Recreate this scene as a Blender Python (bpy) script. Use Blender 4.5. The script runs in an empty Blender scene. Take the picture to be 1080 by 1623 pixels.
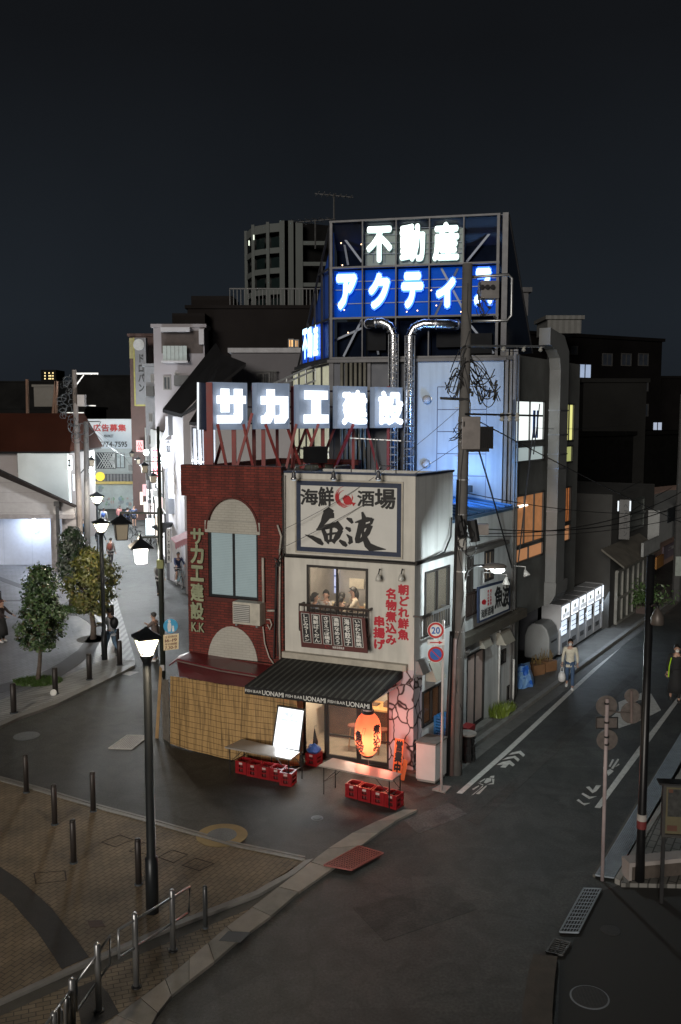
import bpy, math, random
from mathutils import Vector as V, Matrix
random.seed(7)
SC = bpy.context.scene
COL = SC.collection
# ---------------------------------------------------------------- camera
CAMH, F, HOR = 8.5, 1450.0, 660.0
PITCH = math.atan((811.5-HOR)/F)
cp, sp = math.cos(PITCH), math.sin(PITCH)
CAM = V((0, 0, CAMH)); FW = V((0, cp, -sp)); UP = V((0, sp, cp)); RT = V((1, 0, 0))
cam = bpy.data.cameras.new('camera'); camo = bpy.data.objects.new('camera', cam); COL.objects.link(camo)
camo.location = CAM; camo.rotation_euler = (math.radians(90)-PITCH, 0, 0)
cam.sensor_fit = 'HORIZONTAL'; cam.sensor_width = 24; cam.lens = 24*F/1080; cam.clip_end = 3000; cam.clip_start = .1
SC.camera = camo
# ---------------------------------------------------------------- night sky
w = bpy.data.worlds.new('World'); SC.world = w; w.use_nodes = True
nt = w.node_tree; bg = nt.nodes['Background']
tc = nt.nodes.new('ShaderNodeTexCoord'); sx = nt.nodes.new('ShaderNodeSeparateXYZ'); cr = nt.nodes.new('ShaderNodeValToRGB')
nt.links.new(tc.outputs['Generated'], sx.inputs[0]); nt.links.new(sx.outputs['Z'], cr.inputs[0]); nt.links.new(cr.outputs[0], bg.inputs[0])
e = cr.color_ramp.elements
e[0].position = 0.0; e[0].color = (.0095, .0115, .0150, 1)
e[1].position = 1.0; e[1].color = (.0042, .0046, .0052, 1)
e2 = e.new(.10); e2.color = (.0108, .0140, .0182, 1)
e3 = e.new(.36); e3.color = (.0056, .0064, .0078, 1)
nz_ = nt.nodes.new('ShaderNodeTexNoise'); nz_.inputs['Scale'].default_value = 2.6; nz_.inputs['Detail'].default_value = 4; nt.links.new(tc.outputs['Generated'], nz_.inputs[0]); mr_ = nt.nodes.new('ShaderNodeMapRange'); mr_.inputs[3].default_value = .72; mr_.inputs[4].default_value = 1.3; nt.links.new(nz_.outputs[0], mr_.inputs[0]); nt.links.new(mr_.outputs[0], bg.inputs[1])
# soft glow of the lit station square behind the camera: one broad, weak sun lamp
sun = bpy.data.lights.new('sun', 'SUN'); suno = bpy.data.objects.new('sun', sun); COL.objects.link(suno)
sun.energy = 1.48; sun.angle = math.radians(16); sun.color = (1, .93, .84)
sd = V((.30, .92, -.19)).normalized(); suno.rotation_euler = sd.to_track_quat('-Z', 'Y').to_euler()
SC.view_settings.view_transform = 'Standard'; SC.view_settings.look = 'None'
SC.view_settings.exposure = .14; SC.view_settings.gamma = 1
SC.cycles.use_denoising = True
try: SC.cycles.denoiser = 'OPENIMAGEDENOISE'
except Exception: pass
SC.cycles.max_bounces = 6; SC.cycles.diffuse_bounces = 3; SC.cycles.glossy_bounces = 3
SC.cycles.transmission_bounces = 4; SC.cycles.transparent_max_bounces = 12
SC.cycles.sample_clamp_indirect = 4; SC.cycles.sample_clamp_direct = 0
SC.cycles.caustics_reflective = False; SC.cycles.caustics_refractive = False
# ---------------------------------------------------------------- picture <-> place
def ray(px, py): return FW + RT*((px-540)/F) - UP*((py-811.5)/F)
def G(px, py, z=0.0):
    d = ray(px, py); return CAM + d*((z-CAMH)/d.z)
def at(px, py, Y):
    d = ray(px, py); return CAM + d*(Y/d.y)
def hdir(px):
    d = ray(px, HOR); d.z = 0; return d.normalized()
class Plane:                       # a vertical plane: origin, horizontal direction u, normal n towards the viewer
    def __init__(s, A, u):
        s.A = V((A.x, A.y, 0)); s.u = u.normalized(); n = V((s.u.y, -s.u.x, 0))
        if n.dot(CAM-s.A) < 0: n = -n
        s.n = n
    def hit(s, px, py, off=0.0):
        d = ray(px, py); t = (s.A + s.n*off - CAM).dot(s.n)/d.dot(s.n); return CAM + d*t
    def uz(s, px, py, off=0.0):
        p = s.hit(px, py, off); return (p-s.A).dot(s.u), p.z
    def P(s, u, z, off=0.0): return s.A + s.u*u + s.n*off + V((0, 0, z))
    def R(s, x0, x1, y0, y1, off=0.0):     # level rectangle from its picture edges
        ym, xm = (y0+y1)/2, (x0+x1)/2
        a, b = s.uz(x0, ym, off)[0], s.uz(x1, ym, off)[0]
        c, d = s.uz(xm, y1, off)[1], s.uz(xm, y0, off)[1]
        return (min(a, b), max(a, b), c, d)
# ---------------------------------------------------------------- meshes
class MB:
    def __init__(s): s.v = []; s.f = []; s.mi = []
    def add(s, vs, fs, m=0):
        n = len(s.v); s.v += [V(p) for p in vs]; s.f += [tuple(i+n for i in f) for f in fs]; s.mi += [m]*len(fs); return s
    def box(s, o, a, b, c, m=0):           # corner o, edge vectors a,b,c
        o, a, b, c = V(o), V(a), V(b), V(c)
        vs = [o, o+a, o+a+b, o+b, o+c, o+a+c, o+a+b+c, o+b+c]
        fs = [(0,3,2,1), (4,5,6,7), (0,1,5,4), (1,2,6,5), (2,3,7,6), (3,0,4,7)]
        if a.cross(b).dot(c) < 0: fs = [f[::-1] for f in fs]
        return s.add(vs, fs, m)
    def cube(s, c, sx, sy, sz, rz=0, m=0):    # centred on c in xy, base at c.z
        c = V(c); a = V((math.cos(rz), math.sin(rz), 0))*sx; b = V((-math.sin(rz), math.cos(rz), 0))*sy
        return s.box(c-a/2-b/2, a, b, V((0, 0, sz)), m)
    def bx(s, pl, r, o0, o1, m=0):         # box on a plane: rect r=(u0,u1,z0,z1) from offset o0 to o1
        u0, u1, z0, z1 = r
        return s.box(pl.P(u0, z0, o0), pl.u*(u1-u0), pl.n*(o1-o0), V((0, 0, z1-z0)), m)
    def frame(s, pl, r, t, o0, o1, tb=None, m=0):
        u0, u1, z0, z1 = r; tb = t if tb is None else tb
        s.bx(pl, (u0, u0+t, z0, z1), o0, o1, m); s.bx(pl, (u1-t, u1, z0, z1), o0, o1, m)
        s.bx(pl, (u0+t, u1-t, z0, z0+tb), o0, o1, m); s.bx(pl, (u0+t, u1-t, z1-tb, z1), o0, o1, m); return s
    def poly(s, pts, h, m=0):              # prism: polygon extruded by vector h
        pts = [V(p) for p in pts]; h = V(h); n = len(pts)
        nn = V((0, 0, 0))
        for i in range(n): nn += pts[i].cross(pts[(i+1) % n])
        if nn.dot(h) < 0: pts = pts[::-1]
        vs = pts + [p+h for p in pts]
        fs = [tuple(range(n-1, -1, -1)), tuple(range(n, 2*n))] + [(i, (i+1) % n, n+(i+1) % n, n+i) for i in range(n)]
        return s.add(vs, fs, m)
    def face(s, pts, m=0): return s.add(pts, [tuple(range(len(pts)))], m)
    def tube(s, pts, r, k=6, m=0, cap=True):
        pts = [V(p) for p in pts]; rs = r if isinstance(r, (list, tuple)) else [r]*len(pts)
        n = len(s.v); up = None
        for i, p in enumerate(pts):
            d = (pts[min(i+1, len(pts)-1)] - pts[max(i-1, 0)])
            if d.length < 1e-9: d = V((0, 0, 1))
            d.normalize()
            if up is None: up = V((0, 0, 1)) if abs(d.z) < .9 else V((1, 0, 0))
            a = d.cross(up).normalized(); b = a.cross(d); up = b
            for j in range(k):
                t = 2*math.pi*(j+.5)/k; s.v.append(p + (a*math.cos(t)+b*math.sin(t))*rs[i])
        for i in range(len(pts)-1):
            for j in range(k):
                s.f.append((n+i*k+j, n+i*k+(j+1) % k, n+(i+1)*k+(j+1) % k, n+(i+1)*k+j)); s.mi.append(m)
        if cap:
            s.f.append(tuple(n+j for j in range(k))[::-1]); s.f.append(tuple(n+(len(pts)-1)*k+j for j in range(k))); s.mi += [m, m]
        return s
    def lathe(s, c, prof, k=16, ax=None, m=0):   # prof: (radius, height) up the axis
        c = V(c); ax = V(ax).normalized() if ax is not None else V((0, 0, 1))
        a = ax.orthogonal().normalized(); b = ax.cross(a); n = len(s.v)
        for r, h in prof:
            for j in range(k):
                t = 2*math.pi*j/k; s.v.append(c + ax*h + (a*math.cos(t)+b*math.sin(t))*max(r, 1e-4))
        for i in range(len(prof)-1):
            for j in range(k):
                s.f.append((n+i*k+j, n+i*k+(j+1) % k, n+(i+1)*k+(j+1) % k, n+(i+1)*k+j)); s.mi.append(m)
        s.f.append(tuple(n+j for j in range(k))[::-1]); s.f.append(tuple(n+(len(prof)-1)*k+j for j in range(k))); s.mi += [m, m]
        return s
    def ball(s, c, rx, ry=None, rz=None, k=12, m=0):
        ry = rx if ry is None else ry; rz = rx if rz is None else rz; c = V(c); n = len(s.v); h = k//2
        for i in range(h+1):
            p = math.pi*i/h
            for j in range(k):
                t = 2*math.pi*j/k; s.v.append(c+V((rx*math.sin(p)*math.cos(t), ry*math.sin(p)*math.sin(t), -rz*math.cos(p))))
        for i in range(h):
            for j in range(k):
                s.f.append((n+i*k+j, n+i*k+(j+1) % k, n+(i+1)*k+(j+1) % k, n+(i+1)*k+j)); s.mi.append(m)
        return s
    def build(s, name, mat, parent=None, smooth=False, bevel=0, at=None):
        o0 = WL.get(parent.name, V((0, 0, 0))) if parent is not None else (V(at) if at is not None else V((0, 0, 0)))
        me = bpy.data.meshes.new(name); me.from_pydata([tuple(p-o0) for p in s.v], [], s.f)
        mats = mat if isinstance(mat, (list, tuple)) else [mat]
        for x in mats: me.materials.append(x)
        if len(mats) > 1:
            for p, i in zip(me.polygons, s.mi): p.material_index = i
        if smooth:
            for p in me.polygons: p.use_smooth = True
        me.update()
        o = bpy.data.objects.new(name, me); COL.objects.link(o)
        if parent is not None: o.parent = parent; WL[o.name] = o0
        else: o.location = o0; WL[o.name] = o0
        if bevel:
            b = o.modifiers.new('bevel', 'BEVEL'); b.width = bevel; b.segments = 2; b.limit_method = 'ANGLE'
        return o
WL = {}                                # world origin of every object that may be a parent
def tag(o, label, cat, group=None):
    o['label'] = label; o['category'] = cat
    if group: o['group'] = group
    return o
def thing(name, label, cat, loc=(0, 0, 0), group=None):
    o = bpy.data.objects.new(name, None); COL.objects.link(o); o.location = V(loc); WL[o.name] = V(loc)
    o.empty_display_size = .1
    return tag(o, label, cat, group)
def struct(o, kind='structure'): o['kind'] = kind; return o
def dup(root, loc, rz=0.0, label=None, group=None, scale=None):
    r = root.copy(); COL.objects.link(r); r.location = V(loc); r.rotation_euler = (0, 0, rz)
    if label: r['label'] = label
    if group: r['group'] = group
    if scale: r.scale = (scale,)*3
    for ch in list(root.children):
        c = ch.copy(); COL.objects.link(c); c.parent = r
        for g in list(ch.children):
            d = g.copy(); COL.objects.link(d); d.parent = c
    return r
# ---------------------------------------------------------------- materials
MC = {}
def mat(name, col, rough=.7, metal=0.0, var=.25, sc=3.0, bump=.0, bsc=40, emit=None, es=0.0, spec=.5):
    if name in MC: return MC[name]
    m = bpy.data.materials.new(name); m.use_nodes = True; t = m.node_tree; b = t.nodes['Principled BSDF']
    b.inputs['Roughness'].default_value = rough; b.inputs['Metallic'].default_value = metal
    b.inputs['Base Color'].default_value = (*col, 1); b.inputs['Specular IOR Level'].default_value = spec
    g = t.nodes.new('ShaderNodeNewGeometry')
    if var > 0:
        n1 = t.nodes.new('ShaderNodeTexNoise'); n1.inputs['Scale'].default_value = sc; n1.inputs['Detail'].default_value = 6
        n1.inputs['Roughness'].default_value = .65
        t.links.new(g.outputs['Position'], n1.inputs['Vector'])
        r = t.nodes.new('ShaderNodeValToRGB'); r.color_ramp.elements[0].position = .28; r.color_ramp.elements[1].position = .72
        r.color_ramp.elements[0].color = (*[c*(1-var) for c in col], 1); r.color_ramp.elements[1].color = (*[min(1, c*(1+var)) for c in col], 1)
        t.links.new(n1.outputs['Fac'], r.inputs[0]); t.links.new(r.outputs[0], b.inputs['Base Color'])
        mr = t.nodes.new('ShaderNodeMapRange'); mr.inputs[3].default_value = max(0, rough-.1); mr.inputs[4].default_value = min(1, rough+.12)
        t.links.new(n1.outputs['Fac'], mr.inputs[0]); t.links.new(mr.outputs[0], b.inputs['Roughness'])
    if bump > 0:
        n2 = t.nodes.new('ShaderNodeTexNoise'); n2.inputs['Scale'].default_value = bsc; n2.inputs['Detail'].default_value = 4
        t.links.new(g.outputs['Position'], n2.inputs['Vector'])
        bp = t.nodes.new('ShaderNodeBump'); bp.inputs['Strength'].default_value = bump; bp.inputs['Distance'].default_value = .02
        t.links.new(n2.outputs['Fac'], bp.inputs['Height']); t.links.new(bp.outputs[0], b.inputs['Normal'])
    if emit:
        b.inputs['Emission Color'].default_value = (*emit, 1); b.inputs['Emission Strength'].default_value = es
    MC[name] = m; return m
def _mul(m, fac_out, lo, hi, a, b_):
    t = m.node_tree; b = t.nodes['Principled BSDF']; mr = t.nodes.new('ShaderNodeMapRange')
    for i, x in zip((1, 2, 3, 4), (a, b_, lo, hi)): mr.inputs[i].default_value = x
    t.links.new(fac_out, mr.inputs[0]); mx = t.nodes.new('ShaderNodeMix'); mx.data_type = 'RGBA'; mx.blend_type = 'MULTIPLY'; mx.inputs[0].default_value = 1
    src = b.inputs['Base Color'].links[0].from_socket; t.links.new(src, mx.inputs[6]); t.links.new(mr.outputs[0], mx.inputs[7]); t.links.new(mx.outputs[2], b.inputs['Base Color'])
def streaks(m, s, sc=(5, 5, .45)):          # rain streaks and grime
    t = m.node_tree; g = t.nodes.new('ShaderNodeNewGeometry'); mp = t.nodes.new('ShaderNodeMapping'); mp.inputs['Scale'].default_value = sc; n = t.nodes.new('ShaderNodeTexNoise'); n.inputs['Scale'].default_value = 1; n.inputs['Detail'].default_value = 7
    t.links.new(g.outputs['Position'], mp.inputs[0]); t.links.new(mp.outputs[0], n.inputs['Vector']); _mul(m, n.outputs['Fac'], 1-s*1.6, 1.03, .30, .56)
def cracked(m):                             # repair patches and hairline cracks
    t = m.node_tree; g = t.nodes.new('ShaderNodeNewGeometry'); v = t.nodes.new('ShaderNodeTexVoronoi'); v.feature = 'DISTANCE_TO_EDGE'; v.inputs['Scale'].default_value = .33
    n = t.nodes.new('ShaderNodeTexNoise'); n.inputs['Scale'].default_value = 1.1; n.inputs['Detail'].default_value = 8; ad = t.nodes.new('ShaderNodeMix'); ad.data_type = 'VECTOR'; ad.inputs[0].default_value = .45
    t.links.new(g.outputs['Position'], n.inputs['Vector']); t.links.new(g.outputs['Position'], ad.inputs[4]); t.links.new(n.outputs['Color'], ad.inputs[5]); t.links.new(ad.outputs[1], v.inputs['Vector']); _mul(m, v.outputs['Distance'], .70, 1, .0, .010)
    w_ = t.nodes.new('ShaderNodeTexVoronoi'); w_.distance = 'CHEBYCHEV'; w_.inputs['Scale'].default_value = .22; s_ = t.nodes.new('ShaderNodeSeparateColor'); t.links.new(g.outputs['Position'], w_.inputs['Vector']); t.links.new(w_.outputs['Color'], s_.inputs[0]); _mul(m, s_.outputs[0], .78, 1.22, 0, 1)
    x = t.nodes.new('ShaderNodeTexNoise'); x.inputs['Scale'].default_value = 22; x.inputs['Detail'].default_value = 5; t.links.new(g.outputs['Position'], x.inputs['Vector']); _mul(m, x.outputs['Fac'], .62, 1.4, .3, .7); y = t.nodes.new('ShaderNodeTexNoise'); y.inputs['Scale'].default_value = 1.7; y.inputs['Detail'].default_value = 9; y.inputs['Distortion'].default_value = 1.2; t.links.new(g.outputs['Position'], y.inputs['Vector']); _mul(m, y.outputs['Fac'], .72, 1.25, .35, .65)
def glow(name, col, s):
    if name in MC: return MC[name]
    m = bpy.data.materials.new(name); m.use_nodes = True; b = m.node_tree.nodes['Principled BSDF']
    b.inputs['Base Color'].default_value = (*[min(.8, c) for c in col], 1); b.inputs['Roughness'].default_value = .4
    b.inputs['Emission Color'].default_value = (*col, 1); b.inputs['Emission Strength'].default_value = s
    MC[name] = m; return m
def bricks(name, ca, cb, cm, ang, bw, bh, mortar=.012, rough=.85, off=.5, bump=.5, ground=False, var=.35, streak=.0):
    """bricks or pavers; ang: direction (radians) of the wall or of the courses on the ground"""
    if name in MC: return MC[name]
    m = bpy.data.materials.new(name); m.use_nodes = True; t = m.node_tree; b = t.nodes['Principled BSDF']; b.inputs['Roughness'].default_value = rough
    g = t.nodes.new('ShaderNodeNewGeometry'); rot = t.nodes.new('ShaderNodeVectorRotate'); rot.rotation_type = 'Z_AXIS'; rot.inputs['Angle'].default_value = -ang
    t.links.new(g.outputs['Position'], rot.inputs['Vector'])
    vec = rot.outputs[0]
    if not ground:
        s_ = t.nodes.new('ShaderNodeSeparateXYZ'); c_ = t.nodes.new('ShaderNodeCombineXYZ'); t.links.new(vec, s_.inputs[0])
        t.links.new(s_.outputs['X'], c_.inputs['X']); t.links.new(s_.outputs['Z'], c_.inputs['Y']); vec = c_.outputs[0]
    br = t.nodes.new('ShaderNodeTexBrick'); t.links.new(vec, br.inputs['Vector'])
    br.inputs['Scale'].default_value = 1; br.inputs['Brick Width'].default_value = bw; br.inputs['Row Height'].default_value = bh
    br.inputs['Mortar Size'].default_value = mortar; br.inputs['Mortar Smooth'].default_value = .2; br.offset = off
    br.inputs['Color1'].default_value = (*ca, 1); br.inputs['Color2'].default_value = (*cb, 1); br.inputs['Mortar'].default_value = (*cm, 1)
    n1 = t.nodes.new('ShaderNodeTexNoise'); n1.inputs['Scale'].default_value = 1.3; n1.inputs['Detail'].default_value = 8; t.links.new(g.outputs['Position'], n1.inputs['Vector'])
    mr = t.nodes.new('ShaderNodeMapRange'); mr.inputs[1].default_value = .25; mr.inputs[2].default_value = .75; mr.inputs[3].default_value = 1-var; mr.inputs[4].default_value = 1+var
    t.links.new(n1.outputs['Fac'], mr.inputs[0])
    mx = t.nodes.new('ShaderNodeMix'); mx.data_type = 'RGBA'; mx.blend_type = 'MULTIPLY'; mx.inputs[0].default_value = 1
    t.links.new(br.outputs['Color'], mx.inputs[6]); t.links.new(mr.outputs[0], mx.inputs[7]); t.links.new(mx.outputs[2], b.inputs['Base Color'])
    bp = t.nodes.new('ShaderNodeBump'); bp.inputs['Strength'].default_value = bump; bp.inputs['Distance'].default_value = .01; bp.invert = True
    t.links.new(br.outputs['Fac'], bp.inputs['Height']); t.links.new(bp.outputs[0], b.inputs['Normal'])
    MC[name] = m; return m
def stripes(name, ca, cb, dirv, period, duty=.5, rough=.6, var=.2, emit=0, metal=0, soft=.02):
    """stripes of two colours across the world direction dirv"""
    if name in MC: return MC[name]
    m = bpy.data.materials.new(name); m.use_nodes = True; t = m.node_tree; b = t.nodes['Principled BSDF']; b.inputs['Roughness'].default_value = rough; b.inputs['Metallic'].default_value = metal
    g = t.nodes.new('ShaderNodeNewGeometry'); dp = t.nodes.new('ShaderNodeVectorMath'); dp.operation = 'DOT_PRODUCT'; dp.inputs[1].default_value = tuple(V(dirv).normalized()/period)
    t.links.new(g.outputs['Position'], dp.inputs[0]); fr = t.nodes.new('ShaderNodeMath'); fr.operation = 'FRACT'; t.links.new(dp.outputs['Value'], fr.inputs[0])
    r = t.nodes.new('ShaderNodeValToRGB'); el = r.color_ramp.elements; el[0].position = duty; el[0].color = (*ca, 1); el[1].position = duty+soft; el[1].color = (*cb, 1)
    t.links.new(fr.outputs[0], r.inputs[0])
    n1 = t.nodes.new('ShaderNodeTexNoise'); n1.inputs['Scale'].default_value = 5; n1.inputs['Detail'].default_value = 6; t.links.new(g.outputs['Position'], n1.inputs['Vector'])
    mr = t.nodes.new('ShaderNodeMapRange'); mr.inputs[1].default_value = .3; mr.inputs[2].default_value = .7; mr.inputs[3].default_value = 1-var; mr.inputs[4].default_value = 1+var; t.links.new(n1.outputs['Fac'], mr.inputs[0])
    mx = t.nodes.new('ShaderNodeMix'); mx.data_type = 'RGBA'; mx.blend_type = 'MULTIPLY'; mx.inputs[0].default_value = 1
    t.links.new(r.outputs[0], mx.inputs[6]); t.links.new(mr.outputs[0], mx.inputs[7]); t.links.new(mx.outputs[2], b.inputs['Base Color'])
    if emit: t.links.new(mx.outputs[2], b.inputs['Emission Color']); b.inputs['Emission Strength'].default_value = emit
    MC[name] = m; return m
def glassm(name, col=(.02, .03, .05), alpha=.35, rough=.05):
    if name in MC: return MC[name]
    m = bpy.data.materials.new(name); m.use_nodes = True; b = m.node_tree.nodes['Principled BSDF']
    b.inputs['Base Color'].default_value = (*col, 1); b.inputs['Roughness'].default_value = rough; b.inputs['Alpha'].default_value = alpha
    MC[name] = m; return m
asphalt = mat('asphalt', (.043, .045, .043), .62, var=.24, sc=.45, bump=.5, bsc=90)
cracked(asphalt)
white_paint = mat('wall_paint', (.60, .585, .54), .75, var=.08, sc=1.6, bump=.1, bsc=60); streaks(white_paint, .09)
side_paint = mat('side_wall_paint', (.62, .64, .64), .7, var=.10, sc=1.3, bump=.1, bsc=50); streaks(side_paint, .12)
steel = mat('galvanised_steel', (.42, .43, .44), .38, .85, var=.15, sc=8)
dark_metal = mat('dark_metal', (.022, .022, .023), .45, .3, var=.15, sc=6)
black_metal = mat('black_metal', (.012, .012, .012), .5, .2, var=.1)
concrete = mat('concrete', (.26, .255, .24), .85, var=.18, sc=2.5, bump=.2, bsc=50)
pole_concrete = mat('pole_concrete', (.125, .12, .115), .8, var=.2, sc=3)
red_paint = mat('red_oxide_paint', (.20, .018, .016), .5, var=.25, sc=5)
blackm = mat('black_rubber', (.010, .010, .011), .5, var=.1)
white_plastic = mat('white_plastic', (.66, .66, .64), .4, var=.06)
line_paint = mat('road_line_paint', (.50, .50, .48), .7, var=.28, sc=9)
# ---------------------------------------------------------------- lettering
GC = {}
def glyph(ch, bold=0.0, lat=False):
    k = (ch, round(bold, 3))
    if k in GC: return GC[k]
    f = bpy.data.curves.new('f', 'FONT'); f.body = ch; f.size = 1; f.resolution_u = 3
    o = bpy.data.objects.new('f', f); COL.objects.link(o)
    me = bpy.data.meshes.new_from_object(o.evaluated_get(bpy.context.evaluated_depsgraph_get()))
    vs = [(v.co.x, v.co.y) for v in me.vertices]; fs = [tuple(p.vertices) for p in me.polygons]
    COL.objects.unlink(o); bpy.data.objects.remove(o); bpy.data.curves.remove(f); bpy.data.meshes.remove(me)
    if not vs: r = ([], [], 0, 0, 1, 1)
    else:
        xs = [p[0] for p in vs]; ys = [p[1] for p in vs]; r = (vs, fs, min(xs), min(ys), max(xs), max(ys))
    GC[k] = r; return r
def put_glyph(mb, ch, P, r, bold=0.0, m=0, em=True, off=0.0, skew=0.0, dz=.0006):
    """draw one character in rect r=(u0,u1,v0,v1) through P(u, v, off); em keeps its place in the em square"""
    vs, fs, x0, y0, x1, y1 = glyph(ch)
    if not vs: return
    u0, u1, v0, v1 = r
    if em and ord(ch) > 0x2000: X0, Y0, X1, Y1 = .0, -.12, 1.0, .88
    else: X0, Y0, X1, Y1 = x0, y0, x1, y1
    if ch == 'ー' and em == 'v':        # the long vowel bar stands upright in vertical writing
        vs = [(.5-(y-.38), .38+(x-.5)) for x, y in vs]
    sx_, sy_ = (u1-u0)/(X1-X0), (v1-v0)/(Y1-Y0)
    sh = [(0, 0)] if bold <= 0 else [(0, 0)]+[(math.cos(a)*bold, math.sin(a)*bold) for a in [i*math.pi/4 for i in range(8)]]
    for k, (dx, dy) in enumerate(sh):
        mb.add([P(u0+(x+dx-X0)*sx_+skew*(y-Y0)*sy_, v0+(y+dy-Y0)*sy_, off+k*dz) for x, y in vs], fs, m)
def vtext(mb, s, P, r, bold=0.0, m=0, off=0.0, fill=.96):   # vertical writing, top to bottom
    u0, u1, v0, v1 = r; h = (v1-v0)/len(s)
    for i, ch in enumerate(s): put_glyph(mb, ch, P, (u0, u1, v1-(i+.5+fill/2)*h, v1-(i+.5-fill/2)*h), bold, m, 'v', off)
def htext(mb, s, P, r, bold=0.0, m=0, off=0.0, flip=False):
    """horizontal writing fitted to the rectangle; natural widths"""
    u0, u1, v0, v1 = r; pen = 0; it = []
    ymax = max([glyph(c)[5] for c in s if c != ' '] or [.7]); ymin = 0 if not any(ord(c) > 0x2000 for c in s) else -.12
    if any(ord(c) > 0x2000 for c in s): ymax = .88
    for c in s:
        if c == ' ': pen += .25; continue
        g = glyph(c)
        if ord(c) > 0x2000: it.append((c, pen, 0)); pen += 1
        else: it.append((c, pen+.04-g[2], 0)); pen += g[4]-g[2]+.09
    k = (u1-u0)/pen; ky = (v1-v0)/(ymax-ymin)
    sh = [(0, 0)] if bold <= 0 else [(0, 0)]+[(math.cos(a)*bold, math.sin(a)*bold) for a in [i*math.pi/3 for i in range(6)]]
    for c, x, _ in it:
        vs, fs = glyph(c)[:2]
        for q, (dx, dy) in enumerate(sh):
            mb.add([P((u1-(x+a+dx)*k) if flip else (u0+(x+a+dx)*k), v0+(b+dy-ymin)*ky, off+q*.0006) for a, b in vs], fs, m)
def brush(mb, pts, P, off=0.0, m=0):
    """one brush stroke: pts = (x, y, width) in picture coordinates of the sign"""
    n = len(pts); L = []; R_ = []
    for i, (x, y, w_) in enumerate(pts):
        a = pts[max(i-1, 0)]; b = pts[min(i+1, n-1)]; dx, dy = b[0]-a[0], b[1]-a[1]; l = math.hypot(dx, dy) or 1
        nx, ny = -dy/l*w_/2, dx/l*w_/2; L.append(P(x+nx, y+ny, off)); R_.append(P(x-nx, y-ny, off))
    mb.add(L+R_, [(i, i+1, n+i+1, n+i) for i in range(n-1)], m)
def uz_text_P(pl, rightward=1, base=0.0):
    """(u,z,off) -> point, with u running to the picture's right whatever the plane's own direction"""
    if pl.u.x >= 0: return lambda u, z, o=0: pl.P(u, z, base+o)
    return lambda u, z, o=0: pl.P(-u, z, base+o)
def RX(pl, x0, x1, y0, y1, off=0.0):        # rect for uz_text_P
    u0, u1, z0, z1 = pl.R(x0, x1, y0, y1, off)
    return (u0, u1, z0, z1) if pl.u.x >= 0 else (-u1, -u0, z0, z1)
def wallgrid(mb, pl, r, holes, t, off=0.0, m=0):
    """a wall of thickness t with rectangular openings: cut on a grid"""
    us = sorted({r[0], r[1], *[h[0] for h in holes], *[h[1] for h in holes]}); zs = sorted({r[2], r[3], *[h[2] for h in holes], *[h[3] for h in holes]})
    us = [u for u in us if r[0]-1e-6 <= u <= r[1]+1e-6]; zs = [z for z in zs if r[2]-1e-6 <= z <= r[3]+1e-6]
    solid = lambda i, j: 0 <= i < len(us)-1 and 0 <= j < len(zs)-1 and not any(h[0]-1e-6 <= us[i] and us[i+1] <= h[1]+1e-6 and h[2]-1e-6 <= zs[j] and zs[j+1] <= h[3]+1e-6 for h in holes)
    for i in range(len(us)-1):
        for j in range(len(zs)-1):
            if not solid(i, j): continue
            a, b, c, d = us[i], us[i+1], zs[j], zs[j+1]
            q = lambda u, z, o: pl.P(u, z, off+o)
            mb.face([q(a, c, 0), q(b, c, 0), q(b, d, 0), q(a, d, 0)], m); mb.face([q(a, c, -t), q(a, d, -t), q(b, d, -t), q(b, c, -t)], m)
            if not solid(i-1, j): mb.face([q(a, c, 0), q(a, d, 0), q(a, d, -t), q(a, c, -t)], m)
            if not solid(i+1, j): mb.face([q(b, c, 0), q(b, c, -t), q(b, d, -t), q(b, d, 0)], m)
            if not solid(i, j-1): mb.face([q(a, c, 0), q(a, c, -t), q(b, c, -t), q(b, c, 0)], m)
            if not solid(i, j+1): mb.face([q(a, d, 0), q(b, d, 0), q(b, d, -t), q(a, d, -t)], m)
def lamp(name, kind, loc, energy, col=(1, 1, 1), size=.1, rot=None, spot=None, blend=.6, sy=None):
    l = bpy.data.lights.new(name, kind); l.energy = energy; l.color = col
    if kind == 'AREA':
        l.size = size
        if sy: l.shape = 'RECTANGLE'; l.size_y = sy
    else: l.shadow_soft_size = size
    if kind == 'SPOT': l.spot_size = math.radians(spot); l.spot_blend = blend
    o = bpy.data.objects.new(name, l); COL.objects.link(o); o.location = V(loc)
    if rot is not None: o.rotation_euler = V(rot).to_track_quat('-Z', 'Y').to_euler()
    return o
def wire(mb, a, b, sag, r=.008, n=10, k=4):
    a, b = V(a), V(b); mb.tube([a.lerp(b, i/n)-V((0, 0, 4*sag*(i/n)*(1-i/n))) for i in range(n+1)], r, k)
# ================================================================ the ground
def slab(name, pts, z0, z1, m, world=False):
    P_ = [V((p.x, p.y, z0)) for p in (pts if world else [G(x, y, z1) for x, y in pts])]
    return struct(MB().poly(P_, V((0, 0, z1-z0))).build(name, m))
def sheet(name, pts, z, m): 
    P_ = [G(x, y, z) for x, y in pts]; mb = MB(); mb.poly([V((p.x, p.y, z-.003)) for p in P_], V((0, 0, .003))); return struct(mb.build(name, m))
def band(name, L, R_, z0, z1, m):
    mb = MB()
    for i in range(len(L)-1):
        q = [G(*L[i], z1), G(*L[i+1], z1), G(*R_[i+1], z1), G(*R_[i], z1)]
        mb.poly([V((p.x, p.y, z0)) for p in q], V((0, 0, z1-z0)))
    return struct(mb.build(name, m))
def disc(mb, c, r, z, h=.006, k=28, m=0): mb.lathe(V((c.x, c.y, z)), [(r, 0), (r, h)], k, m=m)
SD = hdir(1460); FD = -hdir(-2900)
C0 = G(655, 1225)
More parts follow.
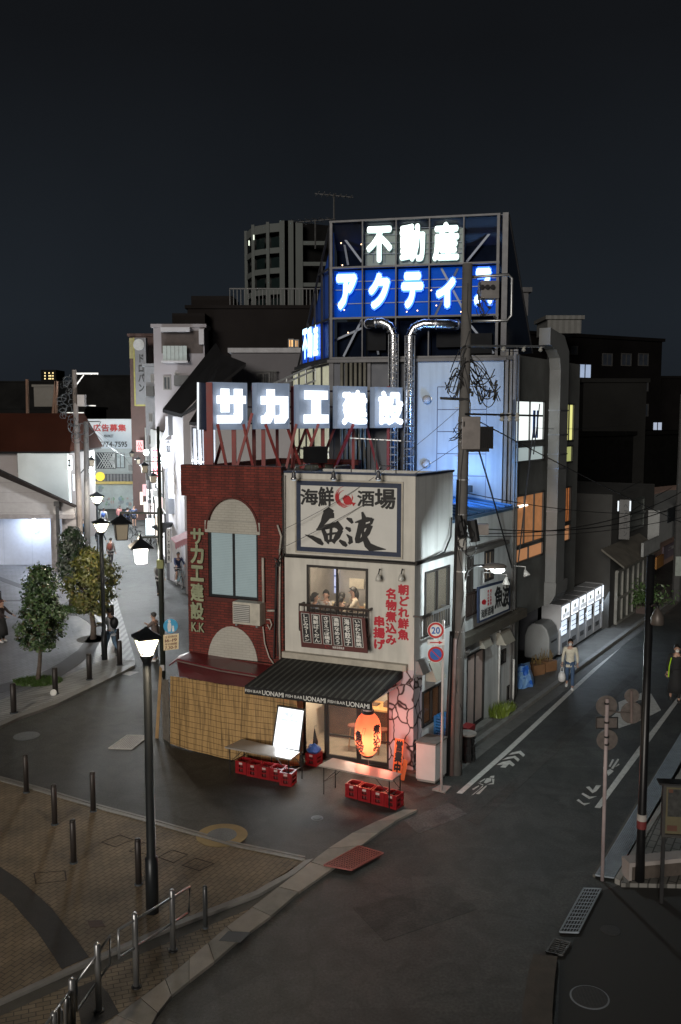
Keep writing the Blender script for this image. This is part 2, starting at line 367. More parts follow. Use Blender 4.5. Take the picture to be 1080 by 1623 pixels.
PF = Plane(C0, FD); PS = Plane(C0, SD)
angS = math.atan2(SD.y, SD.x); angF = math.atan2(FD.y, FD.x)
g = MB(); g.face([V((-400, -60, 0)), V((400, -60, 0)), V((400, 700, 0)), V((-400, 700, 0))]); struct(g.build('road', asphalt))
asph2 = mat('older_asphalt', (.045, .045, .043), .72, var=.22, sc=.8, bump=.35, bsc=80)
asph3 = mat('patched_asphalt', (.085, .088, .090), .75, var=.10, sc=.5, bump=.3, bsc=80)
cracked(asph2); cracked(asph3)
sheet('road_patch_trench', [(742, 1300), (812, 1238), (1002, 1066), (1012, 1072), (826, 1246), (757, 1308)], .0035, asph2); sheet('road_patch', [(640, 1300), (712, 1272), (742, 1290), (664, 1322)], .0035, asph3); sheet('road_patch_near', [(560, 1440), (700, 1400), (760, 1440), (610, 1492)], .0035, asph2)
# near paved square, lower left
kd = G(489, 1361)-G(237, 1300); ang1 = math.atan2(kd.y, kd.x)
pav = bricks('square_pavers', (.25, .19, .120), (.205, .155, .10), (.105, .082, .056), ang1+math.pi/2, .20, .10, .008, .75, ground=True, var=.3, bump=.8)
pav2 = bricks('walk_pavers', (.24, .19, .125), (.19, .15, .10), (.08, .064, .046), ang1+math.pi/4, .20, .10, .008, .75, ground=True, var=.3, bump=.8)
up1 = [(-420, 1150), (0, 1236), (60, 1252), (140, 1276), (237, 1302), (315, 1324), (367, 1339), (484, 1363)]
lo1 = [(-420, 1720), (0, 1583), (130, 1524), (278, 1461), (405, 1412), (425, 1400)]
slab('paved_square', up1+lo1[::-1], -.2, .050, pav)
streaks(pav, .22, (.7, .7, .7)); streaks(pav2, .22, (.9, .9, .9))
kst = mat('granite_kerb', (.22, .21, .195), .6, var=.15, sc=6)
gro = mat('gutter_concrete', (.10, .095, .085), .8, var=.2, sc=4)
def offs(line, dx, dy): return [(x+dx, y+dy) for x, y in line]
band('kerb_strip_square_edge', offs(up1, 0, -6), offs(up1, 0, -3.5), -.2, .060, kst)
band('kerb_strip_square_inner', offs(up1, 0, -2.5), offs(up1, -2, 1), -.2, .066, kst)
edge = [(484, 1363), (455, 1384), (425, 1400), (405, 1412), (278, 1461), (130, 1524), (0, 1583), (-300, 1690)]
edge2 = [(498, 1361), (466, 1386), (432, 1405), (409, 1418), (281, 1467), (132, 1530), (0, 1590), (-300, 1698)]
edge3 = [(500, 1363), (470, 1388), (436, 1408), (412, 1422), (284, 1472), (134, 1535), (0, 1595), (-300, 1703)]
edge4 = [(510, 1369), (482, 1392), (450, 1412), (418, 1432), (290, 1484), (138, 1549), (0, 1611), (-300, 1722)]
band('kerb_strip_square_front', edge, edge2, -.2, .062, kst); band('drain_channel', edge3, edge4, -.2, .018, gro)
# walk between the channel and the roadside gutter stones
g1 = [(640, 1283), (596, 1302), (559, 1320), (520, 1345), (492, 1366), (441, 1406), (400, 1438), (359, 1469), (330, 1494), (300, 1520), (262, 1552), (222, 1582), (185, 1609), (120, 1665)]
g2 = [(662, 1283), (632, 1298), (600, 1320), (574, 1340), (527, 1377), (474, 1414), (430, 1452), (381, 1488), (340, 1524), (300, 1555), (272, 1578), (250, 1606), (238, 1630), (200, 1690)]
slab('footpath_walk', edge4[2:]+[(-300, 1900), (120, 1900)]+g1[5:-1][::-1], -.2, .040, pav2)
st1 = mat('gutter_stone', (.30, .27, .235), .65, var=.2, sc=2.5, bump=.15); st2 = mat('gutter_stone_dark', (.24, .225, .20), .7, var=.25, sc=3)
mbg = MB()
for i in range(len(g1)-1):
    a, b, c, d = G(*g1[i], .05), G(*g1[i+1], .05), G(*g2[i+1], .05), G(*g2[i], .05)
    a, b, c, d = [p.lerp((a+b+c+d)/4, .018) for p in (a, b, c, d)]
    mbg.poly([V((p.x, p.y, -.1)) for p in (a, b, c, d)], V((0, 0, .15+.002*(i % 3))), m=i % 2)
struct(mbg.build('kerb_gutter_stones', [st1, st2], bevel=.006))
# the dark band set into the square
arcm = mat('dark_paver_band', (.045, .042, .040), .8, var=.25, sc=7, bump=.3)
o_ = [(-600, 1150), (-60, 1330), (0, 1374), (30, 1394), (56, 1416), (82, 1440), (100, 1463), (123, 1492), (141, 1517)]
i_ = [(-600, 1172), (-60, 1372), (0, 1415), (20, 1431), (37, 1452), (58, 1475), (74, 1499), (86, 1517), (98, 1536)]
band('paving_band', o_, i_, .045, .054, arcm)
band('paving_band_walk', [(152, 1553), (172, 1575), (189, 1606)], [(110, 1571), (122, 1590), (132, 1640)], .035, .044, arcm)
# thin slots and covers in the square
slot = mat('cover_seam', (.05, .035, .025), .8, var=.3)
def cover(name, corners, z, m, t=.02, fill=None):
    p = [G(x, y, z) for x, y in corners]; mb = MB(); n = len(p); c = sum(p, V((0, 0, 0)))/n
    for i in range(n):
        a, b = p[i], p[(i+1) % n]; ai, bi = a+(c-a).normalized()*t*1.4, b+(c-b).normalized()*t*1.4
        mb.poly([a, b, bi, ai], V((0, 0, .003)))
    o = mb.build(name, m); struct(o)
for q in ([(250, 1359), (273, 1347), (299, 1355), (275, 1368)], [(288, 1372), (310, 1360), (340, 1369), (317, 1381)], [(204, 1350), (228, 1335), (255, 1345), (235, 1355)], [(53, 1384), (104, 1380), (106, 1396), (56, 1402)], [(160, 1335), (190, 1323), (212, 1331), (182, 1343)]):
    cover('ground_cover_seam', q, .051, slot)
mb = MB(); mb.poly([G(x, y, .051) for x, y in [(139, 1460), (161, 1459), (167, 1469), (143, 1471)]], V((0, 0, .004))); struct(mb.build('ground_cover_plate', mat('rusty_plate', (.09, .05, .035), .7, var=.4, sc=12)))
# manholes and gratings
irn = mat('manhole_iron', (.16, .17, .18), .5, .6, var=.35, sc=30, bump=.8, bsc=45)
def manhole(px, py, r, z, label, ring=None, rr=0):
    c = G(px, py, z); t = thing('manhole_cover', label, 'manhole cover', c)
    mb = MB(); disc(mb, c, r, z, .010); mb.build('lid', irn if px < 900 else mat('lid_dark', (.035, .035, .035), .7, var=.4, sc=20), t)
    mb = MB()
    for k in range(9):
        x = -r*.8+k*r*.2; L = math.sqrt(max(r*r*.8-x*x, .001))
        mb.box(c+V((x, -L, .010)), V((.018, 0, 0)), V((0, 2*L, 0)), V((0, 0, .004)))
    mb.build('tread_bar', irn if px < 900 else MC['lid_dark'], t)
    if ring: mb = MB(); disc(mb, c, rr, z, .004, 36); mb.build('collar', ring, t)
manhole(352, 1324, .30, .052, 'round iron manhole in a tan concrete ring at the edge of the paved square', mat('tan_ring', (.30, .22, .10), .8, var=.2), .52)
manhole(42, 1167, .34, .004, 'bluish round manhole cover in the dark side road before the bollards')
manhole(935, 1581, .26, .004, 'round manhole with a bright rim on the dark ground at bottom right', mat('pale_rim', (.22, .24, .26), .5, var=.1), .285)
manhole(968, 1475, .16, .004, 'small dark manhole right of the wire drain grating')
manhole(503, 1297, .10, .004, 'tiny round valve cover in the asphalt in front of the tables', mat('pale_rim2', (.2, .21, .22), .5, var=.1), .13)
def grating(name, label, q, z, m, nx, ny, fm, cat='grating', tb=.008):
    p = [G(x, y, z) for x, y in q]; c = sum(p, V((0, 0, 0)))/4; t = thing(name, label, cat, c)
    L = lambda u, v: p[0].lerp(p[1], u).lerp(p[3].lerp(p[2], u), v)
    mb = MB(); mb.poly([p_+V((0, 0, .001)) for p_ in p], V((0, 0, .002))); mb.build('pit', fm, t)
    mb = MB()
    for i in range(nx+1): mb.tube([L(i/nx, 0)+V((0, 0, .008)), L(i/nx, 1)+V((0, 0, .008))], tb if 0 < i < nx else .018, 4)
    for j in range(ny+1): mb.tube([L(0, j/ny)+V((0, 0, .010)), L(1, j/ny)+V((0, 0, .010))], tb if 0 < j < ny else .018, 4)
    mb.build('bar', m, t); return t
gpale = mat('pale_grating', (.42, .40, .37), .55, .2, var=.2, sc=8); gdark = mat('pit_dark', (.03, .03, .03), .9, var=.2)
grating('road_grating', 'pale latticed drain grating in the side road left of the reed fence', [(172, 1187), (202, 1166), (236, 1167), (209, 1188)], .003, gpale, 14, 10, mat('pit_mid', (.14, .13, .12), .9, var=.2))
grating('road_grating', 'diamond patterned red drain cover beside the gutter stones', [(514, 1372), (569, 1342), (608, 1353), (558, 1380)], .055, mat('red_grating', (.30, .10, .09), .5, .2, var=.2), 13, 11, mat('pit_red', (.07, .03, .03), .9, var=.2))  # the red lies in the bar and pit colours themselves
sheet('ground_cover_sheet', [(189, 1068), (205, 1064), (221, 1065), (206, 1071)], .004, mat('pale_cover', (.42, .42, .42), .7, var=.1))
sheet('road_drain_dark', [(347, 1491), (362, 1476), (398, 1478), (381, 1494)], .058, mat('drain_slate', (.06, .07, .08), .6, var=.2))
# far plaza on the left
kd2 = G(166, 1078)-G(30, 1134)
pl3 = bricks('plaza_pavers', (.23, .23, .245), (.19, .19, .205), (.11, .11, .12), math.atan2(kd2.y, kd2.x), .30, .15, .010, .5, ground=True, var=.18, bump=.3)
pl4 = bricks('walk_slabs', (.36, .355, .34), (.32, .315, .30), (.16, .155, .15), math.atan2(kd2.y, kd2.x)+math.pi/2, .60, .15, .012, .7, ground=True, var=.15, off=0)
front3 = [(-300, 1235), (0, 1148), (30, 1134), (89, 1113), (166, 1076), (214, 1051)]
slab('plaza_paving', front3+[(213, 1042), (203, 1008), (190, 968), (181, 930), (152, 884), (126, 862), (100, 850), (0, 850), (-300, 850)], -.2, .060, pl3)
band('plaza_walk', offs(front3, 0, -4), [(-300, 1180), (0, 1110), (30, 1098), (89, 1078), (150, 1052), (184, 1040)], .055, .066, pl4)
band('plaza_kerb', offs(front3, 0, 3), offs(front3, 0, -4), -.2, .085, kst)
band('plaza_step_path', [(214, 1047), (203, 1008), (190, 966), (181, 930)], [(196, 1047), (189, 1008), (181, 966), (175, 930)], .05, .072, stripes('step_strips', (.30, .30, .30), (.16, .16, .165), RT, .22, .5))
arc2 = mat('plaza_dark_band', (.13, .13, .14), .7, var=.15, sc=5)
band('plaza_band', [(163, 1010), (148, 1035), (122, 1055), (92, 1075), (20, 1093), (-80, 1120)], [(145, 1003), (124, 1030), (96, 1050), (60, 1070), (12, 1082), (-80, 1106)], .055, .070, arc2)
band('plaza_band_upper', [(163, 1010), (162, 990), (150, 978), (132, 972), (112, 971)], [(148, 1008), (148, 996), (138, 984), (124, 976), (108, 974)], .055, .0695, arc2)
band('plaza_band_far', [(-60, 905), (0, 914), (30, 925), (70, 934)], [(-60, 910), (0, 920), (30, 931), (70, 940)], .055, .0685, arc2)
band('plaza_band_thin', [(-60, 951), (0, 951), (80, 950)], [(-60, 953), (0, 953), (80, 952)], .055, .0684, arc2)
# right road: lines, kerbs
def line(name, L, R_): return band(name, L, R_, .0, .004, line_paint)
line('road_marking_left_line', [(724, 1257), (800, 1190), (900, 1097), (1022, 986), (1080, 936), (1160, 868)], [(733, 1258), (809, 1191), (907, 1098), (1027, 987), (1085, 938), (1165, 870)])
line('road_marking_right_line', [(943, 1280), (1019, 1176), (1069, 1112), (1110, 1062), (1180, 975)], [(952, 1281), (1029, 1177), (1073, 1116), (1116, 1064), (1186, 978)])
line('road_marking_dash', [(972, 1005), (1010, 980)], [(977, 1007), (1013, 982)])
sheet('road_marking_light_patch', [(918, 1046), (928, 1036), (944, 1037), (933, 1047)], .004, mat('pale_cover', (.42, .42, .42)))
def paint(name, polys):
    mb = MB()
    for q in polys: mb.poly([G(x, y, .001) for x, y in q], V((0, 0, .004)))
    return struct(mb.build(name, line_paint))
z2 = lambda L: [(700+x/6.75, 1160+y/6.75) for x, y in L]
paint('road_marking_chevrons', [z2([(718, 250), (760, 222), (848, 205), (895, 248), (875, 268), (830, 230)]), z2([(650, 302), (710, 272), (790, 258), (838, 298), (820, 320), (775, 280)]), z2([(592, 355), (650, 325), (735, 308), (786, 352), (765, 372), (725, 345), (685, 385), (630, 380), (665, 350)])])
paint('road_marking_bicycle', [z2(q) for q in ([(512, 490), (530, 475), (568, 472), (562, 495)], [(455, 545), (485, 498), (535, 500), (530, 530), (480, 552)], [(540, 500), (568, 508), (560, 560), (490, 565), (548, 548)], [(408, 535), (468, 500), (472, 508), (415, 545)], [(322, 680), (400, 620), (440, 578), (446, 584), (345, 672)], [(370, 665), (480, 575), (486, 582), (405, 668)], [(328, 615), (400, 575), (404, 582), (345, 622)], [(388, 545), (450, 568), (445, 575)])])
z7 = lambda L: [(860+x/4.636, 1050+y/4.636) for x, y in L]
paint('road_marking_chevrons_near', [z7(q) for q in ([(322, 918), (345, 912), (372, 940), (395, 905), (432, 905), (400, 945), (370, 962)], [(288, 968), (300, 960), (350, 988), (400, 985), (345, 1005)], [(252, 1015), (268, 1006), (302, 1036), (352, 1034), (310, 1052)])])
paint('road_marking_bicycle_near', [z7(q) for q in ([(470, 800), (500, 785), (525, 800), (485, 835)], [(505, 780), (555, 708), (565, 715), (520, 785)], [(488, 765), (515, 712), (528, 716), (500, 770)], [(535, 770), (562, 745), (568, 752)], [(447, 770), (470, 790), (462, 810), (450, 800)])])
z8 = lambda L: [(930+x/7.2, 1070+y/7.2) for x, y in L]
mbm = MB()
oo = z8([(290, 475), (370, 608), (620, 520), (852, 402), (740, 215), (668, 190), (470, 270), (365, 312), (375, 405)]); ii = z8([(395, 445), (440, 520), (600, 455), (655, 420), (690, 330), (655, 280), (590, 290), (490, 340), (420, 380)])
for k in range(9):
    q = [G(*oo[k], .001), G(*oo[(k+1) % 9], .001), G(*ii[(k+1) % 9], .001), G(*ii[k], .001)]; mbm.poly(q, V((0, 0, .004)))
struct(mbm.build('road_marking_diamond', line_paint))
# pavement along the building, right road
def along(u0, u1, o0, o1, z1, name, m, pl=PS):
    mb = MB(); mb.box(pl.P(u0, -.2, o0), pl.u*(u1-u0), pl.n*(o1-o0), V((0, 0, z1+.2))); return struct(mb.build(name, m))
along(-.2, 40, -.4, .42, .06, 'pavement_strip', mat('pavement_concrete', (.13, .125, .115), .85, var=.25, sc=3, bump=.3))
mb = MB()
for i in range(62): mb.box(PS.P(.1+i*.62, -.1, .425), PS.u*.60, PS.n*.15, V((0, 0, .20)))
struct(mb.build('kerb_blocks', mat('kerb_concrete', (.20, .20, .19), .8, var=.2, sc=5)))
mb = MB()
for i in range(42): mb.box(PS.P(.5+i*.92, .0, .58), PS.u*.9, PS.n*.34, V((0, 0, .006+.001*(i % 2))))
struct(mb.build('gutter_slabs', mat('gutter_grey', (.11, .11, .105), .8, var=.2, sc=4)))
# right side pavement with wire drain gratings
rp = bricks('right_pavers', (.20, .195, .18), (.165, .16, .15), (.05, .05, .045), math.atan2((G(1060, 1112)-G(950, 1290)).y, (G(1060, 1112)-G(950, 1290)).x), .30, .15, .014, .8, ground=True, var=.25)
slab('pavement_right', [(985, 1400), (1000, 1363), (1030, 1310), (1062, 1255), (1100, 1195), (1180, 1085), (1400, 1085), (1400, 1400), (1080, 1402)], -.2, .08, rp)
band('kerb_right_inner', [(975, 1392), (1040, 1285), (1100, 1185), (1180, 1070)], [(983, 1396), (1047, 1288), (1107, 1188), (1188, 1073)], -.2, .10, concrete)
band('kerb_right_outer', [(940, 1386), (1002, 1283), (1060, 1192), (1100, 1130), (1180, 1018)], [(944, 1387), (1006, 1285), (1064, 1194), (1104, 1132), (1184, 1021)], -.2, .055, gro)
gm = mat('wire_grating', (.24, .28, .32), .6, 0, var=.2, sc=5)
grating('drain_grating', 'long bluish wire drain grating along the right hand pavement', [(945, 1388), (1098, 1134), (1117, 1142), (973, 1392)], .050, gm, 170, 9, mat('pit_blue', (.085, .10, .115), .8, var=.2), tb=.013)
grating('drain_grating', 'short wire drain grating with bright cross bars in front of the sign pole', [(888, 1478), (926, 1409), (953, 1410), (917, 1479)], .030, gm, 12, 6, gdark)
grating('drain_grating', 'small dark drain grating below the wire grating', [(866, 1510), (880, 1489), (905, 1495), (892, 1515)], .030, mat('grating_dark', (.10, .10, .10), .6, .4), 7, 2, gdark)
band('kerb_corner_dark', [(846, 1512), (838, 1540), (828, 1600), (826, 1680)], [(884, 1516), (880, 1550), (876, 1600), (876, 1680)], -.1, .09, mat('dark_kerb', (.075, .065, .055), .85, var=.3, sc=4, bump=.3))
slab('ground_dark_corner', [(888, 1512), (905, 1500), (955, 1412), (985, 1402), (1300, 1402), (1300, 1800), (880, 1800)], -.1, .003, mat('dark_ground', (.028, .028, .027), .8, var=.15))
# ================================================================ the corner bar building
def solve_off(pl, px, py, u, a=0.0, b=4.0):
    f = lambda o: pl.uz(px, py, o)[0]-u
    for _ in range(50):
        m_ = (a+b)/2
        if (f(a) > 0) != (f(m_) > 0): b = m_
        else: a = m_
    return (a+b)/2
bar = thing('bar_building', 'two storey cream corner bar with a tall signboard parapet and dark awning', 'building', C0)
trim = mat('dark_trim', (.030, .027, .026), .5, .1, var=.2)
fr = PF.R(452, 660, 752, 1225); ZT = fr[3]; U0 = fr[0]
W1 = PF.R(487, 584, 898, 973); DR = PF.R(480, 617, 1086, 1211)
DR = (DR[0], DR[1], 0.0, DR[3])
D2 = 2.9   # how deep the tall front block runs along the side street
zf = PF.uz(560, 1052)[1]
mb = MB(); wallgrid(mb, PF, (U0, 0, zf, ZT), [W1], .12)
mb.build('front_wall', white_paint, bar)
mural = None
def mural_mat():
    m = bpy.data.materials.new('painted_stones'); m.use_nodes = True; t = m.node_tree; b = t.nodes['Principled BSDF']; b.inputs['Roughness'].default_value = .7
    g_ = t.nodes.new('ShaderNodeNewGeometry'); mp = t.nodes.new('ShaderNodeMapping'); mp.inputs['Scale'].default_value = (1.3, 1.3, .95)
    nz = t.nodes.new('ShaderNodeTexNoise'); nz.inputs['Scale'].default_value = 2.2; t.links.new(g_.outputs['Position'], nz.inputs['Vector'])
    ad = t.nodes.new('ShaderNodeMix'); ad.data_type = 'VECTOR'; ad.inputs[0].default_value = .22; t.links.new(g_.outputs['Position'], ad.inputs[4]); t.links.new(nz.outputs['Color'], ad.inputs[5])
    t.links.new(ad.outputs[1], mp.inputs['Vector'])
    v1 = t.nodes.new('ShaderNodeTexVoronoi'); v1.feature = 'DISTANCE_TO_EDGE'; v1.inputs['Scale'].default_value = 3.0; t.links.new(mp.outputs[0], v1.inputs['Vector'])
    v2 = t.nodes.new('ShaderNodeTexVoronoi'); v2.inputs['Scale'].default_value = 3.0; t.links.new(mp.outputs[0], v2.inputs['Vector'])
    r1 = t.nodes.new('ShaderNodeValToRGB'); r1.color_ramp.elements[0].position = .02; r1.color_ramp.elements[0].color = (.06, .035, .035, 1); r1.color_ramp.elements[1].position = .065; r1.color_ramp.elements[1].color = (1, 1, 1, 1)
    t.links.new(v1.outputs['Distance'], r1.inputs[0])
    r2 = t.nodes.new('ShaderNodeValToRGB'); r2.color_ramp.elements[0].color = (.42, .36, .42, 1); r2.color_ramp.elements[1].color = (.62, .60, .62, 1)
    t.links.new(v2.outputs['Color'], r2.inputs[0])
    mx = t.nodes.new('ShaderNodeMix'); mx.data_type = 'RGBA'; mx.blend_type = 'MULTIPLY'; mx.inputs[0].default_value = 1
    t.links.new(r2.outputs[0], mx.inputs[6]); t.links.new(r1.outputs[0], mx.inputs[7]); t.links.new(mx.outputs[2], b.inputs['Base Color'])
    return m
mural = mural_mat()
mb = MB(); wallgrid(mb, PF, (U0, DR[1], 0, zf), [(DR[0], DR[1], 0, DR[3])], .12)
mb.build('shopfront_wall', white_paint, bar)
mb = MB(); mb.bx(PF, (DR[1], -.003, 0, zf), 0.0, -.14); mb.build('painted_pillar', mural, bar)
# side walls: tall block then lower block
S_end = PS.uz(815, 1113)[0]; D1 = PS.uz(717, 880)[0]
sW1 = PS.R(673, 712, 901, 998); sWin = PS.R(669, 699, 1089, 1145)
side_ground_top = PS.uz(700, 1040)[1]
mb = MB(); wallgrid(mb, PS, (0, D1, zf-.2, ZT), [sW1], .12, -.004); mb.build('side_wall', side_paint, bar)
mur_u = PS.uz(669, 1150)[0]
mb = MB(); wallgrid(mb, PS, (0, mur_u, 0, zf-.2), [], .12, -.004); mb.build('painted_side_pillar', mural, bar)
mb = MB(); wallgrid(mb, PS, (mur_u, D1, 0, zf-.2), [sWin], .12, -.004); mb.build('side_ground_wall', side_paint, bar)
zl = PS.uz(780, 814)[1]
w2 = PS.R(738.5, 749, 882, 974); w3 = PS.R(768, 782, 872, 920); dd = PS.R(740, 767.5, 1033, 1141); dd = (dd[0], dd[1], .12, dd[3]); w4 = PS.R(792, 801, 1030, 1052); w5 = PS.R(803.5, 809, 1086, 1108)
sv = PS.uz(720, 1050)[0]
mb = MB(); wallgrid(mb, PS, (D1, S_end, 0, zl), [w2, w3, dd, w4, w5], .12, -.004); mb.build('rear_side_wall', side_paint, bar)
# roofs and hidden walls
bk = PF.P(U0, 0, -D2)
mb = MB(); mb.poly([PF.P(U0, ZT-.55, -.12), PF.P(-.05, ZT-.55, -.12), PS.P(D1, ZT-.55, -.13), PS.P(D1, ZT-.55, -.13)+FD*U0], V((0, 0, .1))); mb.build('roof', dark_metal, bar)
mb = MB(); mb.box(PS.P(D1, zl-.2, -.12), -PS.u*.12, -PS.n*.1+FD*(U0+.1), V((0, 0, ZT-zl+.2))); mb.build('rear_parapet', white_paint, bar)
bluer = mat('blue_metal_roof', (.05, .16, .35), .45, .2, var=.2, sc=4)
mb = MB(); a_, b_ = PS.P(D1+.02, zl+.02, -.10), PS.P(S_end, zl+.02, -.10); ww = -PS.n*3.4+V((0, 0, .42))
mb.poly([a_, b_, b_+ww, a_+ww], V((0, 0, .05)))
for i in range(9): p_ = a_.lerp(b_, (i+.5)/9); mb.tube([p_+V((0, 0, .07)), p_+ww+V((0, 0, .07))], .03, 4)
mb.build('blue_lean_roof', bluer, bar)
mb = MB(); mb.bx(PS, (D1, S_end+.03, zl-.02, zl+.05), .03, -.14); mb.build('roof_edge', mat('blue_edge', (.08, .15, .25), .5), bar)
mb = MB(); mb.bx(PF, (U0, .03, ZT, ZT+.05), .03, -.15); mb.bx(PS, (-.03, D1+.02, ZT+.001, ZT+.049), .031, -.15); mb.build('parapet_cap', mat('cap_dark_blue', (.035, .05, .09), .4, .3), bar)
# floor band (black ledge above the window) with cable
zb = PF.uz(560, 886)[1]
mb = MB(); mb.bx(PF, (U0, .07, zb-.05, zb+.03), .07, .002); mb.bx(PS, (-.065, D1, zb-.049, zb+.029), .068, .002); mb.build('ledge', trim, bar)
# window in the front, upper room
wood = mat('warm_wood', (.32, .17, .075), .5, var=.3, sc=4)
def window(parent, pl, r, t=.05, o=-.02, mull=1, pane=None, name='window', fm=trim, d=.05, rows=0, curtain=None):
    mb = MB(); mb.frame(pl, r, t, o+d, o-.04)
    u0, u1, z0, z1 = r
    for i in range(mull): c = u0+(u1-u0)*(i+1)/(mull+1); mb.bx(pl, (c-t*.45, c+t*.45, z0+t, z1-t), o+d-.012, o-.035)
    for i in range(rows): c = z0+(z1-z0)*(i+1)/(rows+1); mb.bx(pl, (u0+t, u1-t, c-t*.3, c+t*.3), o+d-.014, o-.033)
    w_ = mb.build(name, fm, parent)
    if pane: mb = MB(); mb.bx(pl, (u0+t*.7, u1-t*.7, z0+t*.7, z1-t*.7), o-.005, o-.015); mb.build('pane', pane, w_)
    if curtain: mb = MB(); mb.bx(pl, (u0+t*.7, u1-t*.7, z0+t*.7, z1-t*.7), o-.05, o-.06); mb.build('curtain', curtain, w_)
    return w_
clear = glassm('clear_glass', (.5, .5, .5), .07)
window(bar, PF, W1, .06, -.02, 1, clear)
# upper room shell
def room(parent, pl, r, depth, wallm, floorm, name='room'):
    u0, u1, z0, z1 = r
    mb = MB(); e_ = .02
    mb.bx(pl, (u0-e_, u1+e_, z0, z1), -depth, -depth-.05); mb.bx(pl, (u0-e_-.05, u0-e_, z0, z1), -.125, -depth); mb.bx(pl, (u1+e_, u1+e_+.05, z0, z1), -.125, -depth)
    mb.bx(pl, (u0-e_, u1+e_, z1, z1+.05), -.125, -depth)
    o = mb.build(name, wallm, parent)
    mb = MB(); mb.bx(pl, (u0-e_, u1+e_, z0-.05, z0), -.125, -depth); mb.build('room_floor', floorm, parent); return o
rm = (max(U0+.1, W1[0]-.2), W1[1]+.25, W1[2]-.75, W1[3]+.12)
room(bar, PF, rm, 2.3, mat('room_plaster', (.40, .38, .35), .8, var=.1), wood)
lamp('upper_room_light', 'POINT', PF.P((W1[0]+W1[1])/2+.2, W1[3]-.02, -.55), 50, (1, .84, .64), .12)
mb = MB(); ps_ = PF.R(510, 522, 899, 938, -2.2); mb.bx(PF, ps_, -2.2, -2.21); q_ = PF.R(524, 536, 900, 940, -2.2); mb.bx(PF, q_, -2.19, -2.20)
mb.build('blue_poster', stripes('poster_rows', (.15, .20, .45), (.45, .50, .75), (0, 0, 1), .30, .15, emit=.8), bar)
mb = MB(); q_ = PF.R(554, 577, 917, 933, -2.2); mb.bx(PF, q_, -2.2, -2.21); mb.build('wall_notice', mat('cream_paper', (.7, .62, .48), .8), bar)
rail_m = mat('balcony_rail', (.035, .022, .018), .5, .2)
def railing(name, pl, x0, x1, yt, yb, off, n, t=.03, parent=None, mm=None):
    r = pl.R(x0, x1, yt, yb, off); mb = MB(); u0, u1, z0, z1 = r
    mb.bx(pl, (u0, u1, z1-.06, z1), off+.025, off-.025); mb.bx(pl, (u0, u1, z0, z0+.04), off+.02, off-.02)
    for i in range(n+1): c = u0+(u1-u0)*i/n; mb.bx(pl, (c-t/2, c+t/2, z0+.04, z1-.06), off+.012, off-.012)
    mb.bx(pl, (u0, u0+.04, z1-.05, z1-.01), off, 0.0); mb.bx(pl, (u1-.04, u1, z1-.05, z1-.01), off, 0.0)
    return mb.build(name, mm or rail_m, parent)
railing('balcony_railing', PF, 474.5, 585, 961, 1005, .26, 13, .022, bar)
# the awning
aw_u = (PF.uz(452, 1039)[0]+.0, PF.uz(640, 1060)[0]); z_top = PF.uz(545, 1050)[1]
o_r = solve_off(PF, 590, 1113, aw_u[1]); z_bot = PF.uz(496, 1101, o_r)[1]
aml = stripes('awning_cloth', (.010, .011, .011), (.075, .080, .075), FD, .155, .62, .8, .2)
mb = MB(); mb.box(PF.P(aw_u[0], z_top, .08), FD*(aw_u[1]-aw_u[0]), PF.n*(o_r-.08)+V((0, 0, z_bot-z_top)), V((0, 0, -.02))+PF.n*-.01); aw = mb.build('awning', aml, bar)
cloth_b = mat('awning_black', (.012, .012, .013), .8, var=.2)
mb = MB(); vh = .19; mb.bx(PF, (aw_u[0], aw_u[1], z_bot-vh, z_bot-.01), o_r+.004, o_r-.008); mb.build('valance', cloth_b, aw)
mb = MB()
for k in (0, 1):
    u = aw_u[k]; s_ = -1 if k else 1
    MB().tube([PF.P(u+s_*.05, z_top-.35, .05), PF.P(u+s_*.05, z_bot-.02, o_r-.03)], .018, 5).build('awning_arm', steel, aw)
mb = MB(); mb.poly([PF.P(aw_u[1]-.003, z_top-.02, .09), PF.P(aw_u[1]-.003, z_bot-.03, o_r-.01), PF.P(aw_u[1]-.003, z_bot-.03, o_r-.03), PF.P(aw_u[1]-.003, z_top-.2, .09)], FD*.003); mb.build('awning_side', cloth_b, aw)
txm = glow('awning_lettering', (.62, .62, .60), .06)
mb = MB(); Pf = uz_text_P(PF); L_ = aw_u[1]-aw_u[0]; wd = L_/3.02
for k in range(3):
    u = aw_u[0]+.01+k*wd; mb = MB()
    htext(mb, 'FISH BAR', Pf, (u, u+wd*.41, z_bot-vh+.055, z_bot-.07), .006, 0, o_r+.006)
    htext(mb, 'UONAMI', Pf, (u+wd*.425, u+wd*.96, z_bot-vh+.035, z_bot-.05), .016, 0, o_r+.006); mb.build('awning_lettering', txm, aw)
mb = MB(); mb.bx(PF, (aw_u[0]-.02, aw_u[1]+.12, z_top-.02, z_top+.14), .16, .0); mb.build('awning_case', mat('cream_case', (.45, .42, .36), .6), bar, bevel=.02)
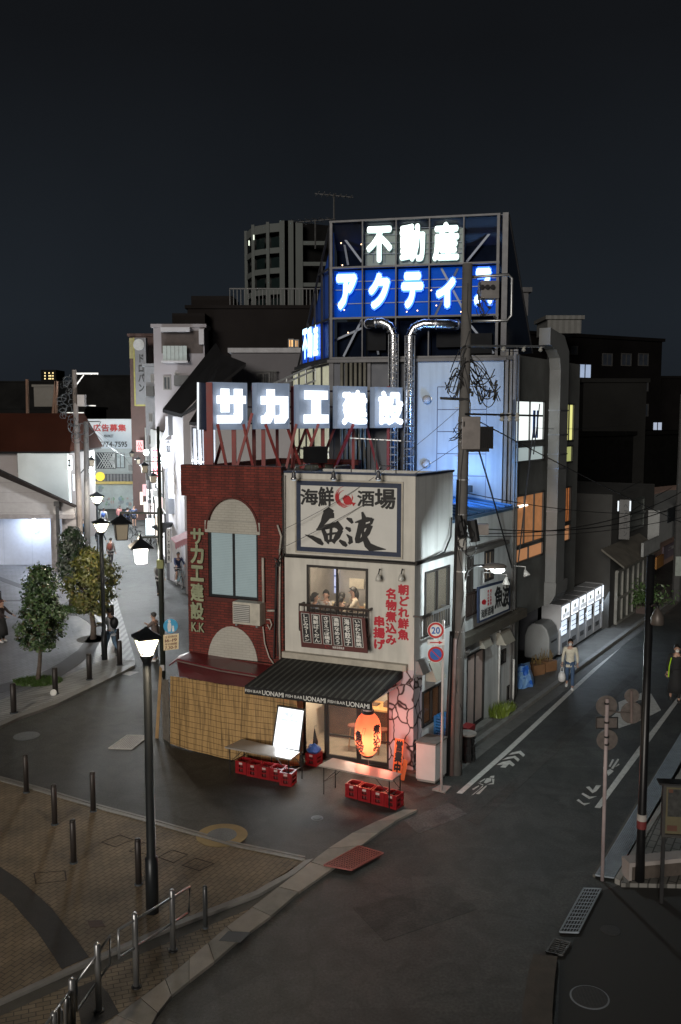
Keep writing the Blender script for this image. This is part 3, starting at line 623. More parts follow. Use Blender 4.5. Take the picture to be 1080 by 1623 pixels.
# shopfront: sliding glass panels
gl = glassm('shop_glass', (.3, .3, .3), .10)
dz = DR[3]
def upx(px, py=1150): return PF.uz(px, py)[0]
cuts = [DR[0], upx(517, 1150), upx(568, 1160), DR[1]]
for i in range(3):
    pane = gl if i else mat('white_door', (.55, .53, .5), .5)
    r = (cuts[i]+.005, cuts[i+1]-.005, .04, dz-.01)
    mb = MB(); mb.frame(PF, r, .055, -.03, -.075, .08); mb.bx(PF, (r[0]+.055, r[1]-.055, .62, .66), -.04, -.07) if i else None
    d_ = mb.build('sliding_door', trim, bar)
    mb = MB(); mb.bx(PF, (r[0]+.04, r[1]-.04, .10, dz-.08), -.048, -.054); mb.build('pane', clear if i == 0 else gl, d_)
mb = MB(); mb.bx(PF, (DR[0], DR[1], 0, .04), .03, -.12); mb.build('threshold', trim, bar)
shopw = mat('shop_plaster', (.55, .50, .42), .8, var=.1)
room(bar, PF, (DR[0]-.2, DR[1]+.05, .03, dz+.15), 2.6, shopw, mat('shop_floor', (.34, .29, .23), .5, var=.2), 'shop_room')
mb = MB(); mb.bx(PF, (cuts[1]-.6, DR[1]+.03, .95, 1.0), -1.25, -1.95); mb.build('counter', mat('counter_wood', (.62, .34, .13), .4, var=.25), bar); mb = MB(); mb.bx(PF, (cuts[1]-.6, DR[1]+.03, .03, .95), -1.45, -1.85); mb.build('counter_front', mat('counter_front', (.10, .055, .035), .6), bar); mb = MB(); [mb.bx(PF, (cuts[1]-.3+i*.42, cuts[1]-.05+i*.42, 1.001, 1.02+.10*(i%2)), -1.5, -1.75) for i in range(5)]; mb.build('counter_tray', mat('tray_dark', (.12, .07, .05), .5), bar)
mb = MB(); mb.bx(PF, (cuts[1]-.4, DR[1], 1.38, 1.42), -2.2, -2.58)
mb.build('shelf', wood, bar)
for i in range(9):
    u = cuts[1]-.3+i*.22; h_ = random.uniform(.16, .3); wd2 = random.uniform(.10, .17)
    o = MB().bx(PF, (u, u+wd2, 1.421, 1.421+h_), -2.3, -2.45) if 0 else None
mb = MB(); 
for i in range(8): u = cuts[1]-.3+i*.25; mb.bx(PF, (u, u+random.uniform(.12, .2), 1.55, 1.55+random.uniform(.18, .34)), -2.58, -2.59)
mb.build('wall_paper_notice', mat('cream_paper', (.7, .62, .48)), bar)
lamp('shop_light', 'POINT', PF.P(cuts[2]-.4, dz-.05, -1.0), 105, (1, .84, .64), .15)
lamp('shop_light_left', 'POINT', PF.P(cuts[1]-.2, dz-.05, -.5), 20, (1, .80, .60), .1)
# a small lit lamp under the awning
# side windows
curt = mat('cream_curtain', (.55, .45, .34), .8, var=.15, emit=(1, .75, .5), es=.10)
window(bar, PS, sW1, .05, -.02, 1, glassm('dim_glass', (.10, .10, .09), .45), curtain=curt)
window(bar, PS, sWin, .05, -.02, 1, glassm('dark_glass', (.06, .03, .02), .55), curtain=mat('warm_room', (.30, .12, .05), .6, var=.7, sc=5, emit=(1, .5, .25), es=.12))
window(bar, PS, w2, .05, -.02, 1, None, curtain=curt); window(bar, PS, w3, .05, -.02, 1, None, curtain=curt)
window(bar, PS, w4, .04, -.02, 0, mat('dark_pane', (.02, .02, .02), .2)); window(bar, PS, w5, .04, -.02, 0, mat('dark_pane', (.02, .02, .02), .2))
railing('side_railing', PS, 668, 713, 968, 1003, .22, 12, .02, bar, mat('grey_rail', (.14, .14, .14), .5, .3))
railing('rear_railing', PS, 737, 759.5, 938, 975, .16, 9, .02, bar)
# paired sliding doors in the side wall
pinkd = mat('pinkish_door', (.72, .56, .50), .5, var=.08)
c_ = (dd[0]+dd[1])/2
for k, (a, b) in enumerate(((dd[0]+.04, c_-.02), (c_+.02, dd[1]-.04))):
    mb = MB(); mb.bx(PS, (a, b, dd[2]+.06, dd[3]-.05), -.04, -.08); mb.build('side_door', pinkd, bar)
mb = MB(); mb.frame(PS, dd, .045, .01, -.10); mb.bx(PS, (c_-.02, c_+.02, dd[2]+.045, dd[3]-.045), -.01, -.09); mb.build('door_frame', trim, bar)
mb = MB(); mb.bx(PS, (dd[0]-.1, dd[1]+.15, 0, .12), .22, -.02); mb.build('door_step', concrete, bar)
# eave over the rear windows, overhang band
r = PS.R(737, 806, 862, 878, .22); mb = MB(); mb.bx(PS, (r[0], r[1], r[2]+.1, r[3]-.07), .26, .0); mb.build('window_hood', mat('brown_hood', (.12, .11, .10), .7), bar)
zo = PS.uz(775, 990)[1]
mb = MB(); mb.bx(PS, (sv, S_end+.15, zo-.14, zo+.10), .30, .0); mb.build('overhang_band', mat('brown_band', (.085, .075, .06), .7), bar)
# small grey boxes hung over the doors
hood = mat('beige_hood', (.35, .33, .28), .6, var=.1)
def hoodbox(x0, x1, y0, y1, d=.3, m=hood, nm='vent_hood'):
    r = PS.R(x0, x1, y0, y1, d/2); u0, u1, z0, z1 = r; mb = MB()
    mb.poly([PS.P(u0, z1, .005), PS.P(u0, z1, d*.35), PS.P(u0, z0, d), PS.P(u0, z0-.02, .005)], PS.u*(u1-u0)); return mb.build(nm, m, bar)
hoodbox(762, 775, 1006, 1024); hoodbox(795, 810, 1000, 1018); hoodbox(734, 741, 1012, 1030, .2, mat('grey_box', (.25, .25, .25)), 'wall_box'); hoodbox(742, 758, 1006, 1030, .15, mat('grey_box', (.25, .25, .25)), 'wall_box')
hoodbox(684, 699, 1048, 1076, .3); hoodbox(665, 678, 1046, 1066, .22, mat('grey_box', (.25, .25, .25)), 'wall_box')
mb = MB()
for x, y0, y1 in ((790.5, 1000, 1124), (813.5, 1046, 1118)):
    a = PS.hit(x, y0, .07); b = PS.hit(x, y1, .07); a = V((b.x, b.y, a.z)); mb.tube([a, b], .032, 7)
p = PS.hit(813.5, 1110, .08); mb.tube([p, PS.hit(800, 1120, .09)], .03, 6)
mb.build('drain_pipe', mat('white_pipe', (.6, .6, .58), .5), bar, smooth=True)
# row of small bulbs under the overhang
bulb = glow('small_bulb_or_glint', (1, .97, .9), 1.6)
for x, y in ((737, 1023), (751, 1017), (765.5, 1009), (779, 1001), (790, 994)):
    p = PS.hit(x, y, .24); t = thing('spot_lamp', 'small round bulb under the brown overhang, %s of five from the utility pole' % ['first', 'second', 'third', 'fourth', 'last'][int((x-737)/13.2)], 'lamp', p, 'bulbs under the side overhang')
    MB().ball(p, .045).build('bulb', bulb, t, True); MB().lathe(p+V((0, 0, .03)), [(.03, 0), (.035, .10), (.01, .12)], 8).build('socket', dark_metal, t)
# ---------------------------------------------------------------- signboard on the parapet
sb = thing('shop_sign', 'big white signboard with dark blue border and black brush lettering on the parapet', 'sign', PF.P(-1.5, 5, .05))
r = PF.R(467.5, 638.5, 761.5, 881, .07); u0, u1, z0, z1 = r; t = .11
mb = MB(); mb.bx(PF, (u0, u1, z0, z1), .045, .004); mb.build('board', mat('sign_white', (.62, .62, .60), .6, var=.06, sc=1.5), sb)
mb = MB(); mb.frame(PF, (u0+.04, u1-.04, z0+.04, z1-.04), t, .050, .0455); mb.build('blue_border', mat('sign_blue', (.020, .032, .07), .6, var=.25, sc=8), sb)
mb = MB(); mb.frame(PF, r, .035, .07, .0455); mb.build('outer_frame', mat('cream_case', (.45, .42, .36)), sb)
ZX = lambda x: x/3.6+430
ZY = lambda y: y/3.6+570
def SP(x, y, off=0.0):                 # coordinates of the enlarged view of the board
    f_ = (x-135)/(757-135); g_ = (y-(680+f_*10))/(1107-680+f_*28); return PF.P(u0+f_*(u1-u0), z1-g_*(z1-z0), .052+off)
ink = mat('sign_ink', (.012, .012, .014), .6, var=.2); redi = mat('red_ink', (.45, .012, .02), .5, var=.15)
mb = MB()
strokes = [  # 魚 and 波 as brush strokes
 [(305,872,18),(335,855,30),(362,872,22)], [(300,885,26),(330,892,40),(368,890,30)], [(335,860,20),(322,895,52),(300,935,30),(268,975,10)],
 [(262,975,12),(320,958,30),(370,945,34),(412,968,20)], [(375,930,34),(402,965,34),(418,975,18)], [(300,970,20),(318,1010,28),(322,1042,22)], [(408,975,28),(385,1015,34),(362,1048,16)],
 [(305,1005,12),(350,998,14),(390,992,12)], [(350,950,16),(348,1000,18),(346,1040,14)], [(318,1040,14),(350,1038,16),(378,1030,10)],
 [(195,1004,4),(235,1018,22),(280,1042,34),(303,1062,14)], [(325,1045,14),(340,1050,22)], [(358,1040,14),(375,1050,20)], [(398,1035,14),(425,1055,30),(442,1070,16)],
 [(440,905,10),(462,915,26),(475,935,14)], [(434,960,12),(455,970,24),(462,985,12)], [(440,1000,6),(462,1020,24),(465,1045,26),(452,1056,14)],
 [(488,930,6),(525,922,22),(560,912,30),(588,908,14)], [(588,905,22),(580,935,16),(560,950,8)], [(530,868,12),(540,900,26),(538,945,22),(532,985,14)], [(520,930,22),(512,985,28),(502,1030,30),(498,1052,12)],
 [(522,965,14),(555,950,22),(574,945,26)], [(578,945,28),(560,990,30),(530,1030,26),(505,1050,10)], [(530,975,14),(545,1020,30),(562,1062,40),(580,1078,46),(615,1082,26),(665,1088,4)]]
for k, s_ in enumerate(strokes): brush(mb, s_, SP, .0004*k)
def SR(x0, x1, y0, y1):
    Pp = lambda u, v, off=0.0: SP(x0+u*(x1-x0), y1-v*(y1-y0), off); return Pp
for ch, x0, x1, y0, y1 in (('海', 165, 275, 735, 832), ('鮮', 272, 368, 722, 840), ('酒', 500, 600, 740, 838), ('場', 598, 718, 728, 852)):
    put_glyph(mb, ch, SR(x0, x1, y0, y1), (0, 1, 0, 1), .030, 0, True, .001, 0, .0003)
mb.build('brush_lettering', ink, sb)
mb = MB()
for a0 in range(7):
    rr = 36+a0*3.3; s0 = random.uniform(1.6, 3); pts = [(430+math.cos(s0+i*.28)*rr, 782-math.sin(s0+i*.28)*rr*1.1, 3.0 if i % 9 else 1) for i in range(random.randint(8, 15))]
    brush(mb, pts, SP, .001+a0*.0003)
brush(mb, [(416, 792, 6), (425, 790, 34), (438, 795, 52), (450, 806, 48), (462, 815, 26), (475, 818, 10), (486, 826, 26)], SP, .004)
brush(mb, [(432, 770, 6), (445, 785, 22), (455, 800, 10)], SP, .0045)
mb.build('red_fish_mark', redi, sb)
# clip-on lamps above it
for x in (466, 529, 600):
    p = PF.hit(x, 756, .42); t = thing('sign_spotlight', 'chrome spotlight on a bent arm above the big signboard, %s' % {466: 'over its left edge', 529: 'over its middle', 600: 'over its right part'}[x], 'spotlight', p, 'spotlights over the signboard')
    b0 = PF.hit(x+28, 748, .0); b0.z = ZT+.03
    MB().tube([b0, b0+V((0, 0, .17)), b0+V((0, 0, .2))+PF.n*.06-FD*.04, p+V((0, 0, .26))+FD*.05, p+V((0, 0, .14))], .014, 6).build('arm', steel, t, True)
    MB().lathe(p+V((0, 0, -.06)), [(.075, 0), (.078, .03), (.055, .06), (.05, .17), (.03, .2)], 14).build('head', mat('chrome', (.5, .5, .52), .25, .9, var=.1), t, True)
    MB().ball(p+V((0, 0, -.06)), .06, .06, .035).build('lens', mat('lamp_lens', (.55, .6, .65), .15, emit=(.7, .85, 1), es=.25), t, True)
# red vertical lettering on the plaster
lt = thing('wall_lettering', 'red vertical japanese lettering on the cream wall right of the upper window', 'lettering', PF.P(-.6, 3.5, .01))
mb = MB(); Pt = uz_text_P(PF)
for s_, x0, x1, y0, y1 in (('朝どれ鮮魚', 631, 648.5, 926, 1015), ('名物煮込み', 611.5, 629, 932, 1023), ('串揚げ', 592, 610.5, 976, 1030)):
    r = RX(PF, x0, x1, y0, y1, .01); vtext(mb, s_, Pt, r, .05, 0, .006, .95)
mb.build('letters', mat('red_letter', (.42, .015, .03), .5, var=.1, emit=(.5, .0, .03), es=.06), lt)
# menu board
def quadP(c):
    return lambda u, v, off=0.0: c[0].lerp(c[1], u).lerp(c[3].lerp(c[2], u), v)+qn*off
mo = .34; cc = [PF.hit(478, 1025.5, mo+.1), PF.hit(583, 1035.5, mo+.1), PF.hit(578.5, 979.5, mo), PF.hit(473.6, 968.5, mo)]
qn = PF.n; MP = quadP(cc)
mn = thing('menu_board', 'maroon board with six black strips of white vertical dish names below the lit window', 'sign', cc[0])
mb = MB(); mb.poly(cc, -PF.n*.03); mb.build('board', mat('maroon', (.085, .014, .012), .6, var=.15), mn)
names = ['しじみラーメン', '海鮮ばくだん', 'さざえつぼ焼き', '漁師なめろう', '海老餃子', 'いかわた漁師焼']
mb1, mb2, mb3 = MB(), MB(), MB()
for i, s_ in enumerate(names):
    a, b = .035+i*.157, .035+i*.157+.128
    mb1.poly([MP(a, .14, .003), MP(b, .14, .003), MP(b, .96, .003), MP(a, .96, .003)], PF.n*.002)
    mb2.poly([MP(a+.008, .155, .006), MP(b-.008, .155, .006), MP(b-.008, .945, .006), MP(a+.008, .945, .006)], PF.n*.002)
    vtext(mb3, s_, MP, (a+.022, b-.022, .17, .93), .03, 0, .010, .98)
mb1.build('white_edge', mat('strip_edge', (.5, .5, .48), .6), mn); mb2.build('black_strip', mat('strip_black', (.01, .01, .012), .5), mn)
htext(mb3, '海鮮酒場魚波', MP, (.48, .66, .04, .115), .01, 0, .006)
mb3.build('dish_lettering', mat('menu_white', (.62, .61, .58), .6, emit=(1, .97, .9), es=.05), mn)
mb = MB(); brush(mb, [(.40+.03*math.cos(a*.7), .075+.04*math.sin(a*.7), .006) for a in range(8)], MP, .006); mb.build('red_swirl', redi, mn)
# side sign
s2 = thing('shop_sign', 'smaller white sign with blue border and brush lettering hung on the side street wall', 'sign', PS.hit(785, 950, .32))
mo = .33; cs = [PS.hit(759, 988, mo), PS.hit(808.5, 967, mo), PS.hit(808.5, 917.5, mo), PS.hit(759, 931, mo)]; qn = PS.n
def QP(c, n): return lambda u, v, off=0.0: c[0].lerp(c[1], u).lerp(c[3].lerp(c[2], u), v)+n*off
SPs = QP(cs, PS.n)
mb = MB(); mb.poly(cs, -PS.n*.05); mb.build('board', mat('sign_blue', (.02, .03, .07)), s2)
mb = MB(); mb.poly([SPs(.04, .06, .002), SPs(.96, .06, .002), SPs(.96, .94, .002), SPs(.04, .94, .002)], PS.n*.003); mb.build('face', mat('sign_white', (.6, .6, .6)), s2)
mb = MB(); put_glyph(mb, '魚', SPs, (.48, .76, .22, .88), .04, 0, True, .007); put_glyph(mb, '波', SPs, (.74, .97, .16, .84), .04, 0, True, .007); htext(mb, '海鮮酒場', SPs, (.06, .46, .10, .36), .03, 0, .007); mb.build('brush_lettering', ink, s2)
mb = MB(); vtext(mb, '煮込み串揚', SPs, (.26, .31, .40, .86), .03, 0, .007); vtext(mb, '朝どれ鮮魚', SPs, (.34, .39, .40, .86), .03, 0, .007)
brush(mb, [(.10, .6, .02), (.13, .58, .12), (.17, .52, .13), (.20, .46, .02)], SPs, .008); mb.build('red_marks', redi, s2)
for k, (x, y) in enumerate(((803, 917), (833, 905))):
    p = PS.hit(x, y, .62 if k == 0 else .45); t = thing('sign_spotlight', ['white goose neck lamp over the side street sign', 'white lamp on a straight arm beyond the side street sign'][k], 'spotlight', p)
    b0 = PS.hit(767 if k == 0 else 815, 925 if k == 0 else 897, .3 if k == 0 else .02)
    MB().tube([b0, b0+V((0, 0, .3 if k == 0 else 0)), p+V((0, 0, .12)), p], .018, 6).build('arm', white_plastic, t, True)
    MB().lathe(p, [(.10, -.16), (.105, -.14), (.05, -.02), (.03, .03)], 12, (-.3, .5, 1) if k else None).build('shade', white_plastic, t, True)
# wall spotlights beside the lettering
for k, x in enumerate((600, 636)):
    p = PF.hit(x, 915, .25); t = thing('wall_spotlight', ['glass wall spotlight above the red lettering, nearer the window', 'glass wall spotlight above the red lettering, nearer the building corner'][k], 'spotlight', p)
    MB().tube([PF.hit(x+2, 903, 0), PF.hit(x+2, 902, .2), p+V((0, 0, .05))], .015, 6).build('arm', dark_metal, t, True)
    MB().lathe(p, [(.065, -.09), (.07, -.05), (.05, .03), (.02, .08)], 12).build('head', mat('milky_glass', (.45, .45, .42), .2), t, True)
# ================================================================ red brick building
RB = thing('brick_building', 'narrow dark red brick building with tall arched window and air conditioner', 'building', PF.P(U0-1.5, 0))
brickm = bricks('red_brick', (.185, .030, .021), (.12, .020, .015), (.048, .016, .012), angF, .21, .066, .008, .8, var=.35, bump=.6); streaks(brickm, .25)
rr = PF.R(301, 450.5, 741, 1225); RU0, RU1 = rr[0], U0-.02; RZ = rr[3]
aw_ = PF.R(332, 411, 840, 948)       # window
ua, ub, za, zb_ = aw_
arch_top = PF.uz(371, 790)[1]; arch_bot = zb_
mb = MB(); mb.bx(PF, (RU0, ua, 0, RZ), .06, -.2); mb.bx(PF, (ub, RU1, 0, RZ), .06, -.2); mb.bx(PF, (ua, ub, 0, za), .06, -.2)
# above the window: wall with an arched recess
n = 16; ce = (ua+ub)/2; ra = (ub-ua)/2; ha = arch_top-zb_
for i in range(n):
    t0, t1 = math.pi*i/n, math.pi*(i+1)/n
    x0, x1 = ce-ra*math.cos(t0), ce-ra*math.cos(t1); y0, y1 = zb_+ha*math.sin(t0), zb_+ha*math.sin(t1)
    mb.poly([PF.P(x0, y0, .06), PF.P(x1, y1, .06), PF.P(x1, RZ, .06), PF.P(x0, RZ, .06)], -PF.n*.2)
mb.build('brick_wall', brickm, RB)
mb = MB(); mb.bx(PF, (RU0-.12, RU1, RZ-.75, RZ+.05), .12, -.15); mb.build('brick_cornice', brickm, RB)
mb = MB(); mb.box(PF.P(RU0, 0, -.22), FD*.2, -PF.n*5, V((0, 0, RZ))); mb.box(PF.P(RU0, 0, -5), FD*(RU1-RU0), -PF.n*.2, V((0, 0, RZ))); mb.build('rear_wall', brickm, RB)
mb = MB(); mb.box(PF.P(RU0, RZ-.25, -.2), FD*(RU1-RU0), -PF.n*5, V((0, 0, .1))); mb.build('roof', dark_metal, RB)
cap = mat('roof_edge_dark', (.03, .03, .035), .5); 
tilew = bricks('cream_brick', (.43, .42, .38), (.41, .40, .36), (.33, .32, .285), angF, .21, .066, .006, .8, var=.12, bump=.4)
mb = MB(); mb.poly([PF.P(ce-ra*math.cos(math.pi*i/n), zb_+ha*math.sin(math.pi*i/n), -.02) for i in range(n+1)], -PF.n*.1); mb.bx(PF, (ua-.07, ub+.07, zb_-.08, zb_+.22), .085, .061); mb.build('arch_panel', tilew, RB)
mb = MB()
for i in range(n):
    t0, t1 = math.pi*i/n, math.pi*(i+1)/n
    for q0, q1 in ((1.0, 1.07),):
        P4 = [(ce-ra*q0*math.cos(t0), zb_+.2+ha*q0*math.sin(t0)-.2), (ce-ra*q0*math.cos(t1), zb_+ha*q0*math.sin(t1)), (ce-ra*q1*math.cos(t1), zb_+ha*q1*math.sin(t1)), (ce-ra*q1*math.cos(t0), zb_+ha*q1*math.sin(t0))]
        mb.poly([PF.P(x, z, .063) for x, z in P4], PF.n*.03)
mb.build('arch_moulding', mat('dark_brick_trim', (.09, .02, .016), .8), RB)
wn = window(RB, PF, aw_, .06, -.02, 1, mat('blind_glass', (.36, .46, .50), .18, var=.08, sc=1.0, emit=(.55, .8, .9), es=.06), fm=mat('window_black', (.015, .016, .018), .4))
mb = MB()
for i in range(38): z = za+.08+i*(zb_-za-.14)/38; mb.bx(PF, (ua+.07, ub-.07, z, z+.006), -.022, -.0245)
mb.build('blind_slats', mat('blind_line', (.25, .33, .37), .4), wn)
mb = MB(); mb.bx(PF, (ua-.05, ub+.05, za-.09, za), .10, .0); mb.build('sill', mat('dark_brick_trim', (.09, .02, .016)), RB)
# lower arch panel
la = PF.R(332, 411, 992, 1050); n = 14
mb = MB(); c2 = (la[0]+la[1])/2; r2 = (la[1]-la[0])/2; mb.poly([PF.P(c2-r2*math.cos(math.pi*i/n), la[2]+(la[3]-la[2])*math.sin(math.pi*i/n), .062) for i in range(n+1)], PF.n*.02); mb.build('lower_arch_panel', tilew, RB)
# letters on the left edge
lt = thing('wall_lettering', 'column of raised pale green letters ending in K.K on the brick wall', 'lettering', PF.P(RU0+.2, 4, .1))
mb = MB()
for ch, y0, y1 in (('サ', 838, 862), ('カ', 864, 892), ('エ', 897, 920), ('建', 925, 952), ('設', 955, 981)):
    r = RX(PF, 303.5, 323, y0, y1, .1); put_glyph(mb, ch, Pf, r, .035, 0, False, .12); 
r = RX(PF, 304, 325, 987, 1001, .1); htext(mb, 'K.K', Pf, r, .02, 0, .12)
mb.build('letters', mat('brass_letters', (.36, .40, .26), .4, .3, var=.3, sc=3), lt)
# air conditioner
def ac_unit(pl, r, d, label, off=.05, m=None, fan=True, grp=None):
    u0, u1, z0, z1 = r; t = thing('air_conditioner', label, 'air conditioner', pl.P((u0+u1)/2, z0, off), grp)
    MB().bx(pl, r, off+d, off).build('casing', m or white_plastic, t, bevel=.012)
    mb = MB(); w_ = u1-u0; mb.bx(pl, (u0+.04*w_, u0+.64*w_, z0+.06, z1-.06), off+d+.012, off+d+.002); g_ = mb.build('grille', mat('ac_grille', (.20, .20, .19), .6), t)
    mb = MB()
    for i in range(9): z = z0+.09+i*(z1-z0-.18)/8; mb.bx(pl, (u0+.05*w_, u0+.63*w_, z-.006, z+.006), off+d+.02, off+d+.012)
    mb.build('slat', white_plastic, g_)
    mb = MB(); 
    for u in (u0+.1*w_, u1-.15*w_): mb.bx(pl, (u, u+.05, z0-.05, z0-.001), off+d, -.0+off*.2)
    mb.build('bracket', steel, t); return t
ac_unit(PF, PF.R(370, 413, 955, 990, .35), .32, 'cream air conditioner on the brick wall under the arched window', .07, mat('ac_cream', (.50, .48, .42), .5))
# pipes by the corner
pp = thing('pipe_run', 'pale drain pipes and cables running down the joint of brick and cream walls', 'pipes', PF.P(U0-.15, 1, .12))
mb = MB()
def pl_tube(mb, pl, pts, r, off, k=6): mb.tube([pl.hit(x, y, off) for x, y in pts], r, k)
pl_tube(mb, PF, [(440, 832), (446, 850), (444, 870), (443, 1000), (444, 1045)], .025, .14)
mb.build('drain_pipe', mat('beige_pipe', (.40, .37, .33), .6), pp, smooth=True)
mb = MB(); pl_tube(mb, PF, [(417, 884), (417, 900), (418, 955)], .035, .14); pl_tube(mb, PF, [(424, 968), (436, 968)], .03, .14)
pl_tube(mb, PF, [(424, 990), (428, 998), (431, 990), (428, 982), (423, 982)], .018, .16); pl_tube(mb, PF, [(417, 993), (420, 1020), (427, 1042), (434, 1052)], .018, .14); mb.build('duct_hose', mat('beige_pipe', (.40, .37, .33)), pp, smooth=True)
mb = MB(); pl_tube(mb, PF, [(449, 752), (449, 880), (438, 895), (434, 1045)], .018, .15); pl_tube(mb, PF, [(446, 870), (439, 900), (440, 1040)], .012, .17)
for i in range(5): pl_tube(mb, PF, [(436+random.uniform(-3, 3), 885), (441+random.uniform(-4, 5), 892), (437+random.uniform(-4, 6), 898)], .012, .18+.01*i)
mb.build('black_cable', blackm, pp)
# canopy, maroon
can = thing('maroon_canopy', 'faded maroon vinyl canopy along the foot of the brick wall', 'canopy', PF.P((RU0+RU1)/2, 2.6, .6))
mar = mat('maroon_vinyl', (.13, .014, .020), .32, var=.35, sc=1.2); mar2 = mat('maroon_vinyl_lower', (.15, .03, .035), .38, var=.3, sc=1.5)
zc = PF.uz(375, 1043)[1]
def cpt(x, y, Y): return at(x, y, Y)
# three profile lines, left to right
A1 = [PF.hit(x, y, .02) for x, y in ((303, 1034), (375, 1046), (440, 1056))]
o1, o2 = 1.0, 1.6
B1 = [PF.hit(x, y, o1) for x, y in ((281, 1046), (350, 1062), (436, 1076))]
C1 = [PF.hit(x, y, o2) for x, y in ((285, 1072), (340, 1082), (420, 1094))]
mb = MB()
for i in range(2): mb.poly([A1[i], A1[i+1], B1[i+1], B1[i]], V((0, 0, .03)))
mb.poly([PF.hit(303, 1034, .02), PF.hit(281, 1046, o1), PF.hit(268, 1056, o1-.2), PF.hit(285, 1040, .02)], V((0, 0, .03)))
mb.build('canopy_top', mar, can, smooth=False)
mb = MB()
for i in range(2): mb.poly([B1[i]-V((0, 0, .04)), B1[i+1]-V((0, 0, .04)), C1[i+1], C1[i]], PF.n*.02)
mb.build('canopy_skirt', mar2, can)
mb = MB(); mb.tube([p-V((0, 0, .015))+PF.n*.02 for p in B1], .022, 6); mb.build('canopy_bar', mat('rope_bar', (.14, .10, .09), .6), can)
mb = MB(); mb.bx(PF, (RU0, RU1, 0, zc), .14, .063); mb.build('lower_wall', brickm, RB)
# reed screens round it
reed = stripes('reed_screen', (.44, .28, .115), (.28, .165, .06), FD, .043, .5, .7, .0, soft=.5); streaks(reed, .42, (17, 17, 1.2))
sc = thing('reed_screen', 'golden reed screen fence wrapped round the front of the maroon canopy', 'screen', G(350, 1200))
base = [(270, 1180), (300, 1190), (330, 1197), (352, 1203), (400, 1212), (446, 1216), (478, 1215)]
top_ = [(270, 1072), (300, 1076), (330, 1081), (352, 1085), (400, 1091), (440, 1098), (470, 1104)]
BP = [G(*b) for b in base]; TP = []
for b, (x, y) in zip(BP, top_): TP.append(at(x, y, b.y))
for k, (i0, i1) in enumerate(((0, 3), (3, 6))):
    mb = MB()
    for i in range(i0, i1):
        N_ = 8
        for j in range(N_):
            a, b = BP[i].lerp(BP[i+1], j/N_), BP[i].lerp(BP[i+1], (j+1)/N_); c, d = TP[i].lerp(TP[i+1], (j+1)/N_), TP[i].lerp(TP[i+1], j/N_)
            a, b, c, d = [V((p.x, p.y, p.z+random.uniform(-.012, .012))) if p.z > .3 else V((p.x, p.y, .02)) for p in (a, b, c, d)]
            mb.poly([a, b, c, d], V((-.3, .95, 0))*.02)
    o = mb.build('reed_panel', reed, sc)
    mb = MB()
    for q in range(13):
        f_ = (q+.4)/13; mb.tube([BP[i].lerp(TP[i], f_)+V((0, -.012, random.uniform(-.012, .012))) for i in range(i0, i1+1)], .0055, 4)
    mb.build('binding', mat('reed_binding', (.13, .08, .035), .8), o)
sp_ = thing('wooden_board', 'weathered grey wooden board standing at the left end of the reed screen', 'board', G(264, 1176))
mb = MB(); a = G(258, 1170); b = G(269, 1178)
for k in range(5): q0, q1 = a.lerp(b, k/5), a.lerp(b, (k+.86)/5); mb.poly([q0, q1, q1+V((0, .05, 0)), q0+V((0, .05, 0))], V((0, 0, 1.62+random.uniform(-.06, .1))))
mb.build('plank', mat('grey_wood', (.17, .15, .125), .85, var=.4, sc=9), sp_)
b2 = thing('leaning_board', 'thin tan strip of board leaning beside the grey wooden board', 'board', G(250, 1172))
mb = MB(); mb.poly([G(246, 1170), G(251, 1171), at(257, 1060, G(251, 1171).y+.25), at(253, 1056, G(246, 1170).y+.25)], V((0, .03, 0))); mb.build('strip', mat('tan_board', (.32, .20, .09), .7, var=.3), b2)
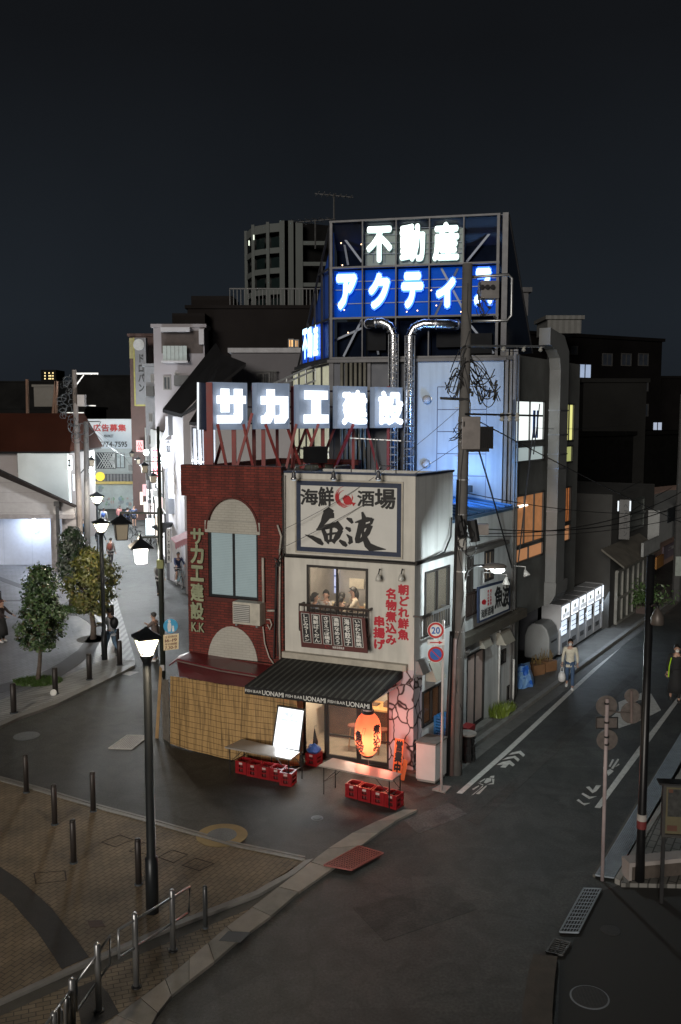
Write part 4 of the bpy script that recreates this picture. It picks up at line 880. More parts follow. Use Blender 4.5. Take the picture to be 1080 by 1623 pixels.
# ================================================================ rooftop letter sign (five boxes)
K0 = PF.hit(335, 700, -.25); PK = Plane(K0, hdir(2547)); PkP = lambda u, z, o=0.0: PK.P(u, z, o)
ks = thing('rooftop_sign', 'row of five grey panels with glowing white characters on red steel trusses', 'sign', PK.P(2, RZ, 0))
pan = mat('panel_grey', (.20, .22, .26), .45, .3, var=.08, sc=3, emit=(.55, .72, 1), es=.15)
led = glow('white_light', (.82, .91, 1.0), 1.5); ledb = glow('bluish_light', (.30, .55, 1.0), 1.5)
boxes = [(335, 392, 606, 681, 'サ', 346, 390, 616, 671), (406.6, 459, 607, 680, 'カ', 416, 457, 617, 671), (473, 522.5, 610, 679, 'エ', 484, 521, 619, 671), (535, 582, 612, 679, '建', 544, 581, 621, 671), (594, 638, 613.6, 678, '設', 602, 638, 622, 671)]
for x0, x1, y0, y1, ch, gx0, gx1, gy0, gy1 in boxes:
    r = PK.R(x0, x1, y0, y1); mb = MB(); mb.bx(PK, r, 0, -.22); mb.frame(PK, r, .03, .012, .0005); bx_ = mb.build('panel', pan, ks)
    gr = PK.R(gx0, gx1, gy0, gy1, .14); u0, u1, z0, z1 = gr; bold = .05 if ch in 'サカエ' else .024
    mb = MB()
    if ch == 'エ': w_ = u1-u0; h_ = z1-z0; mb.bx(PK, (u0, u1, z0, z0+h_*.27), .15, .06); mb.bx(PK, (u0+w_*.03, u1-w_*.03, z1-h_*.27, z1), .151, .06); mb.bx(PK, (u0+w_*.33, u1-w_*.33, z0+h_*.2, z1-h_*.2), .149, .06)
    elif ch == 'サ':
        w_ = u1-u0; h_ = z1-z0
        mb.bx(PK, (u0, u1, z1-h_*.43, z1-h_*.20), .150, .06); mb.bx(PK, (u0+w_*.14, u0+w_*.40, z0+h_*.32, z1), .152, .06); mb.bx(PK, (u0+w_*.62, u0+w_*.88, z0+h_*.2, z1), .151, .06); mb.bx(PK, (u0, u0+w_*.75, z0, z0+h_*.24), .149, .06); mb.poly([PK.P(u0+w_*.74, z0, .06), PK.P(u0+w_*.80, z0, .06), PK.P(u0+w_*.88, z0+h_*.12, .06), PK.P(u0+w_*.88, z0+h_*.3, .06), PK.P(u0+w_*.6, z0+h_*.3, .06)], PK.n*.088)
    elif ch == 'カ':
        w_ = u1-u0; h_ = z1-z0
        mb.bx(PK, (u0, u1, z1-h_*.45, z1-h_*.20), .150, .06); mb.bx(PK, (u0+w_*.22, u0+w_*.48, z0+h_*.2, z1), .152, .06); mb.poly([PK.P(u0, z0, .06), PK.P(u0+w_*.30, z0, .06), PK.P(u0+w_*.48, z0+h_*.25, .06), PK.P(u0+w_*.22, z0+h_*.35, .06), PK.P(u0+w_*.12, z0+h_*.24, .06), PK.P(u0, z0+h_*.22, .06)], PK.n*.089)
        mb.bx(PK, (u1-w_*.26, u1, z0+h_*.15, z1-h_*.3), .151, .06); mb.poly([PK.P(u0+w_*.52, z0, .06), PK.P(u1-w_*.14, z0, .06), PK.P(u1, z0+h_*.16, .06), PK.P(u1-w_*.2, z0+h_*.26, .06), PK.P(u0+w_*.52, z0+h_*.23, .06)], PK.n*.088)
    else:
        put_glyph(mb, ch, PkP, (u0, u1, z0, z1), .055, 0, False, .135, 0, .0012)
        s_ = glyph(ch)
    mb.build('glowing_letter', led, bx_)
    c = PK.P((u0+u1)/2, (z0+z1)/2, .9)
# return panel facing left
PKL = Plane(PK.P(-.02, 0, -.3), hdir(150))
r = PKL.R(315.5, 331, 607, 680)
mb = MB(); p0, p1 = at(315.5, 606, K0.y+.9), at(330, 608, K0.y+.2); q0, q1 = at(315.5, 681, K0.y+.9), at(330, 681, K0.y+.2); mb.poly([q0, q1, p1, p0], V((.1, .05, 0))); mb.build('return_panel', mat('return_blue', (.025, .035, .08), .4, .2), ks)
mb = MB(); mb.tube([at(314.5, 606, K0.y+.95), at(314.5, 681, K0.y+.95)], .04, 5); mb.build('edge_light', glow('edge_white', (.8, .9, 1), .7), ks)
# trusses
zr = RZ-.35
def kp(x, y, o=0): p = PK.hit(x, y, o); return p
mb = MB()
for x in (332,): a = kp(x, 606); mb.tube([a, V((a.x, a.y, zr))], .11, 4)
for x, o, rr_ in ((370, -.1, .08), (417, -.1, .075), (402, -.8, .07), (439, -.8, .06), (464, -.3, .07), (512, -.2, .07), (560, -.2, .06), (616, -.2, .06), (626, -.9, .06), (325, -.9, .07)):
    a = kp(x, 612, o); mb.tube([a, V((a.x, a.y, zr))], rr_, 4)
for a, b, o in (((345, 672), (362, 737), .0), ((400, 655), (372, 737), .0), ((386, 672), (404, 737), .0), ((352, 700), (336, 737), -.3), ((421, 672), (448, 737), .0), ((470, 672), (452, 737), .0), ((455, 675), (480, 735), -.1), ((500, 640), (460, 735), -.6), ((505, 672), (478, 735), .0), ((484, 672), (510, 735), -.1), ((533, 672), (505, 735), -.5), ((560, 672), (528, 748), .0), ((575, 650), (600, 748), -.6)):
    p0, p1 = kp(*a, o), kp(*b, o); mb.tube([p0, V((p1.x, p1.y, min(p1.z, zr+.1)))], .050, 4)
mb.build('truss', red_paint, ks)
mb = MB()
for y in (620, 645, 671): mb.tube([kp(392, y, -.35), kp(410, y, -.35)], .03, 4); mb.tube([kp(459, y, -.35), kp(640, y, -.35)], .035, 4)
mb.build('cross_rail', mat('rail_dark', (.06, .015, .02), .5), ks)
# small thin braces and lamp housing on the roof
mb = MB(); p = kp(500, 722, .2); mb.cube(V((p.x, p.y, p.z-.2)), .55, .4, .45, .5); mb.build('flood_lamp_box', blackm, ks)
# ================================================================ glass sign tower
TUc = PS.uz(818, 1110)[0]; TC = PS.P(TUc, 0, -.35)
PT = Plane(TC, -hdir(-6060)); PtP = lambda u, z, o=0.0: PT.P(u, z, o)
gb = PT.R(523, 797, 342, 567); GU0, GU1, GZ0, GZ1 = gb
TL = PT.P(GU0, 0); PL = Plane(TL, hdir(150))
tw = thing('sign_tower_building', 'tall building with a glass box of glowing blue and white signs on its roof', 'building', TC)
frame_m = mat('tower_frame', (.05, .05, .054), .45, .4, var=.15)
zlow = 0
bluewall = mat('pale_siding', (.26, .34, .44), .45, .15, var=.10, sc=1.2); streaks(bluewall, .1)
darkw = mat('dark_siding', (.055, .06, .075), .5, .2, var=.15)
pz = PT.uz(660, 572)[1]
ux = PT.uz(660, 700)[0]; uc = PT.uz(797, 700)[0]; u800 = PT.uz(818, 700)[0]
mb = MB(); mb.bx(PT, (ux, uc, 0, pz), 0, -.2); mb.build('front_wall', bluewall, tw)
mb = MB(); mb.bx(PT, (GU0, ux, 0, pz), -.12, -.3); mb.bx(PT, (GU0, GU0+.5, 0, pz), -.02, -.12); mb.build('recess_wall', darkw, tw)
mb = MB()
for a, b, o in ((GU0-.02, GU0+.12, .04), (ux-.05, ux+.03, .02), (PT.uz(582, 700)[0], PT.uz(587, 700)[0], -.02)): mb.bx(PT, (a, b, 0, pz), o, -.1)
mb.build('corner_post', frame_m, tw)
# panel seams on the pale wall
mb = MB(); u1_, u2_ = PT.uz(693, 700)[0], PT.uz(771, 700)[0]
for y in (613, 649, 684, 719, 754): z = PT.uz(715, y)[1]; mb.bx(PT, (u1_, u2_, z-.012, z+.012), .006, .0005)
mb.bx(PT, (u1_-.012, u1_+.012, 2, PT.uz(700, 613)[1]), .0065, .0006); mb.bx(PT, (u2_-.008, u2_+.008, 2, PT.uz(700, 613)[1]), .0065, .0006); mb.bx(PT, (ux, uc, 4.2, 4.22), .006, .0004)
mb.build('panel_seam', mat('seam_dark', (.07, .09, .14), .6), tw)
# right corner posts and side wall
zs_ = PS.uz(850, 566)[1]
mb = MB()
for x0, x1, o in ((799, 804, .02), (806, 810, -.1), (812, 819, .05)):
    a, b = PT.uz(x0, 700)[0], PT.uz(x1, 700)[0]; mb.bx(PT, (a, b, 0, pz+.3), o, o-.15)
mb.build('corner_column', mat('column_grey', (.15, .145, .14), .5, .2), tw)
ueN = PS.uz(912, 1050)[0]
Wd = [PS.R(821, 867.5, 634, 700), PS.R(821, 867, 706, 732), PS.R(820, 866, 782, 862), PS.R(818.5, 865, 864, 888), PS.R(892, 914, 639, 700), PS.R(892, 912, 706, 734), PS.R(890, 909, 772, 830), PS.R(889, 908, 832, 860)]
mb = MB(); wallgrid(mb, PS, (TUc, ueN, 2.45, zs_), Wd, .15, -.10); mb.bx(PS, (TUc, ueN, 0, 2.6), -2.1, -2.3); mb.bx(PS, (TUc, ueN, 2.46, 2.6), -.26, -2.09); mb.bx(PS, (TUc-.02, TUc+.35, 0, 2.449), -.10, -2.2)
mb.build('side_wall', mat('side_concrete', (.135, .14, .135), .7, var=.25, sc=1.2), tw)
wl = glow('white_window', (.86, .95, .92), 1.05); wl2 = glow('frosted_window', (.60, .72, .72), .42); yl = glow('yellow_window', (.95, .93, .32), .75); yl2 = glow('yellow_frosted', (.75, .80, .28), .4)
ol = mat('orange_blind', (.4, .2, .1), .6, var=.5, sc=3, emit=(1, .42, .16), es=.22); ol2 = mat('orange_panel', (.4, .2, .1), .6, var=.2, sc=1.5, emit=(1, .45, .20), es=.30)
wf = mat('alu_frame', (.10, .10, .10), .4, .5)
for r, m_, mu in ((Wd[0], wl, 1), (Wd[1], wl2, 1), (Wd[2], ol, 2), (Wd[3], ol2, 1), (Wd[4], yl, 2), (Wd[5], yl2, 0), (Wd[6], stripes('orange_blind_slats', (.9, .32, .10), (.25, .06, .02), SD, .20, .5, .6, .3, emit=.22), 0), (Wd[7], ol2, 0)):
    window(tw, PS, r, .05, -.12, mu, m_, fm=wf)
mb = MB(); r = Wd[0]; mb.bx(PS, (r[0]+(r[1]-r[0])*.62, r[0]+(r[1]-r[0])*.70, r[2]+.1, r[3]-.3), -.10, -.115); mb.bx(PS, (r[0]+(r[1]-r[0])*.75, r[0]+(r[1]-r[0])*.80, r[2]+.1, r[3]-.3), -.10, -.115); mb.build('hanging_cloth', mat('blue_cloth', (.05, .12, .35), .7, var=.4, sc=20), tw)
mb = MB(); r = Wd[2]; mb.bx(PS, (r[0]+(r[1]-r[0])*.45, r[1]-.25, r[2]+.05, r[3]-.05), -.128, -.13)
mb.build('slatted_blind', stripes('blind_lit', (.9, .45, .2), (.35, .12, .05), (0, 0, 1), .11, .6, .6, .2, emit=.22), tw)
mb = MB(); mb.tube([PS.P(r[0]+.3, r[3]-.35, -.115), PS.P(r[0]+1.1, r[3]-.35, -.115)], .035, 5); mb.build('tube_light', glow('warm_tube', (1, .9, .75), 4), tw)
mb = MB(); mb.box(PT.P(GU0, 0, -6), PT.u*(GU1-GU0+1.2), -PT.n*.2, V((0, 0, pz))); mb.build('rear_wall', darkw, tw)
mb = MB(); q = [PT.P(GU0, pz, .04), PT.P(u800, pz, .04), PS.P(ueN, pz, -.1), PS.P(ueN, pz, -.1)-FD*5]; mb.poly(q, V((0, 0, .12))); mb.build('roof', dark_metal, tw)
# the glass box: frame, mullions, panes, side faces with sloping tops
gbx = MB(); post = MB()
xs = [525.5, 575, 628, 680.5, 734.5, 789]; ys = [346, 420.5, 502, 566]
us = [PT.uz(x, 450)[0] for x in xs]; zs2 = [PT.uz(650, y)[1] for y in ys]
for i, u in enumerate(us):
    wd_ = .035 if 0 < i < 5 else .08; gbx.bx(PT, (u-wd_/2, u+wd_/2, zs2[3], zs2[0]), .05, -.10)
for j, z in enumerate(zs2): gbx.bx(PT, (us[0]-.05, us[5]+.05, z-.028, z+.028), .052, -.102)
gbx.bx(PT, (us[5]+.12, us[5]+.28, zs2[3], zs2[0]+.04), .03, -.12)
DB = 3.4
TLd = PL.u; lb = PL.hit(473, 588); lbu = (lb-PL.A).dot(PL.u); ltz = zs2[0]-.1
zb0 = zs2[3]
def slope_z(u): return ltz-.35*0-(ltz-zb0-.0)*max(0, u-.05)/max(lbu, .1)
for k in range(5):
    u = lbu*k/4.6+.02; z1_ = max(slope_z(u), zb0+.05); gbx.bx(PL, (u-.02, u+.02, zb0, z1_), .03, -.03)
for z in zs2[1:]:
    ue = lbu*(1-(z-zb0)/(ltz-zb0)) if z > zb0 else lbu; gbx.bx(PL, (0, max(ue, .1), z-.03, z+.03), .032, -.032)
gbx.tube([PL.P(0, ltz, .0), PL.P(lbu, zb0, .0)], .04, 4)
gbx.build('steel_frame', frame_m, tw)
# right side face: dark, sloping
rb = PS.P(TUc+2.2, 0, -.35)
mb = MB(); mb.poly([PT.P(us[5]+.28, zs2[3], -.1), PS.P(TUc+2.1, zs2[3]+.2, -.5), PT.P(us[5]+.28, zs2[0], -.1)], V((-.02, .02, 0))); mb.build('sloping_side', mat('side_glass_dark', (.012, .018, .035), .3, .2), tw)
mb = MB(); mb.tube([PT.P(us[5]+.28, zs2[0], -.1), PS.P(TUc+2.1, zs2[3]+.2, -.5)], .035, 4); mb.build('sloping_edge', frame_m, tw)
mb = MB(); mb.poly([PT.P(us[0], zs2[0], -.1), PT.P(us[5]+.2, zs2[0], -.1), PT.P(us[5]+.2, zs2[3], -DB), PT.P(us[0], zs2[3], -DB)], V((0, 0, .02))); mb.build('sloping_roof', mat('roof_glass_dark', (.012, .014, .022), .4, .2), tw)
blueb = mat('blue_backing', (.003, .045, .26), .7, 0, var=.15, sc=1.5, emit=(0, .10, .72), es=.26, spec=.1)  # blue emission stands in for neon light falling on the backing
dgl = mat('dark_backing', (.006, .009, .018), .9, 0, var=.4, sc=1.2, spec=0)
ggl = mat('greenish_backing', (.16, .20, .19), .5, .1, var=.1)
def cell(i, j, m, o=-.32, nm='backing_panel', m2=None):
    mb = MB(); mb.bx(PT, (us[i]+.02, us[i+1]-.02, zs2[j+1]+.04, zs2[j]-.04), o, o-.02); return mb.build(nm, m, tw)
for i in range(5):
    cell(i, 1, blueb)
    cell(i, 0, ggl if 1 <= i <= 3 else dgl, -.32 if 1 <= i <= 3 else -.7); cell(i, 2, dgl, -.7)
mb = MB(); mb.poly([PL.P(.02, zb0+.04, -.12), PL.P(lbu*.98, zb0+.04, -.12), PL.P(.02, ltz-.2, -.12)], -PL.n*.02); mb.build('side_backing', mat('side_blue', (.015, .07, .36), .45, .1, var=.3, sc=.9), tw)
# trusses seen through the glass
mb = MB()
def pt(x, y, o): return PT.hit(x, y, o)
for a, b, o in (((533, 360), (574, 415), -.5), ((540, 352), (552, 420), -.6), ((740, 415), (783, 362), -.5), ((700, 425), (740, 500), -.28), ((726, 425), (690, 500), -.28), ((530, 540), (574, 520), -.5), ((545, 565), (575, 505), -.5), ((740, 508), (783, 560), -.5), ((590, 508), (600, 562), -.5)):
    mb.tube([pt(*a, o), pt(*b, o)], .045, 4)
for y in (443, 456, 478): mb.tube([pt(528, y+4, -.25), pt(786, y-3, -.25)], .018, 4)
for y in (385, 402): mb.tube([pt(578, y, -.25), pt(732, y-2, -.25)], .015, 4)
for x in (592, 610, 645, 662, 698, 716): mb.tube([pt(x, 350, -.27), pt(x, 416, -.27)], .010, 4)
for y in (362, 372, 395): mb.tube([pt(578, y, -.26), pt(732, y-2, -.26)], .010, 4)
mb.build('inner_truss', mat('inner_steel', (.12, .14, .18), .45, .3), tw)
mb = MB()
for x, y in ((541, 385), (573, 387), (543, 420), (606, 460), (652, 460), (546, 491), (645, 494), (692, 484), (662, 492), (552, 527), (534, 352), (731, 494), (684, 460)):
    mb.ball(pt(x, y, -.22), .022, k=6)
mb.build('small_bulb_or_glint', glow('amber_glint', (1, .62, .35), 3.5), tw)  # amber balls stand in for orange lamp reflections in the glass
blk = mat('machine_dark', (.015, .016, .018), .7, 0, spec=.1)
for q_ in ((692, 735, 525, 550), (745, 780, 528, 560), (582, 612, 512, 555)): MB().bx(PT, PT.R(*q_, -.4), -.4, -.66).build('machine', blk, tw)
# letters
def neon(name, chars, core, halo, cb, hb, pl=PT, off=-.14, em=False):
    for ch, x0, x1, y0, y1 in chars:
        P_ = uz_text_P(pl); r = RX(pl, x0, x1, y0, y1, off); t = MB(); put_glyph(t, ch, P_, r, cb, 0, em, off+.03, 0, .001); o = t.build(name, core, tw)
        t = MB(); put_glyph(t, ch, P_, r, hb, 0, em, off-.02, 0, .0012); t.build('halo', halo, o)
wc = glow('cool_white_neon', (.92, 1.0, .98), 1.9); wh = glow('green_white_halo', (.45, .62, .60), .5); bc = glow('blue_white_neon', (.45, .72, 1.0), 2.3); bh = glow('deep_blue_neon', (.02, .16, 1.0), 1.6)
neon('neon_letter', [('不', 583, 620, 361, 413), ('動', 636, 672, 357, 412), ('産', 688, 726, 354, 411)], wc, wh, .035, .055)
neon('neon_letter', [('ア', 536, 564, 438, 487), ('ク', 587, 616, 436, 486), ('テ', 639, 669, 435, 485), ('ィ', 694, 720, 443, 484), ('ス', 754, 780, 429, 480)], bc, bh, .060, .105)
# side letters
P_ = lambda u, z, o=0.0: PL.P(-u, z, o)
for ch, x0, x1 in (('不', 482, 489), ('動', 490, 497), ('産', 499, 506)):
    a, b = PL.uz(x0, 540)[0], PL.uz(x1, 540)[0]; z0, z1 = PL.uz(494, 565)[1], PL.uz(494, 520)[1]
    t = MB(); put_glyph(t, ch, P_, (-max(a, b), -min(a, b), z0, z1), .05, 0, False, .04); o = t.build('neon_letter', bc, tw)
mb = MB(); mb.bx(PL, (PL.uz(507, 540)[0], PL.uz(479, 540)[0], zb0+.06, zs2[2]-.02), -.02, -.03); mb.build('blue_light_panel', glow('blue_panel_glow', (.01, .10, .75), .30), tw)
lamp('blue_sign_light', 'AREA', PT.P((us[0]+us[5])/2, (zs2[1]+zs2[2])/2, .6), 60, (.15, .40, 1), 5.0, -PT.n, sy=1.2) if 0 else None
# lit lower left glazing and stair
pl2 = mat('lit_glazing', (.5, .5, .4), .4, emit=(.85, .85, .60), es=.28, var=.5, sc=1.2)
z0, z1 = 5.0, PL.uz(495, 583)[1]; ue = PL.uz(463, 660)[0]
mb = MB(); mb.bx(PL, (.05, ue, z0, z1), -.05, -.08); mb.build('stair_glazing', pl2, tw)
mb = MB()
for k in range(6): u = .05+(ue-.05)*k/5; mb.bx(PL, (u-.03, u+.03, z0, z1), .0, -.10)
for z in (z1, z1-.9, z1-1.8, z1-2.7): mb.bx(PL, (.02, ue+.03, z-.03, z+.03), .002, -.102)
mb.build('glazing_bar', frame_m, tw)
mb = MB(); mb.bx(PL, (-.05, lbu*1.02, zb0-.14, zb0-.04), .12, -.10); mb.bx(PT, (us[0]-.1, us[5]+.3, zb0-.14, zb0-.05), .14, .055); mb.build('base_rail', frame_m, tw)
# stair rails to the left
mb = MB(); a = PL.P(ue*.9, PL.uz(470, 598)[1], .1)
for dz_ in (0, .16, .5): mb.tube([at(500, 578, 30)+V((0, 0, -dz_)), at(425, 612, 31)+V((0, 0, -dz_)), at(418, 622, 31.5)+V((0, 0, -dz_))], .035, 5)
for k in range(6): p = at(500, 578, 30).lerp(at(425, 612, 31), k/5); mb.tube([p, p-V((0, 0, .5))], .02, 4)
mb.build('stair_rail', mat('pale_rail', (.42, .44, .45), .4, .5), tw)
# bundle of pipes and two shiny ducts
bp = thing('pipe_bundle', 'bundle of pale vertical pipes on the dark wall behind the glowing characters', 'pipes', PT.P(PT.uz(560, 700)[0], 6, .1))
mb = MB()
for k in range(6): x = 542+k*7.3; a = PT.hit(x, 572, .06); mb.tube([a, V((a.x, a.y, 6.2))], .05, 7)
mb.build('pipe', mat('pipe_pale', (.34, .33, .28), .4, .5), bp, smooth=True)
foil = mat('shiny_duct', (.60, .60, .62), .22, 1.0, var=.1, sc=4, bump=.4, bsc=18)
for k, (x, top) in enumerate((((624), [(586, 512), (606, 511), (618, 517), (624, 530)]), ((650), [(712, 514), (672, 513), (657, 519), (650, 532)]))):
    t = thing('silver_duct', ['silver ventilation duct bending left at its top under the glass box', 'silver ventilation duct bending right at its top under the glass box'][k], 'duct', PT.hit(x, 740, .35))
    pts = [PT.hit(a, b, .35) for a, b in top]; bot = V((pts[-1].x, pts[-1].y, 6.0))
    if k: pts = [PT.hit(735, 514, -.1)]+pts
    else: pts = [PT.hit(583, 513, -.1)]+pts
    MB().tube(pts+[bot], .145, 14).build('duct', foil, t, True)
    mb = MB()
    for q in range(22):
        p = pts[-1]+V((0, 0, -.22*q)); 
        if p.z > 6: mb.tube([p, p-V((0, 0, .03))], .158, 14)
    for q in range(4):
        a_ = 2*math.pi*q/8+math.pi*1.1; mb.tube([pts[-1]+V((math.cos(a_)*.155, math.sin(a_)*.155, 0)), bot+V((math.cos(a_)*.155, math.sin(a_)*.155, 0))], .010, 4)
    for q in range(len(pts)-1): c = pts[q].lerp(pts[q+1], .5); d = (pts[q+1]-pts[q]).normalized()*.02; mb.tube([c-d, c+d], .158, 14)
    mb.build('band', mat('duct_band', (.25, .26, .28), .4, .8), t)
for k, (x, y) in enumerate(((677, 633), (676, 735))):
    t = thing('wall_lamp', ['upper round bulkhead fitting on the blue lit wall', 'lower round bulkhead fitting on the blue lit wall just above the parapet'][k], 'wall fitting', PT.hit(x, y, .1))
    MB().lathe(PT.hit(x, y, .02), [(.13, 0), (.13, .12), (.09, .2), (.02, .24)], 12, PT.n).build('dome', mat('pale_fitting', (.5, .5, .52), .4), t, True); MB().bx(PT, PT.R(x-2, x+8, y-3, y+1), .03, .002).build('bracket', steel, t)
# added blue-white flood, an unseen source put in to light the pale wall
fl = thing('added_flood_lamp', 'added unseen floodlight behind the bar roof giving the pale wall its blue light', 'lamp', PT.P(ux+1.6, 6.6, 1.3))
MB().cube(PT.P(ux+1.6, 6.35, 1.3), .35, .2, .2, .3).build('housing', dark_metal, fl)
lamp('added_wall_flood', 'AREA', PT.P(ux+1.5, 6.62, 2.3), 85, (.22, .48, 1.0), .7, V((0, 0, .62))-PT.n)
# rooftop antennas
def antenna(label, base, h, tilt, n, ln, mat_=steel, w=.9, r=.02):
    t = thing('television_antenna', label, 'antenna', base)
    MB().tube([base, base+V((0, 0, h))], r*1.3, 5).build('mast', mat_, t)
    d = V((math.cos(tilt), math.sin(tilt), -.05)); c = base+V((0, 0, h-.05)); mb = MB(); mb.tube([c-d*ln/2, c+d*ln/2], r, 4)
    e_ = V((-d.y, d.x, 0))
    for i in range(n): q = c-d*ln/2+d*ln*(i+.5)/n; mb.tube([q-e_*w/2*(1-.3*i/n), q+e_*w/2*(1-.3*i/n)], r*.7, 4)
    mb.build('array', mat_, t); return t
dm = mat('antenna_grey', (.12, .12, .12), .5, .6)
antenna('tall thin television antenna above the left end of the glass box', PT.P(us[0]-.1, zs2[0]-.6, -.8), PT.uz(518, 297)[1]-zs2[0]+.6, .2, 7, 1.2, dm, .6, .02)
antenna('low television antenna with long rods beside the glass box corner', at(500, 352, 29.0)-V((0, 0, .8)), .9, -.6, 6, 1.5, dm, .8, .018)
antenna('television antenna on the roof behind the big signboard', PF.P(PF.uz(560, 745)[0], ZT-.5, -1.5), 1.35, -.2, 8, 1.3, steel, .55, .014)
# big rectangular duct on the side wall
dct = thing('wall_duct', 'large grey rectangular exhaust duct climbing the side wall between the lit windows', 'duct', PS.P(PS.uz(880, 900)[0], 3, .2))
dm2 = mat('duct_grey', (.20, .205, .205), .5, .2, var=.12, sc=2)
rd = PS.R(876, 889, 610, 925, .2); u0, u1 = rd[0], rd[1]
zt_, zb2 = PS.uz(880, 585, .35)[1], PS.uz(880, 925, .35)[1]
mb = MB(); mb.bx(PS, (u0, u1, zb2, zt_), .38, .03)
prof = [(0, 0), (.05, .35), (.3, .62), (.75, .78), (1.3, .86)]
arc = [(u0+(u1-u0)*0, zt_)]
tp = [PS.P(u0, zt_, .38), PS.P(u0-.1, zt_+.35, .38), PS.P(u0-.45, zt_+.6, .38), PS.P(u0-1.0, zt_+.7, .38)]; tp2 = [PS.P(u1, zt_, .38), PS.P(u1-.02, zt_+.6, .38), PS.P(u1-.5, zt_+1.05, .38), PS.P(u0-1.0, zt_+1.2, .38)]
for i in range(3): mb.poly([tp[i], tp[i+1], tp2[i+1], tp2[i]], -PS.n*.35)
mb.build('duct', dm2, dct)
mb = MB()
for y in (650, 690, 722, 745, 815, 848): z = PS.uz(880, y, .55)[1]; mb.bx(PS, (u0-.02, u1+.02, z-.02, z+.02), .395, .02)
mb.build('duct_band', mat('duct_band', (.25, .26, .28)), dct)
mb = MB(); mb.poly([PS.P(u0-.05, zb2+dz_, o_) for o_, dz_ in ((.03, .02), (.42, .02), (.40, -.35), (.26, -.62), (.03, -.75))], PS.u*(u1-u0+.35)); mb.build('bottom_bend', dm2, dct)
# thin drain pipes beside it
mb = MB(); 
for x in (818, 822): a = PS.hit(x, 640, .03); mb.tube([V((a.x, a.y, .1)), V((a.x, a.y, zs_))], .03, 5)
mb.build('drain_pipe', mat('column_grey', (.15, .145, .14)), tw)
# ================================================================ surrounding buildings
def block(name, label, cat, x0, x1, Y, yt, col=None, m=None, depth=10, rot=0.0, yb=None, roofm=None, group=None, Y1=None):
    """a box building whose front runs from picture x0 at depth Y to x1 at depth Y1"""
    a = at(x0, HOR, Y); b = at(x1, HOR, Y1 or Y); pl = Plane(a, (V((b.x, b.y, 0))-V((a.x, a.y, 0))))
    zt = at((x0+x1)/2, yt, ((Y1 or Y)+Y)/2).z; L_ = (V((b.x, b.y, 0))-V((a.x, a.y, 0))).length
    zb_0 = at(x0, yb, Y).z if yb else -.5; t = thing(name, label, cat, pl.P(L_/2, max(0, zb_0)), group)
    mb = MB(); mb.box(pl.P(0, zb_0, 0), pl.u*L_, -pl.n*depth, V((0, 0, zt-zb_0))); mb.build('wall', m, t)
    mb = MB(); mb.box(pl.P(-.15, zt, .15), pl.u*(L_+.3), -pl.n*(depth+.3), V((0, 0, .22))); mb.build('roof_edge', roofm or m, t)
    return t, pl, L_, zt
def wins(t, pl, rects, m=None, fm=None, t_=.07, sill=False):
    for x0, x1, y0, y1, pm in rects:
        r = pl.R(x0, x1, y0, y1, .03); mb = MB(); mb.frame(pl, r, t_, .07, .005); c = (r[0]+r[1])/2; mb.bx(pl, (c-t_*.4, c+t_*.4, r[2]+t_, r[3]-t_), .065, .006); w_ = mb.build('window', fm or wf, t)
        mb = MB(); mb.bx(pl, (r[0]+.03, r[1]-.03, r[2]+.03, r[3]-.03), .03, .004); mb.build('pane', pm, w_)
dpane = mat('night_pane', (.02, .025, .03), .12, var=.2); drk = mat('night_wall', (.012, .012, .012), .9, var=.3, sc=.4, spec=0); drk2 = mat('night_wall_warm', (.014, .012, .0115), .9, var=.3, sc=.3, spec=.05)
gwall = mat('greyish_wall', (.30, .28, .29), .8, var=.10, sc=.6); ltw = mat('light_wall', (.42, .41, .43), .75, var=.08, sc=.5)
tile = mat('dark_roof_tile', (.012, .012, .013), .8, var=.3, sc=2, spec=.15)
# round ended apartment tower
ap = thing('apartment_tower', 'tall unlit apartment tower with rounded balconied end behind the roofs', 'building', at(430, HOR, 85))
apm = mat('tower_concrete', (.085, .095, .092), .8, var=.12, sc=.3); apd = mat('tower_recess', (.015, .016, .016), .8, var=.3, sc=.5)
Yt = 85; cx = at(440, HOR, Yt).x
pts = [at(393, HOR, Yt+4), at(404, HOR, Yt+1.2), at(427, HOR, Yt), at(452, HOR, Yt-.6), at(460, HOR, Yt-.6)]
pts = [V((p.x, p.y, 0)) for p in pts]; ztop = at(440, 352, Yt).z
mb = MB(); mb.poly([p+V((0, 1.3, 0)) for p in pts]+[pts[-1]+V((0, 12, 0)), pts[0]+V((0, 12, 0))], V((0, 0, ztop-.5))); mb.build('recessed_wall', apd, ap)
mb = MB()
for y in (352, 393, 425, 458, 490): 
    z = at(440, y, Yt).z
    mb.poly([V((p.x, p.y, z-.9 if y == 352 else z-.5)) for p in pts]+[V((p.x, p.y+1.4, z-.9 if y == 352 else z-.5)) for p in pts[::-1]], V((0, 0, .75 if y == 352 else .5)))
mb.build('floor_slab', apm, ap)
mb = MB()
for i, p in enumerate(pts): mb.cube(p, .28 if i < 3 else .8, .3, ztop)
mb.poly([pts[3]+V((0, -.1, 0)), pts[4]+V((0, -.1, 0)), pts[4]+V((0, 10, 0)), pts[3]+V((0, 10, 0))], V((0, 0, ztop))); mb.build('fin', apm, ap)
bal = mat('balcony_glass', (.007, .013, .013), .5, 0, spec=.1)
mb = MB()
for k, y in enumerate((393, 425, 458, 490)):
    z = at(440, y, Yt).z
    for i in range(3): mb.poly([V((pts[i].x+.3, pts[i].y+.1, z)), V((pts[i+1].x-.3, pts[i+1].y+.1, z)), V((pts[i+1].x-.3, pts[i+1].y+.15, z)), V((pts[i].x+.3, pts[i].y+.15, z))], V((0, 0, .95)))
mb.build('balcony_panel', bal, ap)
